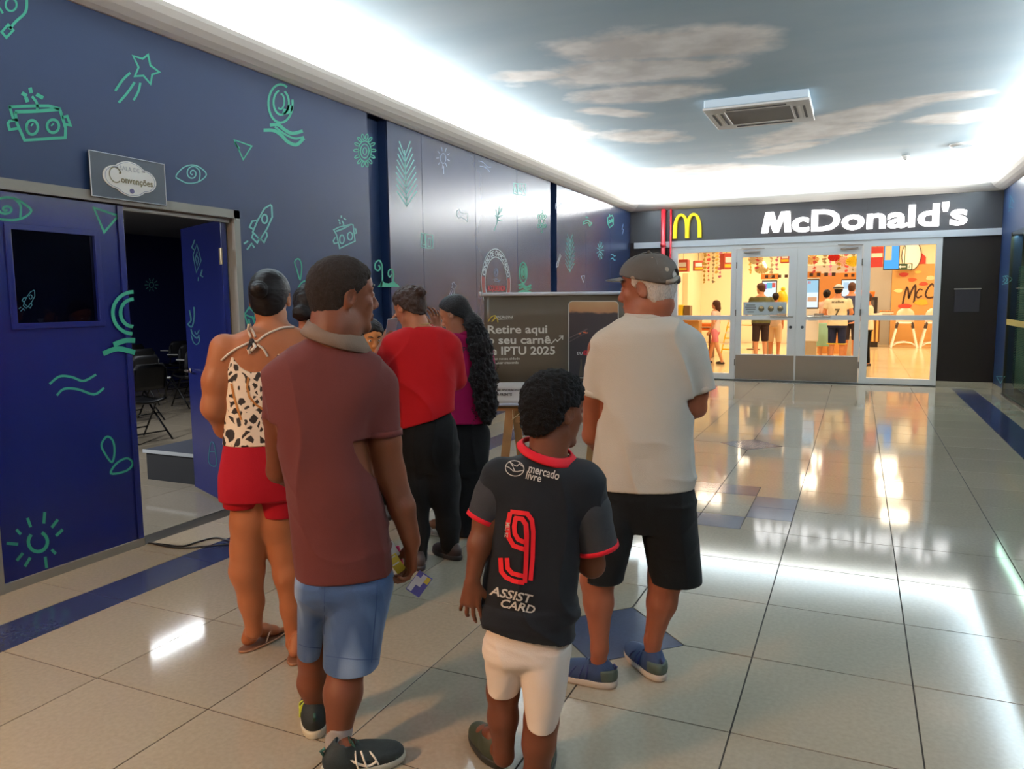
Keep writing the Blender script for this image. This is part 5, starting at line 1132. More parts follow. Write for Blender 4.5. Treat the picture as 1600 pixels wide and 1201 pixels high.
def hand(f, wr, D, N_, S_, s=1., curl=(.35, .5, .4), spread=.0, k=.006, thumb=.35, cv=None):
    """wr wrist, D along the hand, N_ direction the palm faces, S_ towards the thumb"""
    D, N_, S_ = (A3(*x)/np.linalg.norm(x) for x in (D, N_, S_)); wr = A3(*wr)
    for i, (o, L) in enumerate(((.031, .92), (.010, 1.), (-.011, .95), (-.030, .76))):
        kn = wr+(D*(.088-.004*abs(i-1))+S_*o)*s; f.cone(wr+(D*.012+S_*o*.55)*s, kn, .0145*s, .0115*s, .012*s)
        a = 0; p = kn; r = .0092*s if i != 3 else .008*s; cc = curl if cv is None else cv[i]
        for j, sg in enumerate((.043, .027, .022)):
            a += cc[j]; d = D*math.cos(a)+N_*math.sin(a)+S_*spread*(1.5-i)*.3; q = p+d*sg*L*s; f.cone(p, q, r, r*.92, .003); p = q; r *= .92
    f.cone(wr+D*.02*s, wr+D*.075*s, .02*s, .018*s, k)
    t0 = wr+(D*.022+S_*.022)*s; t1 = t0+(D*.030+S_*.026+N_*.016)*s; t2 = t1+(D*.036+S_*.010+N_*thumb*.05)*s; t3 = t2+(D*.028-S_*.002+N_*thumb*.05)*s
    f.cone(t0, t1, .016*s, .0125*s, .010*s); f.cone(t1, t2, .0115*s, .0105*s, .004*s); f.cone(t2, t3, .0105*s, .009*s, .003*s)
    return f

# ---- materials for people
def skin(name, c, dark=.82):
    m = mat(name, srgb(*c), rough=.52, spec=.3, sss=.05, noise=(14, .07), bump=(160, .12)); return m
def cloth(name, c, rough=.85, bump=(260, .25), noise=(5, .07), sheen=.03): return mat(name, srgb(*c), rough=rough, spec=.25, noise=noise, bump=bump, sheen=sheen)
def hairm(name, c, sc=(300, 300, 60), rough=.5, bs=.9, dist=.004):
    m = mat(name, srgb(*c), rough=rough, spec=.22); nt = m.node_tree; b = nt.nodes['Principled BSDF']; N = nt.nodes.new; L = nt.links.new
    tc = N('ShaderNodeTexCoord'); mp = N('ShaderNodeMapping'); mp.inputs['Scale'].default_value = sc; n = N('ShaderNodeTexNoise'); n.inputs['Scale'].default_value = 1; n.inputs['Detail'].default_value = 3
    L(tc.outputs['Object'], mp.inputs[0]); L(mp.outputs[0], n.inputs['Vector']); bp = N('ShaderNodeBump'); bp.inputs['Strength'].default_value = bs; bp.inputs['Distance'].default_value = dist; L(n.outputs['Fac'], bp.inputs['Height']); L(bp.outputs[0], b.inputs['Normal'])
    mr = N('ShaderNodeMapRange'); mr.inputs[3].default_value = .5; mr.inputs[4].default_value = 1.6; L(n.outputs['Fac'], mr.inputs[0])
    mx = N('ShaderNodeMix'); mx.data_type = 'RGBA'; mx.blend_type = 'MULTIPLY'; mx.inputs[0].default_value = 1; mx.inputs[6].default_value = srgb(*c); cc = N('ShaderNodeCombineColor')
    for i in range(3): L(mr.outputs[0], cc.inputs[i])
    L(cc.outputs[0], mx.inputs[7]); L(mx.outputs[2], b.inputs['Base Color']); return m
EYEW = mat('eye_white', srgb(225, 215, 205), rough=.2); IRIS = mat('eye_brown', srgb(40, 24, 16), rough=.15); BROW = mat('brow_hair', srgb(24, 18, 16), rough=.8)
def eyes(L, s, parent, R, gaze=(0, 1, 0), brow=True, brm=None):
    for q in (-1, 1):
        b_ = MB(); b_.ball(tuple(L(q*.031, .0785, .006)), .0128*s, 12); e = b_.done('eye', EYEW, parent, smooth=True)
        b_ = MB(); b_.ball(tuple(L(q*.031+gaze[0]*.008, .0785+.0085, .006+gaze[2]*.008)), .0062*s, 10); b_.done('iris', IRIS, e, smooth=True)
        if brow:
            b_ = MB(); b_.tube([tuple(L(q*.014, .094, .030)), tuple(L(q*.030, .091, .036)), tuple(L(q*.050, .073, .030))], [.0035*s, .0045*s, .002*s], 6); b_.done('eyebrow', brm or BROW, parent, smooth=True)

class Person:
    """local frame: x to the right in the photo, y away from the camera, z up, origin on the floor under the figure"""
    def __init__(s, G, label, res=.006, group=None):
        s.G = A3(G[0], G[1], 0); s.D = np.linalg.norm(s.G); s.n = s.G/s.D; s.t = A3(s.n[1], -s.n[0], 0); s.res = res
        s.root = empty('person', label, 'person', tuple(s.G), math.atan2(s.t[1], s.t[0]), group); s.body = Fig()
    def w(s, u, v, df=0.):           # photo pixel -> local point on the plane df behind the figure's own
        d = ray(u, v); return s.loc(CAM+(s.D+df)/(d@s.n)*d)
    def loc(s, p): q = np.array(p)-s.G; return A3(q@s.t, q@s.n, q[2])
    def world(s, q): return s.G+s.t*q[0]+s.n*q[1]+A3(0, 0, q[2])
    def m(s, u, v, df=0.):           # metres per pixel there
        p = s.world(s.w(u, v, df)); return ((p-CAM)@FW)/FPX
    def J(s, *pts): return [(s.w(u, v, df), r*s.m(u, v, df)) for u, v, df, r in pts]
    def secs(s, rows, grow_=0.):
        out = []
        for r in rows:
            v, a, b_, dp = r[:4]; df = r[4] if len(r) > 4 else 0; l, q = s.w(a, v, df), s.w(b_, v, df)
            out.append(((l[0]+q[0])/2, df, (l[2]+q[2])/2, (q[0]-l[0])/2+grow_, dp+grow_))
        return out
    def pix(s, bvh, off=.002):       # mapper: photo pixel -> point just off the surface of a garment
        def f(u, v):
            d = Vector(ray(u, v)).normalized(); h = bvh.ray_cast(Vector(CAM), d)
            if h[0] is None: p = s.world(s.w(u, v, -.12)); return tuple(s.loc(p))
            nn_ = h[1] if h[1].dot(d) < 0 else -h[1]
            return tuple(s.loc(np.array(h[0]+nn_*off)))
        return f
    def bvh(s, o):
        V = np.empty(len(o.data.vertices)*3, np.float32); o.data.vertices.foreach_get('co', V); V = V.reshape(-1, 3)
        W_ = s.G+V[:, :1]*s.t+V[:, 1:2]*s.n+V[:, 2:]*A3(0, 0, 1)
        return BVHTree.FromPolygons([tuple(x) for x in W_], [tuple(p.vertices) for p in o.data.polygons])
def folds(amp, sc=(9, 9, 3.2), off=0, low=None, up=None, fine=.25):
    """soft cloth folds, hanging mostly downwards, stronger near the hem"""
    def f(P):
        w1 = vnoise(P, (5, 5, 4), off+11.3); w2 = vnoise(P, (6, 6, 6), off+3.1); n3 = vnoise(P, (3*sc[0], 3*sc[1], 2.2*sc[2]), off+5.7)
        m1 = np.clip((vnoise(P, (4.5, 4.5, 2.6), off+2.2)-.30)*2.2, 0, 1); m2 = np.clip((vnoise(P, (5, 5, 5), off+7.9)-.38)*2.6, 0, 1)
        r1 = (1-np.abs(np.sin(PI*(P[:, 0]*sc[0]*.75+P[:, 2]*sc[2]*.22+w1*1.5))))**2; r2 = (1-np.abs(np.sin(PI*((P[:, 0]*.45+P[:, 2]*.9)*sc[0]*.8+w2*1.7))))**2
        lo_ = 1. if low is None else np.clip((up-P[:, 2])/(up-low), .15, 1)
        return amp*(r1*m1*1.0-.10+r2*m2*lo_*.7)+(n3-.5)*amp*fine*1.2
    return f
def shoe(P_, heel, dir_, L=.28, wd=.048, h=.075, m=None, sole_m=None, name='shoe', lift=0., acc=None, laces=None, heel_m=None):
    """heel: point on the floor at the back of the heel, dir_: horizontal direction of the toe (local frame)"""
    d = A3(dir_[0], dir_[1], 0); d /= np.linalg.norm(d); sd = A3(d[1], -d[0], 0); u = A3(0, 0, 1)
    if lift:
        c_, s_ = math.cos(lift), math.sin(lift); toe = A3(*heel)+d*L*.75
        d2, u2 = d*c_-u*s_, u*c_+d*s_
        W_ = lambda x, y, z: toe+d2*(x-L*.75)+sd*y+u2*z
        R = np.stack([d2, sd, u2], 1)
    else:
        W_ = lambda x, y, z: A3(*heel)+d*x+sd*y+u*z; R = np.stack([d, sd, u], 1)
    f = Fig(); f.ell(W_(.062, 0, .052), (.060, wd*.84, .058), R, .02); f.ell(W_(L*.42, 0, .045), (L*.30, wd*.88, .052), R, .03); f.ell(W_(L*.68, 0, .035), (L*.32, wd, .042), R, .03)
    f.cone(W_(.075, 0, .06), W_(.075, 0, h+.012), .043, .040, .015); f.cone(W_(.082, 0, h+.005), W_(.082, 0, h+.09), .031, .034, .004, 'sub')
    up_ = R[:, 2]; f.plane(W_(0, 0, .022), -up_)
    o = grow(name, f, .0048, m, P_.root, 1)
    g = Fig(); g.ell(W_(.065, 0, .02), (.070, wd*.92, .05), R, .02); g.ell(W_(L*.62, 0, .02), (L*.40, wd*1.06, .05), R, .04); g.plane(W_(0, 0, .030), up_); g.plane(W_(0, 0, .001), -up_)
    grow('sole', g, .0048, sole_m, o, 1)
    if heel_m:
        g = Fig(); g.ell(W_(.050, 0, .055), (.056, wd*.90, .058), R, .02); g.plane(W_(.075, 0, 0), R[:, 0]); g.plane(W_(0, 0, .030), -up_); g.plane(W_(0, 0, .078), up_); grow('heel_counter', g, .0048, heel_m, o, 1)
    if acc:
        for q in (-1, 1):
            b_ = MB(); b_.tube(catmull([W_(L*.30, q*wd*.80, .070), W_(L*.40, q*wd*.93, .050), W_(L*.52, q*wd*.99, .036), W_(L*.62, q*wd*1.0, .046)]), .0045, 6); b_.done('side_stripe', acc, o)
    if laces:
        for q in (-1, 1):
            for x0_, x1_ in ((.10, .16), (.20, .30), (.34, .46)):
                b_ = MB(); b_.tube(catmull([W_(L*(.30+x0_), q*wd*1.03, .034), W_(L*(.29+x0_*.9), q*wd*.97, .060), W_(L*(.31+x0_*.7), q*wd*.62, .092-.05*x0_)]), .0035, 6); b_.done('overlay_stripe', acc or laces, o)
        b_ = MB(); b_.tube(catmull([W_(L*.86, -wd*.80, .034), W_(L*.90, -wd*.4, .050), W_(L*.91, 0, .054), W_(L*.90, wd*.4, .050), W_(L*.86, wd*.80, .034)]), .0035, 6); b_.done('toe_stripe', laces, o)
        b_ = MB(); b_.tube([tuple(W_(.012, 0, h-.01)), tuple(W_(.000, 0, h+.012)), tuple(W_(.014, 0, h+.018))], .006, 6); b_.done('heel_tab', laces, o)
        for k in range(5):
            x = L*.36+k*.022; b_ = MB(); b_.tube([tuple(W_(x, q*.024, .101-.0030*(k*k)*.45-k*.004-.008*abs(q)+(.004 if abs(q) < 1 else 0))) for q in (-1, 0, 1)], .003, 6); b_.done('lace', laces, o)
        b_ = MB(); b_.tube([tuple(W_(L*.34, 0, .098)), tuple(W_(L*.36, .02, .112)), tuple(W_(L*.38, .035, .10))], .0025, 5); b_.tube([tuple(W_(L*.34, 0, .098)), tuple(W_(L*.34, -.02, .110)), tuple(W_(L*.36, -.035, .097))], .0025, 5); b_.done('lace_bow', laces, o)
    return o, W_
def bare_foot(f, heel, dir_, L=.235, k=.012, wd=.040):
    d = A3(dir_[0], dir_[1], 0); d /= np.linalg.norm(d); sd = A3(d[1], -d[0], 0); u = A3(0, 0, 1); W_ = lambda x, y, z: A3(*heel)+d*x+sd*y+u*z
    f.ell(W_(.035, 0, .038), (.036, .030, .030), np.stack([d, sd, u], 1), k*2); f.chain([(W_(.05, 0, .075), .030), (W_(.12, 0, .045), .028), (W_(L*.76, 0, .026), .018)], k*2)
    f.cone(W_(L*.68, -wd*.45, .022), W_(L*.74, wd*.5, .024), .018, .019, k*2)
    for i in range(5):
        y = wd*(.62-.31*i); r = (.0125, .009, .0085, .008, .0075)[i]; x1 = L*(1-.035*i)-r; f.cone(W_(L*.72-.006*i, y*.9, .020), W_(x1, y, .014), r, r*.95, .004)
    return W_
def flip_flop(P_, heel, dir_, L=.245, m=None, strap=None, wd=.044):
    d = A3(dir_[0], dir_[1], 0); d /= np.linalg.norm(d); sd = A3(d[1], -d[0], 0); u = A3(0, 0, 1); W_ = lambda x, y, z: A3(*heel)+d*x+sd*y+u*z; R = np.stack([d, sd, u], 1)
    g = Fig(); g.ell(W_(.05, 0, .006), (.062, wd*.85, .03), R, .02); g.ell(W_(L*.6, 0, .006), (L*.43, wd*1.05, .03), R, .04); g.plane(W_(0, 0, .012), u); g.plane(W_(0, 0, .001), -u)
    o = grow('sandal', g, .004, m, P_.root, 1); b_ = MB()
    for q in (-1, 1): b_.tube(catmull([W_(L*.42, q*wd*.9, .012), W_(L*.50, q*wd*.85, .045), W_(L*.66, q*.012, .050), W_(L*.80, .012, .034), W_(L*.82, .012, .012)]), .004, 6)
    b_.done('strap', strap or m, o, smooth=True); return o
def foot_at(P_, u, v):
    return P_.loc(floor_at(u, v))*A3(1, 1, 0)

def cuff(f, a, b_, r, hollow=.006, depth=.03):
    """open end of a sleeve whose axis runs a -> b_, cut at b_"""
    a, b_ = A3(*a), A3(*b_); d = (b_-a)/np.linalg.norm(b_-a); f.cap(b_, d, r*2.2); f.cone(b_-d*depth, b_+d*.02, max(r-hollow-.012, .01), r-hollow, .003, 'sub')
def band(name, P_, a, b_, r, wd, m, grow_=.003, ry=None, parent=None):
    """a ring of cloth around the axis a -> b_, ending at b_"""
    a, b_ = A3(*a), A3(*b_); d = (b_-a)/np.linalg.norm(b_-a); x = np.cross(d, A3(0, 1, 0)); x /= np.linalg.norm(x); y = np.cross(d, x); V = []; F = []; n = 36
    for k in range(n):
        c_, s_ = math.cos(2*PI*k/n), math.sin(2*PI*k/n)
        for rr, tt in ((r+grow_, 0), (r+grow_, -wd), (r-.004, -wd), (r-.004, 0)): V.append(b_+d*tt+(x*c_*rr+y*s_*rr*(ry or 1)))
    for k in range(n):
        for j in range(4): F.append((4*k+j, 4*k+(j+1) % 4, 4*((k+1) % n)+(j+1) % 4, 4*((k+1) % n)+j))
    return mesh(name, V, F, m, parent or P_.root, True)
def collar(name, P_, c, rx, ry, slope, prof_, m, open_=0., slopey=0.):
    """neck ring: profile points (outwards, up) swept round an ellipse, tilted by slope; open_ leaves a gap at the front"""
    V = []; F = []; n = 48; c = A3(*c); k_ = len(prof_); N_ = n+1 if open_ else n
    for k in range(N_):
        a = PI/2+open_+(2*PI-2*open_)*k/n; ca, sa = math.cos(a), math.sin(a)
        for o, z in prof_: V.append(c+A3((rx+o)*ca, (ry+o)*sa, z+slope*(rx+o)*ca+slopey*(ry+o)*sa))
    for k in range(n):
        for j in range(k_): F.append((k_*k+j, k_*((k+1) % N_)+j, k_*((k+1) % N_)+(j+1) % k_, k_*k+(j+1) % k_))
    if open_: F += [tuple(range(k_)), tuple(range(k_*n, k_*n+k_))[::-1]]
    return mesh(name, V, F, m, P_.root, True)
BAND = [(0, .012), (.006, .013), (.014, .0), (.016, -.012), (.008, -.014)]

# ================================================================== man in the brown polo shirt
SK_BROWN = skin('skin_brown', (112, 62, 40)); SK_BOY = skin('skin_boy', (106, 58, 36)); SK_TAN = skin('skin_tan', (160, 97, 62)); SK_OLD = skin('skin_older', (146, 82, 56)); SK_MID = skin('skin_mid', (150, 92, 64)); SK_GOLD = skin('skin_gold', (196, 128, 74))
DENIM = mat('denim', srgb(58, 80, 116), rough=.9, bump=(420, .35), noise=(4, .35), sheen=.1)
def denim_fade():
    nt = DENIM.node_tree; b = nt.nodes['Principled BSDF']; N = nt.nodes.new; L = nt.links.new; src = b.inputs['Base Color'].links[0].from_socket
    tc = N('ShaderNodeTexCoord'); n = N('ShaderNodeTexNoise'); n.inputs['Scale'].default_value = 5; mp = N('ShaderNodeMapping'); mp.inputs['Scale'].default_value = (1, 1, .45); L(tc.outputs['Object'], mp.inputs[0]); L(mp.outputs[0], n.inputs['Vector'])
    mr = N('ShaderNodeMapRange'); mr.inputs[1].default_value = .46; mr.inputs[2].default_value = .70; L(n.outputs['Fac'], mr.inputs[0]); mx = N('ShaderNodeMix'); mx.data_type = 'RGBA'; L(mr.outputs[0], mx.inputs[0]); L(src, mx.inputs[6]); mx.inputs[7].default_value = srgb(140, 160, 190); L(mx.outputs[2], b.inputs['Base Color'])
denim_fade()
POLO = cloth('brown_polo_cloth', (98, 46, 42)); COLR = cloth('faded_collar', (116, 94, 80))
def man_brown():
    P = Person((-1.641, 2.117), 'man in a faded brown polo shirt and denim shorts, face turned right, in the foreground')
    f = P.body; R = rotm(math.radians(70), 0, math.radians(2)); hc = P.w(536, 463, .02)
    L = head(f, hc, R, 1.10); f.chain([(hc+R@A3(0, -.035, -.055), .070), (P.w(524, 512, 0), .078), (P.w(520, 545, 0), .088)], .03)
    f.ell(L(0, -.055, -.060), (.045, .035, .040), R, .03)
    rows = [(528, 478, 556, .07), (545, 446, 574, .095), (560, 428, 590, .11), (580, 419, 604, .12), (600, 417, 606, .128), (640, 420, 592, .135), (680, 430, 578, .14), (720, 438, 583, .145), (760, 446, 592, .15), (800, 450, 602, .15), (840, 454, 608, .15), (892, 461, 613, .148)]
    S1 = P.secs(rows); f.loft([(a, b_, z, w_-.012, d-.014) for a, b_, z, w_, d in S1]+[(S1[-1][0], 0, S1[-1][2]-.10, S1[-1][3]-.04, .11)], .03)
    ra = P.J((593, 606, 0, 24), (602, 690, -.01, 24), (609, 738, 0, 23.5), (628, 792, -.02, 20), (643, 846, -.03, 14.5)); f.chain(ra, .02)
    la = P.J((436, 592, 0, 22), (432, 650, .03, 20), (436, 735, .10, 18), (475, 760, .30, 14)); f.chain(la, .02)
    hand(f, P.w(474, 760, .30), (.6, .7, .1), (0, 0, -1), (1, 0, 0), 1.0, (.5, .7, .5))
    hand(f, ra[-1][0]+A3(0, 0, -.006), (-.06, .05, -1), (-.95, -.2, 0), (-.25, .95, 0), 1.08, (.55, .95, .75), thumb=.9)
    legs = [P.J((495, 930, .07, 26), (492, 1025, .08, 24), (489, 1066, .09, 22), (497, 1118, .10, 13.5)), P.J((556, 930, -.02, 33), (542, 1034, -.09, 27), (536, 1082, -.12, 28), (528, 1160, -.15, 17))]
    hl = foot_at(P, 493, 1156); hr = foot_at(P, 503, 1214); tr_ = foot_at(P, 622, 1186)
    for lg_ in legs: f.chain(lg_, .03)
    f.chain([(legs[0][-1][0], .030), (hl+A3(0, .08, .05), .030), (hl+A3(0, .17, .035), .025)], .02); d = (tr_-hr); d /= np.linalg.norm(d); f.chain([(legs[1][-1][0], .036), (hr+d*.09+A3(0, 0, .06), .036), (hr+d*.2+A3(0, 0, .035), .025)], .02)
    grow('body', f, .0050, SK_BROWN, P.root, 1)
    eyes(L, 1.10, P.root, R, (0, 1, 0))
    h = Fig(); skull_hair(h, hc, R, 1.10, .0085, .03, (.086, .074), (-.086, -.082)); h.cap(L(.09, .052, .03), R@A3(.2, 1, .1), .045); h.cap(L(-.09, .052, .03), R@A3(-.2, 1, .1), .045)
    for q in (-1, 1): h.ell(L(q*.083, -.004, -.008), (.020, .026, .034), R, .004, 'sub')
    grow('hair', h, .0045, hairm('short_black_hair', (44, 34, 30), (260, 260, 260), .8, 1., .006), P.root, 1, lambda p: (vnoise(p, (130, 130, 130))-.5)*.005)
    # stubble on the chin is colour of its own
    g = Fig().loft(S1, .03, 'add', 2.4); rs = P.J((592, 602, 0, 31), (596, 680, -.005, 30)); ls = P.J((438, 588, 0, 24), (432, 652, .02, 20.5))
    g.chain(rs, .035); g.chain(ls, .035); cuff(g, rs[0][0], rs[1][0], rs[1][1]); cuff(g, ls[0][0], ls[1][0], ls[1][1])
    g.loft([(S1[-1][0], 0, S1[-1][2]-.02, S1[-1][3]-.010, .137), (S1[-1][0], 0, S1[-1][2]+.03, S1[-1][3]-.012, .135)], .004, 'sub')
    g.cone(P.w(522, 505, .01), P.w(520, 540, .02), .080, .078, .01, 'sub')
    zh, zt = S1[-1][2], S1[4][2]; o = grow('polo_shirt', g, .0052, POLO, P.root, 1, folds(.013, (8, 8, 2.4), 3, zh, zt))
    band('sleeve_cuff', P, rs[0][0], rs[1][0], rs[1][1]+.0035, .020, POLO, .0035); band('sleeve_cuff', P, ls[0][0], ls[1][0], ls[1][1]+.001, .020, POLO, .0035)
    collar('collar', P, P.w(520, 531, .0)+A3(.012, .005, 0), .086, .080, -.30, [(0, .040), (.006, .042), (.034, -.006), (.028, -.012), (.006, .016)], COLR, .35, .10)
    # shorts: each leg hangs separately
    sh = P.secs([(862, 474, 598, .115), (880, 468, 604, .125), (896, 462, 612, .143), (910, 461, 614, .15), (935, 470, 606, .12), (952, 490, 586, .075)]); q = Fig().loft(sh, .03, 'add', 2.6)
    l1 = P.secs([(900, 463, 530, .138, .01), (940, 464, 515, .125, .04), (975, 464, 508, .11, .06), (1018, 464, 504, .095, .08)]); l2 = P.secs([(900, 500, 613, .146, .0), (940, 505, 610, .142, -.02), (980, 505, 601, .132, -.04), (1036, 504, 593, .122, -.07)])
    q.loft(l1, .02, 'add', 2.1).loft(l2, .02, 'add', 2.1)
    for l_ in (l1, l2): e = l_[-1]; q.loft([(e[0], e[1], e[2]-.02, e[3]-.012, e[4]-.012), (e[0], e[1], e[2]+.03, e[3]-.016, e[4]-.016)], .003, 'sub')
    so = grow('denim_shorts', q, .005, DENIM, P.root, 1, folds(.006, (9, 9, 8), 7))
    bv = P.bvh(so); mp = P.pix(bv, .0015); TH = mat('denim_thread', srgb(150, 130, 110), rough=.8); DD = mat('dark_denim_seam', srgb(40, 62, 104), rough=.8)
    painted('seam', [([(590, 885), (588, 940), (584, 985), (580, 1034)], False, True), ([(508, 892), (507, 940), (507, 990)], False, True)], (0, 0), 1, mp, 1.6, DD, so)
    painted('pocket', [([(520, 892), (522, 906), (548, 914), (574, 903), (578, 890)], False, True), ([(524, 893), (526, 903), (548, 910), (571, 900)], False, True, .6)], (0, 0), 1, mp, 1.3, DD, so)
    painted('hem_stitch', [([(510, 1024), (530, 1027), (560, 1030), (590, 1029)], False, True)], (0, 0), 1, mp, 1.2, DD, so); painted('hem_stitch', [([(468, 1006), (480, 1010), (500, 1012)], False, True)], (0, 0), 1, mp, 1.2, DD, so)
    SOCK = cloth('grey_sock', (150, 140, 136)); 
    for lg_, tgt in ((legs[0], hl+A3(0, .07, .05)), (legs[1], hr+d*.085+A3(0, 0, .05))):
        k = Fig(); a = lg_[-1][0]; aa = a+(lg_[-2][0]-a)*.26; k.cone(aa, a, lg_[-1][1]*.74+lg_[-2][1]*.26+.003, lg_[-1][1]+.004, .01); k.cone(a, tgt, lg_[-1][1]+.004, .040, .01); k.cap(aa, aa-tgt, .06); grow('sock', k, .005, SOCK, P.root, 1)
    SB = mat('black_mesh_shoe', srgb(26, 34, 34), rough=.7, bump=(300, .4)); SW = mat('white_sole', srgb(196, 192, 176), rough=.6); NEON = mat('lime_accent', srgb(190, 205, 60), rough=.5)
    shoe(P, hl, (-.05, 1), .29, .050, .075, SB, SW, 'shoe', 0, NEON, mat('dark_lace', srgb(30, 70, 60), rough=.7), None); shoe(P, hr, tr_-hr, max(.28, np.linalg.norm(tr_-hr)), .054, .08, SB, SW, 'shoe', 0, WHP, bpy.data.materials['dark_lace'])
    # papers in the hand (held: things of their own)
    return P
PB = man_brown(); props(PB.root, 'man in a faded brown polo shirt and denim shorts, face turned right, in the foreground')
def sheet(name, c, ex, ey, hx, hy, m, label, cat, group=None, bend=.0, thick=.0012, parts=()):
    ex = A3(*ex)/np.linalg.norm(ex); ey = A3(*ey)-ex*(ex@A3(*ey)); ey /= np.linalg.norm(ey); en = np.cross(ex, ey); c = A3(*c); n = 6; V = []; F = []
    for t_ in (0, 1):
        for i in range(n+1):
            x = (i/n-.5)*2
            for y in (-1, 1): V.append(c+ex*hx*x+ey*hy*y+en*(bend*(1-x*x)+t_*thick))
    for i in range(n): a = 2*i; b_ = a+2*(n+1); F += [(a, a+1, a+3, a+2), (b_, b_+2, b_+3, b_+1), (a, a+2, b_+2, b_), (a+1, b_+1, b_+3, a+3)]
    F += [(0, 2*(n+1), 2*(n+1)+1, 1), (2*n, 2*n+1, 4*n+3, 4*n+2)]
    r = empty(name, label, cat, (0, 0, 0), 0, group) if parts else None
    o = mesh('sheet' if parts else name, V, F, m, r)
    if r is None: props(o, label, cat, group)
    for nm, x0, x1, y0, y1, mm in parts:
        W_ = [c+ex*hx*x+ey*hy*y+en*(bend*(1-x*x)+s_*(thick+.0006)) for s_ in ((-1, ) if False else (1,)) for x, y in ((x0, y0), (x1, y0), (x1, y1), (x0, y1))]
        W2_ = [c+ex*hx*x+ey*hy*y+en*(bend*(1-x*x)-.0006) for x, y in ((x0, y0), (x1, y0), (x1, y1), (x0, y1))]
        mesh(nm, W_+W2_, [(0, 1, 2, 3), (7, 6, 5, 4)], mm, r)
    return r or o
pw = lambda u, v, df=0: PB.world(PB.w(u, v, df))
LV = mat('leaflet_violet', srgb(92, 86, 160), rough=.5); LW = mat('leaflet_white', srgb(226, 222, 224), rough=.5); LP = mat('leaflet_pink', srgb(226, 40, 110), rough=.5); LY = mat('leaflet_yellow', srgb(222, 190, 60), rough=.5)
sheet('leaflet', pw(655, 912, .015), PB.t*.62+A3(0, 0, .78), PB.t*.78-A3(0, 0, .62), .042, .030, LV, 'small violet and white leaflet sticking out behind the hand of the man in brown', 'leaflet', 'things in the hand of the man in brown', 0, .0012, (('printed_block', -.9, .5, -.95, -.3, LW), ('printed_block', -.2, .9, -.3, .3, LW), ('printed_block', .3, .9, .3, .9, LY)))
sheet('napkin', pw(614, 858, .01), A3(*PB.t)*.45+A3(0, 0, -.85), PB.t, .030, .014, LW, 'small folded white napkin above the yellow wrapper in the same hand', 'napkin', 'things in the hand of the man in brown', .010, .002)
sheet('snack_wrapper', pw(620, 880, .0), A3(*PB.t)*.50+A3(0, 0, -.85), PB.t, .036, .018, LY, 'crumpled yellow wrapper held by the man in brown', 'wrapper', 'things in the hand of the man in brown', .012, .002, (('printed_block', -.9, -.1, -.8, .6, LW),))
q = MB(); q.tube([tuple(pw(621, 853, .03)), tuple(pw(624, 866, .03)), tuple(pw(628, 884, .03))], [.007, .008, .007], 8); props(q.done('pink_pen', LP, smooth=True), 'bright pink stub between the papers in the brown shirted man\'s hand', 'pen', 'things in the hand of the man in brown')

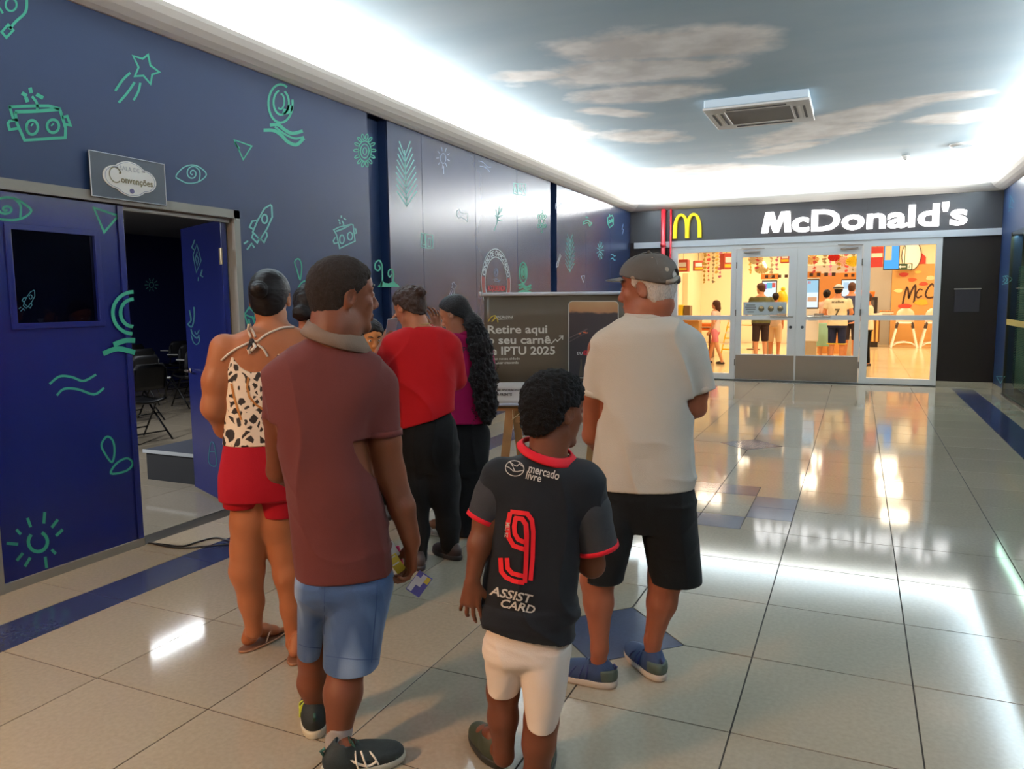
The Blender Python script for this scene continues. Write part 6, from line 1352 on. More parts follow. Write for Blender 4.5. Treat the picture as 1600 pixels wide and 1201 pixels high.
# ================================================================== boy in the black and red jersey
JER = cloth('black_jersey_cloth', (26, 26, 30), .8, (420, .2), (6, .08)); JSL = cloth('charcoal_sleeve_cloth', (52, 50, 52), .8); JRED = cloth('red_trim_cloth', (206, 18, 34), .7); PRNT = mat('silver_print', srgb(196, 186, 176), rough=.45); PRED = mat('red_print', srgb(222, 22, 34), rough=.45)
def boy():
    P = Person((-.973, 2.124), ''); f = P.body; R = rotm(math.radians(52), math.radians(-5)); hc = P.w(866, 643, .02)
    L = head(f, hc, R, .98); f.chain([(hc+R@A3(0, -.03, -.055), .050), (P.w(857, 697, 0), .054), (P.w(855, 720, 0), .062)], .025)
    rows = [(703, 830, 866, .050), (714, 806, 888, .070), (728, 783, 914, .088), (745, 774, 926, .095), (770, 770, 925, .10), (800, 768, 915, .105), (840, 764, 908, .105), (880, 761, 905, .108), (920, 757, 902, .11), (960, 752, 899, .112), (990, 752, 897, .112), (1020, 765, 893, .10)]
    S1 = P.secs(rows); zc_ = P.w(800, 930)[2]; f.loft([(a, b_, z, w_-(.010 if z > zc_ else .035), d-(.012 if z > zc_ else .045)) for a, b_, z, w_, d in S1], .03)
    la = P.J((778, 752, 0, 25), (760, 812, -.01, 20), (749, 850, -.03, 17.5), (738, 908, -.05, 11.5)); f.chain(la, .02)
    hand(f, la[-1][0], (-.10, .02, -1), (.25, .95, 0), (.95, -.25, 0), .86, cv=((.15, .3, .2), (.2, .35, .25), (.3, .45, .3), (.4, .5, .4)), thumb=.4, spread=.55)
    ra = P.J((915, 762, 0, 27), (926, 830, 0, 22), (925, 882, .02, 19), (895, 875, .16, 14)); f.chain(ra, .02); hand(f, ra[-1][0], (-.6, .7, .2), (0, 0, -1), (.5, .5, 0), .85)
    lg = [P.J((790, 1010, .03, 30), (786, 1078, .03, 23.5), (786, 1120, .03, 22), (787, 1180, .04, 15.5)), P.J((850, 1010, -.02, 32), (846, 1125, -.02, 25), (842, 1160, -.03, 24), (838, 1215, -.03, 19), (838, 1250, -.03, 15))]
    for l_ in lg: f.chain(l_, .03)
    hl = foot_at(P, 771, 1205)+A3(.02, .02, 0); hr = P.w(838, 1262, -.02)*A3(1, 1, 0)
    bare_foot(f, hl+A3(0, 0, .012), (-.45, .9), .215); bare_foot(f, hr+A3(0, 0, .012), (.2, 1), .215)
    f.chain([(lg[0][-1][0], .030), (hl+A3(-.01, .05, .06), .030)], .02); f.chain([(lg[1][-1][0], .031), (hr+A3(.01, .05, .06), .030)], .02)
    grow('body', f, .0046, SK_BOY, P.root, 1); eyes(L, .98, P.root, R)
    h = Fig(); skull_hair(h, hc, R, .98, .017, .035, (.080, .082), (-.100, -.088), -.006)
    for q in (-1, 1): h.ell(L(q*.088, .000, -.010), (.026, .030, .036), R, .006, 'sub')
    grow('hair', h, .0042, hairm('curly_black_hair', (16, 13, 14), (330, 330, 330), .75, 1., .008), P.root, 0, lambda p: (vnoise(p, (105, 105, 105))-.5)*.011+(vnoise(p, (220, 220, 220))-.5)*.005)
    g = Fig().loft(S1[:-2], .03, 'add', 2.4); rs = P.J((908, 756, 0, 33), (934, 858, -.0, 31)); ls = P.J((783, 748, 0, 29), (752, 812, -.01, 22.5))
    hem = P.secs([(980, 752, 897, .112), (1006, 754, 896, .115)]); g.loft(P.secs([(940, 755, 900, .112), (975, 751, 898, .114), (1018, 758, 895, .116)]), .02, 'add', 2.4)
    e = P.secs([(1024, 762, 893, .108), (995, 760, 890, .103)]); g.loft([(x[0], x[1], x[2], x[3]-.006, x[4]) for x in e], .003, 'sub')
    g.plane(P.w(765, 993, -.11), P.w(765, 993, -.11)*0+A3(-.20, -.05, -1))
    g.cone(P.w(858, 680, .0), P.w(856, 712, 0.01), .060, .058, .008, 'sub')
    for s_ in (rs, ls): g.chain([(s_[0][0]+A3(0, 0, .004), s_[0][1]+.008), (s_[0][0]+(s_[1][0]-s_[0][0])*.25, s_[0][1]+.004)], .04)
    zh, zt = P.w(800, 1000)[2], P.w(800, 740)[2]; o = grow('jersey', g, .0048, JER, P.root, 1, folds(.010, (10, 10, 3.5), 1, zh, zt))
    for s_, nm in ((rs, 'r'), (ls, 'l')):
        k = Fig().chain([(s_[0][0], s_[0][1]+.001), (s_[0][0]+(s_[1][0]-s_[0][0])*.4, s_[0][1]*.6+s_[1][1]*.4+.005), (s_[1][0], s_[1][1]+.004)], .02); cuff(k, s_[0][0], s_[1][0], s_[1][1]+.004)
        grow('sleeve', k, .0048, JSL, P.root, 1, folds(.003, (12, 12, 6), 2)); band('sleeve_trim', P, s_[0][0], s_[1][0], s_[1][1]+.004, .014, JRED, .003)
    collar('collar_trim', P, P.w(855, 702, 0), .072, .064, -.27, [(0, .006), (.008, .006), (.024, -.010), (.022, -.016), (.004, -.008)], JRED, 0, .22)
    mp = P.pix(P.bvh(o), .0026)
    text_px('lettering', 'mercado', 824.5, 737, 14.5, 18.5, mp, PRNT, o, .012, 0, 1, 49, .05); text_px('lettering', 'livre', 820.5, 747, 14, 17, mp, PRNT, o, .012, 0, 1, 24, .05)
    painted('handshake_logo', [(ell(804.5, 732, 14.5, 11.5, 26, 0, 360, 8), True, False, 1.1), ([(791, 729), (796, 731), (802, 736), (808, 737), (818, 735)], False, True), ([(797, 723), (801, 728), (804, 735)], False, True), ([(812, 725), (808, 729), (803, 727), (797, 722)], False, True), ([(812, 725), (817, 729)], False, True)], (0, 0), 1, mp, 1.1, PRNT, o, dense=2)
    painted('number_nine', [([(783, 873), (784, 892), (791, 901), (803, 907), (817, 909.5)], False, True), ([(829, 904), (832, 870), (833, 830), (831, 812), (824, 802), (800, 799)], False, False), ([(797.5, 802), (794, 820), (795, 838), (803, 852), (823, 859)], False, False), ([(793, 873), (794, 887), (801, 895), (816, 899)], False, True), ([(820, 908), (822, 870), (823, 835), (822, 819), (816, 810), (806, 809)], False, False), ([(806, 810), (804, 822), (805, 833), (810, 842), (821, 847)], False, False)], (0, 0), 1, P.pix(P.bvh(o), .0032), 7.0, PRED, o, dense=3)
    text_px('number_lettering', 'TIM', 796.5, 829, -84, 9, P.pix(P.bvh(o), .0055), PRNT, o, .01, 0, 1, 13); text_px('number_lettering', 'ZE', 794.5, 839, -84, 7, P.pix(P.bvh(o), .0055), PRNT, o, .01, 0, 1, 8)
    text_px('lettering', 'ASSIST', 766, 928, 12.5, 19, mp, PRNT, o, .022, .15, 1, 67, .05); text_px('lettering', 'CARD', 780.5, 946.5, 12.5, 18, mp, PRNT, o, .022, .15, 1, 54, .05)
    WS = cloth('white_shorts_cloth', (222, 206, 194)); q = Fig().loft(P.secs([(950, 768, 884, .085), (985, 762, 888, .095), (1002, 755, 892, .106), (1015, 753, 892, .112), (1038, 768, 878, .075)]), .02, 'add', 2.4)
    l1 = P.secs([(1000, 756, 824, .10, .01), (1035, 757, 820, .095, .015), (1074, 763, 812, .08, .03)]); l2 = P.secs([(1000, 806, 892, .106, .0), (1035, 808, 890, .105, -.01), (1080, 816, 884, .095, -.02), (1128, 822, 869, .085, -.02)]); q.loft(l1, .012, 'add', 2.1).loft(l2, .012, 'add', 2.1)
    for l_ in (l1, l2): e = l_[-1]; q.loft([(e[0], e[1], e[2]-.02, e[3]-.007, e[4]-.007), (e[0], e[1], e[2]+.03, e[3]-.011, e[4]-.011)], .003, 'sub')
    grow('shorts', q, .005, WS, P.root, 1, folds(.006, (10, 10, 7), 4))
    GS = mat('dark_green_clog', srgb(52, 58, 40), rough=.6); shoe(P, hl+A3(.01, -.012, 0), (-.45, .9), .235, .044, .05, GS, mat('dark_sole', srgb(36, 34, 28)), 'clog'); shoe(P, hr+A3(0, -.012, 0), (.2, 1), .235, .044, .05, GS, bpy.data.materials['dark_sole'], 'clog')
    return P
PK = boy(); props(PK.root, 'boy in a black jersey with a red number nine and white shorts')

# ================================================================== older man with the cap
def man_cap():
    P = Person((-.827, 2.945), ''); f = P.body; R = rotm(math.radians(-68), math.radians(-4), math.radians(0)); hc = P.w(1011, 452, .0)
    L = head(f, hc, R, 1.04); f.chain([(hc+R@A3(0, -.035, -.05), .064), (P.w(1012, 492, 0), .070), (P.w(1012, 515, 0), .085)], .03); f.ell(L(0, -.06, -.07), (.05, .035, .035), R, .03)
    rows = [(492, 978, 1044, .075), (500, 962, 1062, .095), (512, 946, 1080, .115), (530, 934, 1090, .125), (555, 929, 1094, .13), (590, 932, 1088, .135), (630, 934, 1082, .14), (680, 931, 1080, .145), (720, 925, 1083, .15), (758, 922, 1084, .15)]
    S1 = P.secs(rows); f.loft([(a, b_, z, w_-.012, d-.014) for a, b_, z, w_, d in S1]+[(S1[-1][0], 0, S1[-1][2]-.08, .13, .09)], .03)
    la = P.J((940, 545, 0, 22), (926, 625, .03, 15), (924, 680, .06, 13.5), (950, 720, .25, 10)); ra = P.J((1076, 545, 0, 24), (1090, 615, 0, 15), (1089, 637, .01, 14), (1062, 655, .22, 11)); f.chain(la, .02).chain(ra, .02)
    hand(f, la[-1][0], (.5, .8, .1), (0, 0, -1), (1, 0, 0)); hand(f, ra[-1][0], (-.5, .8, .1), (0, 0, -1), (-1, 0, 0))
    lg = [P.J((955, 800, -.03, 36), (933, 905, -.04, 25), (935, 940, -.05, 22), (937, 1012, -.08, 13)), P.J((1045, 800, .03, 42), (1039, 905, .03, 25), (1034, 940, .03, 22), (1020, 1000, .04, 13))]
    for l_ in lg: f.chain(l_, .03)
    hl, tl = foot_at(P, 963, 1074), foot_at(P, 909, 1062); hr, tr_ = foot_at(P, 1035, 1066), foot_at(P, 985, 1022)
    for h_, t_, l_ in ((hl, tl, lg[0]), (hr, tr_, lg[1])): d = (t_-h_)/np.linalg.norm(t_-h_); f.chain([(l_[-1][0], .034), (h_+d*.08+A3(0, 0, .06), .034), (h_+d*.2+A3(0, 0, .035), .025)], .02)
    grow('body', f, .0050, SK_OLD, P.root, 1); eyes(L, 1.04, P.root, R, brm=mat('grey_brow', srgb(150, 140, 134)))
    h = Fig(); skull_hair(h, hc, R, 1.04, .007, .03, (.070, .06), (-.075, -.095)); h.cap(L(.07, .035, .02), R@A3(.2, 1, .1), .06); h.cap(L(-.07, .035, .02), R@A3(-.2, 1, .1), .06)
    for q in (-1, 1): h.ell(L(q*.083, -.004, -.008), (.020, .026, .036), R, .004, 'sub')
    grow('hair', h, .0045, hairm('white_hair', (196, 182, 172), (260, 260, 80), .7, 1.), P.root, 1, lambda p: (vnoise(p, (120, 120, 60))-.5)*.005)
    CAPM = mat('grey_cap_cloth', srgb(92, 86, 82), rough=.85, bump=(260, .3)); nt = CAPM.node_tree; b = nt.nodes['Principled BSDF']; N = nt.nodes.new; Lk = nt.links.new
    tc = N('ShaderNodeTexCoord'); vo = N('ShaderNodeTexVoronoi'); vo.inputs['Scale'].default_value = 21; Lk(tc.outputs['Object'], vo.inputs['Vector']); lt = N('ShaderNodeMath'); lt.operation = 'LESS_THAN'; lt.inputs[1].default_value = .2; Lk(vo.outputs['Distance'], lt.inputs[0]); mx = N('ShaderNodeMix'); mx.data_type = 'RGBA'; Lk(lt.outputs[0], mx.inputs[0]); mx.inputs[6].default_value = srgb(88, 79, 72); mx.inputs[7].default_value = srgb(170, 150, 130); Lk(mx.outputs[2], b.inputs['Base Color'])
    c_ = Fig(); c_.ell(L(0, -.016, .046), (.090*1.04, .108*1.04, .088*1.04), R, .03); c_.ell(L(0, .025, .045), (.080*1.04, .076*1.04, .076*1.04), R, .03); c_.plane(L(0, 0, .034), R@A3(0, .28, -1)); c_.ell(L(0, -.105, .045), (.035, .03, .022), R, .004, 'sub')
    co = grow('cap', c_, .0045, CAPM, P.root, 1, lambda p: (vnoise(p, (30, 30, 30))-.5)*.004)
    V = []; F = []; n = 14                       # brim
    for t_ in (0, 1):
        for i in range(n+1):
            a = -1+2*i/n
            for k, o in enumerate((0, .5, 1)): V.append(L(a*.076*(1-.10*o), .062+.030*(1-a*a)+o*.072*math.sqrt(max(0, 1-a*a*.92)), .052-.012*a*a*1.2-.005*o+t_*.004))
    s_ = 3*(n+1)
    for i in range(n):
        for k in range(2): a = i*3+k; F += [(a, a+1, a+4, a+3), (s_+a, s_+a+3, s_+a+4, s_+a+1)]
        a = i*3+2; F.append((a, a+3, s_+a+3, s_+a)); a = i*3; F.append((a+3, a, s_+a, s_+a+3))
    mesh('brim', V, F, mat('brim_cloth', srgb(100, 95, 90), rough=.8), co, True)
    b_ = MB()
    for q in (-1, 1): b_.tube([tuple(L(q*.008, -.122, .034)), tuple(L(q*.035, -.113, .020)), tuple(L(q*.055, -.095, .018))], .009, 6)
    b_.done('strap', mat('strap_grey', srgb(150, 140, 130), rough=.8), co, smooth=True)
    b_ = MB(); b_.ball(tuple(L(0, -.016, .138)), .007, 8); b_.done('button', CAPM, co)
    for k in range(5):
        a = 2*PI*k/5; b_ = MB(); b_.tube([tuple(L(.0925*math.sin(t)*math.cos(a), -.012+.108*math.sin(t)*math.sin(a)*1.03, .046+.0925*math.cos(t))) for t in np.linspace(.05, 1.15, 8)], .0012, 5); b_.done('seam', bpy.data.materials['brim_cloth'], co)
    TS = cloth('cream_tshirt_cloth', (200, 190, 178), .9, (300, .25), (4, .03)); g = Fig().loft(S1, .03, 'add', 2.4); rs = P.J((1072, 540, 0, 29), (1098, 612, 0, 20)); ls = P.J((948, 543, 0, 28), (925, 618, .01, 18))
    g.chain(rs, .04).chain(ls, .04); cuff(g, rs[0][0], rs[1][0], rs[1][1]); cuff(g, ls[0][0], ls[1][0], ls[1][1])
    e = S1[-1]; g.loft([(e[0], 0, e[2]-.02, e[3]-.010, e[4]-.01), (e[0], 0, e[2]+.03, e[3]-.013, e[4]-.013)], .004, 'sub'); g.cone(P.w(1012, 475, .0), P.w(1012, 500, .01), .072, .070, .008, 'sub')
    o = grow('t_shirt', g, .0052, TS, P.root, 1, folds(.019, (5, 5, 5.0), 8, S1[-1][2], S1[4][2], .35)); collar('neckband', P, P.w(1011, 492, 0), .078, .073, .02, BAND, TS, 0, .1)
    band('sleeve_hem', P, rs[0][0], rs[1][0], rs[1][1]+.001, .022, TS, .002); band('sleeve_hem', P, ls[0][0], ls[1][0], ls[1][1]+.001, .022, TS, .002)
    BS = cloth('black_shorts_cloth', (18, 18, 19), .9); q = Fig().loft(P.secs([(718, 942, 1068, .10), (742, 934, 1076, .115), (758, 927, 1084, .138), (788, 932, 1086, .135), (826, 952, 1066, .095)]), .03, 'add', 2.4)
    l1 = P.secs([(780, 930, 1004, .128, .0), (815, 930, 994, .12, -.02), (860, 922, 985, .11, -.03), (903, 912, 975, .10, -.04)]); l2 = P.secs([(780, 990, 1088, .135, .0), (815, 998, 1090, .13, .02), (860, 1007, 1094, .12, .03), (907, 1015, 1098, .11, .03)]); q.loft(l1, .015, 'add', 2.1).loft(l2, .015, 'add', 2.1)
    for l_ in (l1, l2): e = l_[-1]; q.loft([(e[0], e[1], e[2]-.02, e[3]-.008, e[4]-.008), (e[0], e[1], e[2]+.03, e[3]-.012, e[4]-.012)], .003, 'sub')
    grow('shorts', q, .0052, BS, P.root, 1, folds(.006, (9, 9, 5), 14))
    SB = mat('blue_shoe_mesh', srgb(36, 54, 88), rough=.7, bump=(300, .4)); HC_ = mat('green_grey_counter', srgb(66, 76, 66), rough=.6); SOL = mat('cream_sole', srgb(186, 172, 160), rough=.6); LC = mat('blue_lace', srgb(26, 36, 84), rough=.7)
    shoe(P, hl, tl-hl, .29, .050, .078, SB, SOL, 'shoe', .0, None, LC, HC_); shoe(P, hr, tr_-hr, .29, .050, .078, SB, SOL, 'shoe', 0, None, LC, HC_)
    return P
PC = man_cap(); props(PC.root, 'older man in a cream T-shirt, black shorts and a grey cap')

# ================================================================== woman in the halter top
def leopard():
    m = mat('leopard_print_cloth', srgb(226, 214, 202), rough=.7, bump=(200, .2)); nt = m.node_tree; b = nt.nodes['Principled BSDF']; N = nt.nodes.new; L = nt.links.new
    tc = N('ShaderNodeTexCoord'); mp = N('ShaderNodeMapping'); mp.inputs['Scale'].default_value = (1, .6, .75); L(tc.outputs['Object'], mp.inputs[0]); n = N('ShaderNodeTexNoise'); n.inputs['Scale'].default_value = 16; L(mp.outputs[0], n.inputs['Vector'])
    ad = N('ShaderNodeMix'); ad.data_type = 'VECTOR'; ad.inputs[0].default_value = .055; L(mp.outputs[0], ad.inputs[4]); L(n.outputs['Color'], ad.inputs[5])
    vo = N('ShaderNodeTexVoronoi'); vo.feature = 'DISTANCE_TO_EDGE'; vo.inputs['Scale'].default_value = 34; L(ad.outputs[1], vo.inputs['Vector']); gt = N('ShaderNodeMapRange'); gt.inputs[1].default_value = .16; gt.inputs[2].default_value = .20; L(vo.outputs['Distance'], gt.inputs[0])
    mx = N('ShaderNodeMix'); mx.data_type = 'RGBA'; L(gt.outputs[0], mx.inputs[0]); mx.inputs[6].default_value = srgb(228, 214, 200); mx.inputs[7].default_value = srgb(30, 20, 20); L(mx.outputs[2], b.inputs['Base Color']); return m
def woman_halter():
    P = Person((-2.336, 2.545), ''); f = P.body; R = rotm(math.radians(14), 0, 0); hc = P.w(422, 467, .02); L = head(f, hc, R, 1.02, True)
    f.chain([(hc+R@A3(0, -.03, -.055), .054), (P.w(425, 505, 0), .056), (P.w(424, 530, 0), .075)], .03)
    rows = [(508, 398, 456, .06), (520, 370, 482, .075), (535, 352, 500, .088), (555, 346, 508, .095), (590, 350, 500, .10), (630, 355, 488, .10), (665, 355, 480, .10), (700, 353, 477, .105), (745, 352, 480, .108)]
    S1 = P.secs(rows); f.loft(S1, .03, 'add', 2.3)
    la = P.J((352, 545, 0, 24), (339, 595, 0, 21), (335, 636, .0, 18.5), (352, 668, .10, 15), (385, 690, .22, 11)); ra = P.J((496, 545, 0, 24), (512, 600, 0, 20), (516, 640, 0, 18), (500, 680, .15, 12)); f.chain(la, .03).chain(ra, .03)
    hand(f, la[-1][0], (.6, .7, 0), (0, 0, -1), (1, 0, 0), .9); hand(f, ra[-1][0], (-.6, .7, 0), (0, 0, -1), (-1, 0, 0), .9)
    lg = [P.J((392, 760, .02, 30), (392, 815, .02, 30), (388, 855, .02, 26), (386, 890, .02, 25.5), (393, 940, .02, 18), (397, 985, .02, 12)), P.J((440, 760, 0, 30), (438, 818, 0, 28), (446, 860, 0, 24), (452, 895, -.01, 23), (457, 950, -.01, 17), (460, 1005, -.01, 12))]
    for l_ in lg: f.chain(l_, .03)
    h1, t1 = foot_at(P, 380, 1018), foot_at(P, 449, 984); h2 = foot_at(P, 459, 1038); d1_ = t1-h1
    bare_foot(f, h1+A3(0, 0, .012), d1_, .235); bare_foot(f, h2+A3(0, 0, .012), (.35, 1), .235)
    d = d1_/np.linalg.norm(d1_); f.cone(lg[0][-1][0], h1+d*.05+A3(0, 0, .06), .032, .030, .02); f.cone(lg[1][-1][0], h2+A3(.015, .05, .06), .032, .030, .02)
    grow('body', f, .0052, SK_TAN, P.root, 1); eyes(L, 1.02, P.root, R)
    h = Fig(); skull_hair(h, hc, R, 1.02, .009, .03, (.075, .085), (-.078, -.068)); h.ell(L(-.016, -.122, .038), (.040, .030, .037), R, .002); h.ell(L(-.006, -.146, .046), (.022, .014, .018), R, .002)
    for q in (-1, 1): h.ell(L(q*.083, .0, -.012), (.020, .026, .034), R, .004, 'sub')
    HB_ = hairm('sleek_dark_hair', (22, 17, 18), (60, 60, 300), .5, .6, .002); grow('hair', h, .0046, HB_, P.root, 1, lambda p: (vnoise(p, (60, 60, 150))-.5)*.003)
    LP_ = leopard(); g = Fig().loft([(a, b_, z, w_+.007, d_+.007) for a, b_, z, w_, d_ in P.secs([(520, 372, 480, .078), (545, 352, 500, .092), (590, 351, 498, .10), (630, 354, 488, .102), (665, 352, 482, .105), (690, 350, 480, .112)])], .02, 'add', 2.3)
    for c, r in (((397, 540, -.10), .150), ): g.ell(P.w(397, 538, -.10), (.098, .12, .118), None, .006, 'sub')
    g.ell(P.w(448, 520, -.10), (.07, .12, .10), None, .01, 'sub')
    for (u, v, rx, rz) in ((338, 535, .055, .085), (515, 540, .055, .10)): g.ell(P.w(u, v, 0), (rx, .2, rz), None, .01, 'sub')
    g.plane(P.w(400, 540, 0), (0, .35, 1)); zb, zt_ = P.w(400, 690)[2], P.w(400, 560)[2]
    o = grow('halter_top', g, .005, LP_, P.root, 1, folds(.005, (10, 10, 4), 21, zb, zt_, .5)); mp = P.pix(P.bvh(bpy.data.objects[P.root.children[0].name]), .004)
    STM = mat('strap_cloth', srgb(216, 200, 186), rough=.7); bod = mp
    for pts in ([(346, 563), (362, 549), (388, 536)], [(392, 527), (388, 516), (389, 506)], [(399, 527), (394, 515), (390, 506)], [(402, 534), (414, 524), (430, 516), (443, 512), (458, 512)], [(402, 538), (411, 545), (418, 557)], [(388, 536), (395, 533), (404, 534)]):
        b_ = MB(); b_.tube([Vector(bod(*p)) for p in catmull(pts, False, 3)], .0052, 6); b_.done('strap', STM, o, smooth=True)
    b_ = MB(); c = Vector(bod(394, 534)); b_.ball(tuple(c), .014, 10, (1, .7, 1)); b_.tube([c, c+Vector((-.016, -.012, -.03)), c+Vector((-.010, -.014, -.05))], .007, 6); b_.tube([c, c+Vector((.012, -.012, -.02)), c+Vector((-.004, -.016, -.038))], .007, 6); b_.done('knot', LP_, o, smooth=True)
    mg = P.pix(P.bvh(o), .002); GOLD = mat('gold_chain_print', srgb(170, 110, 50), rough=.5)
    painted('printed_chain', [([(388, 590), (386, 605), (390, 620), (400, 632), (412, 640)], False, True), ([(362, 600), (366, 620), (372, 640), (377, 655)], False, True)], (0, 0), 1, mg, 3.4, GOLD, o, dense=3)
    RS = cloth('red_shorts_cloth', (158, 4, 26), .8); q = Fig().loft([(a, b_, z, w_+.008, d_+.008) for a, b_, z, w_, d_ in P.secs([(684, 353, 480, .105), (710, 348, 482, .115), (745, 343, 484, .125), (775, 344, 484, .12)])], .02, 'add', 2.3)
    l1 = P.secs([(760, 345, 425, .11, .02), (789, 348, 408, .10, .02)]); l2 = P.secs([(760, 400, 480, .11, 0), (803, 409, 470, .10, 0)]); q.loft(l1, .02, 'add', 2.1).loft(l2, .02, 'add', 2.1)
    for l_ in (l1, l2): e = l_[-1]; q.loft([(e[0], e[1], e[2]-.02, e[3]-.005, e[4]-.005), (e[0], e[1], e[2]+.02, e[3]-.010, e[4]-.010)], .003, 'sub')
    grow('shorts', q, .005, RS, P.root, 1, folds(.003, (10, 10, 7), 24)); FM = mat('bronze_sandal', srgb(170, 120, 90), rough=.3, metal=.5)
    flip_flop(P, h1-d*.008, d1_, .25, FM, mat('pale_strap', srgb(200, 170, 150), rough=.3)); flip_flop(P, h2+A3(-.003, -.008, 0), (.35, 1), .25, FM, bpy.data.materials['pale_strap']); return P
PH = woman_halter(); props(PH.root, 'woman in a leopard print halter top and red shorts, hair in a bun')

# ================================================================== woman in the red T-shirt
BLK = cloth('black_trouser_cloth', (12, 12, 14), .9)
def woman_red():
    P = Person((-2.273, 3.893), ''); f = P.body; R = rotm(math.radians(-42), math.radians(-22)); hc = P.w(640, 481, .03); L = head(f, hc, R, 1.0, True)
    f.chain([(hc+R@A3(0, -.03, -.05), .054), (P.w(652, 508, 0), .060), (P.w(656, 522, 0), .08)], .03)
    rows = [(510, 632, 686, .07), (516, 618, 700, .085), (528, 606, 711, .10), (545, 602, 714, .11), (580, 606, 712, .12), (620, 612, 711, .125), (655, 617, 711, .13), (674, 621, 711, .13)]
    S1 = P.secs(rows); f.loft([(a, b_, z, w_-(.012 if z > P.w(650, 630)[2] else .04), d-(.014 if z > P.w(650, 630)[2] else .05)) for a, b_, z, w_, d in S1], .03)
    la = P.J((612, 545, 0, 15), (592, 580, .10, 13), (597, 552, .20, 11), (608, 520, .26, 8)); ra = P.J((706, 545, 0, 15), (716, 590, .14, 12), (700, 548, .26, 9), (684, 514, .30, 7.5)); f.chain(la, .02).chain(ra, .02)
    hand(f, la[-1][0], (.2, .2, 1), (.9, .2, 0), (0, 1, 0), .9, (.4, .4, .3)); hand(f, ra[-1][0], (-.15, .1, 1), (-.5, -.8, 0), (-.8, .4, 0), .9, (.35, .45, .35), spread=.5)
    lg = [P.J((650, 690, .03, 20), (651, 760, .03, 16), (656, 830, -.02, 10), (657, 872, -.05, 8)), P.J((688, 690, .03, 22), (693, 760, .05, 19), (700, 820, .05, 13), (702, 858, .05, 9))]
    for l_ in lg: f.chain(l_, .02)
    hl = foot_at(P, 659, 893); hr, tr_ = foot_at(P, 720, 876), foot_at(P, 678, 862)
    for h_, d_, l_ in ((hl, A3(-.35, .95, 0), lg[0]), (hr, tr_-hr, lg[1])): d_ = d_/np.linalg.norm(d_); f.chain([(l_[-1][0], .032), (h_+d_*.07+A3(0, 0, .05), .030), (h_+d_*.18+A3(0, 0, .03), .022)], .02)
    grow('body', f, .0056, SK_MID, P.root, 1); eyes(L, 1.0, P.root, R)
    h = Fig(); skull_hair(h, hc, R, 1.0, .012, .03, (.078, .080), (-.088, -.080)); h.ell(L(.0, -.115, .052), (.030, .032, .032), R, .012); h.ell(L(.022, -.13, .045), (.018, .018, .018), R, .01)
    for q in (-1, 1): h.ell(L(q*.085, .002, -.012), (.020, .028, .034), R, .004, 'sub')
    grow('hair', h, .005, hairm('brown_hair', (48, 31, 25), (140, 140, 140), .6, 1.), P.root, 1, lambda p: (vnoise(p, (70, 70, 70))-.5)*.012)
    RT2 = cloth('red_tshirt_cloth', (158, 6, 14), .85); g = Fig().loft(S1, .03, 'add', 2.3); g.loft(P.secs([(640, 616, 711, .128), (674, 621, 710, .130)]), .01)
    g.chain(P.J((616, 540, 0, 18), (598, 578, .09, 20)), .04).chain(P.J((704, 542, 0, 18), (712, 592, .10, 18)), .04); g.cap(P.w(598, 578, .09), P.w(598, 578, .09)-P.w(616, 540, 0), .12); g.plane(P.w(621, 674, -.12), (.30, 0, -1)); g.cone(P.w(656, 495, 0), P.w(656, 512, .01), .062, .064, .008, 'sub')
    o = grow('t_shirt', g, .0058, RT2, P.root, 1, folds(.015, (7, 7, 4), 31, S1[-1][2], S1[3][2], .4)); collar('neckband', P, P.w(657, 511, 0), .070, .066, -.02, BAND, RT2, 0, .1)
    q = Fig().loft(P.secs([(628, 632, 700, .09), (645, 628, 704, .10), (664, 622, 712, .122), (690, 623, 716, .13), (712, 630, 713, .11), (735, 650, 695, .06)]), .03); 
    for l_ in ([P.J((650, 705, .03, 24), (652, 760, .03, 20), (657, 830, -.02, 13), (657, 871, -.05, 10.5))], [P.J((690, 705, .03, 27), (693, 760, .05, 25), (701, 820, .05, 17), (703, 853, .05, 14.5))]): q.chain([(a, r) for a, r in l_[0]], .045)
    grow('trousers', q, .0056, BLK, P.root, 1, folds(.006, (10, 10, 6), 33)); BR = mat('brown_leather', srgb(58, 38, 34), rough=.5); BR2 = mat('dark_brown_sole', srgb(36, 26, 24))
    shoe(P, hl, (-.35, .95), .25, .044, .06, BR, BR2); shoe(P, hr, tr_-hr, .25, .044, .06, BR, BR2)
    b_ = MB(); b_.tube([Vector(P.w(656, 503, -.0))+Vector((.066*math.cos(a), .066*math.sin(a), .01*math.sin(a)-.002)) for a in np.linspace(0, 2*PI, 25)[:-1]], .0016, 5, True); b_.done('necklace', mat('thin_gold', srgb(200, 160, 90), rough=.2, metal=1), P.root)
    return P
PR = woman_red(); props(PR.root, 'woman in a loose red T-shirt and black trousers with hands raised')
q = MB(); c = PR.world(PR.w(611, 516, .24)); q.box(-.036, .036, -.004, .004, -.075, .075, Matrix.Translation(Vector(c)) @ Matrix.Rotation(1.15, 4, 'Z') @ Matrix.Rotation(.3, 4, 'X'), bevel=.003)
props(q.done('phone', mat('pale_phone', srgb(190, 190, 196), rough=.3)), 'pale phone held up by the woman in the red T-shirt', 'phone')

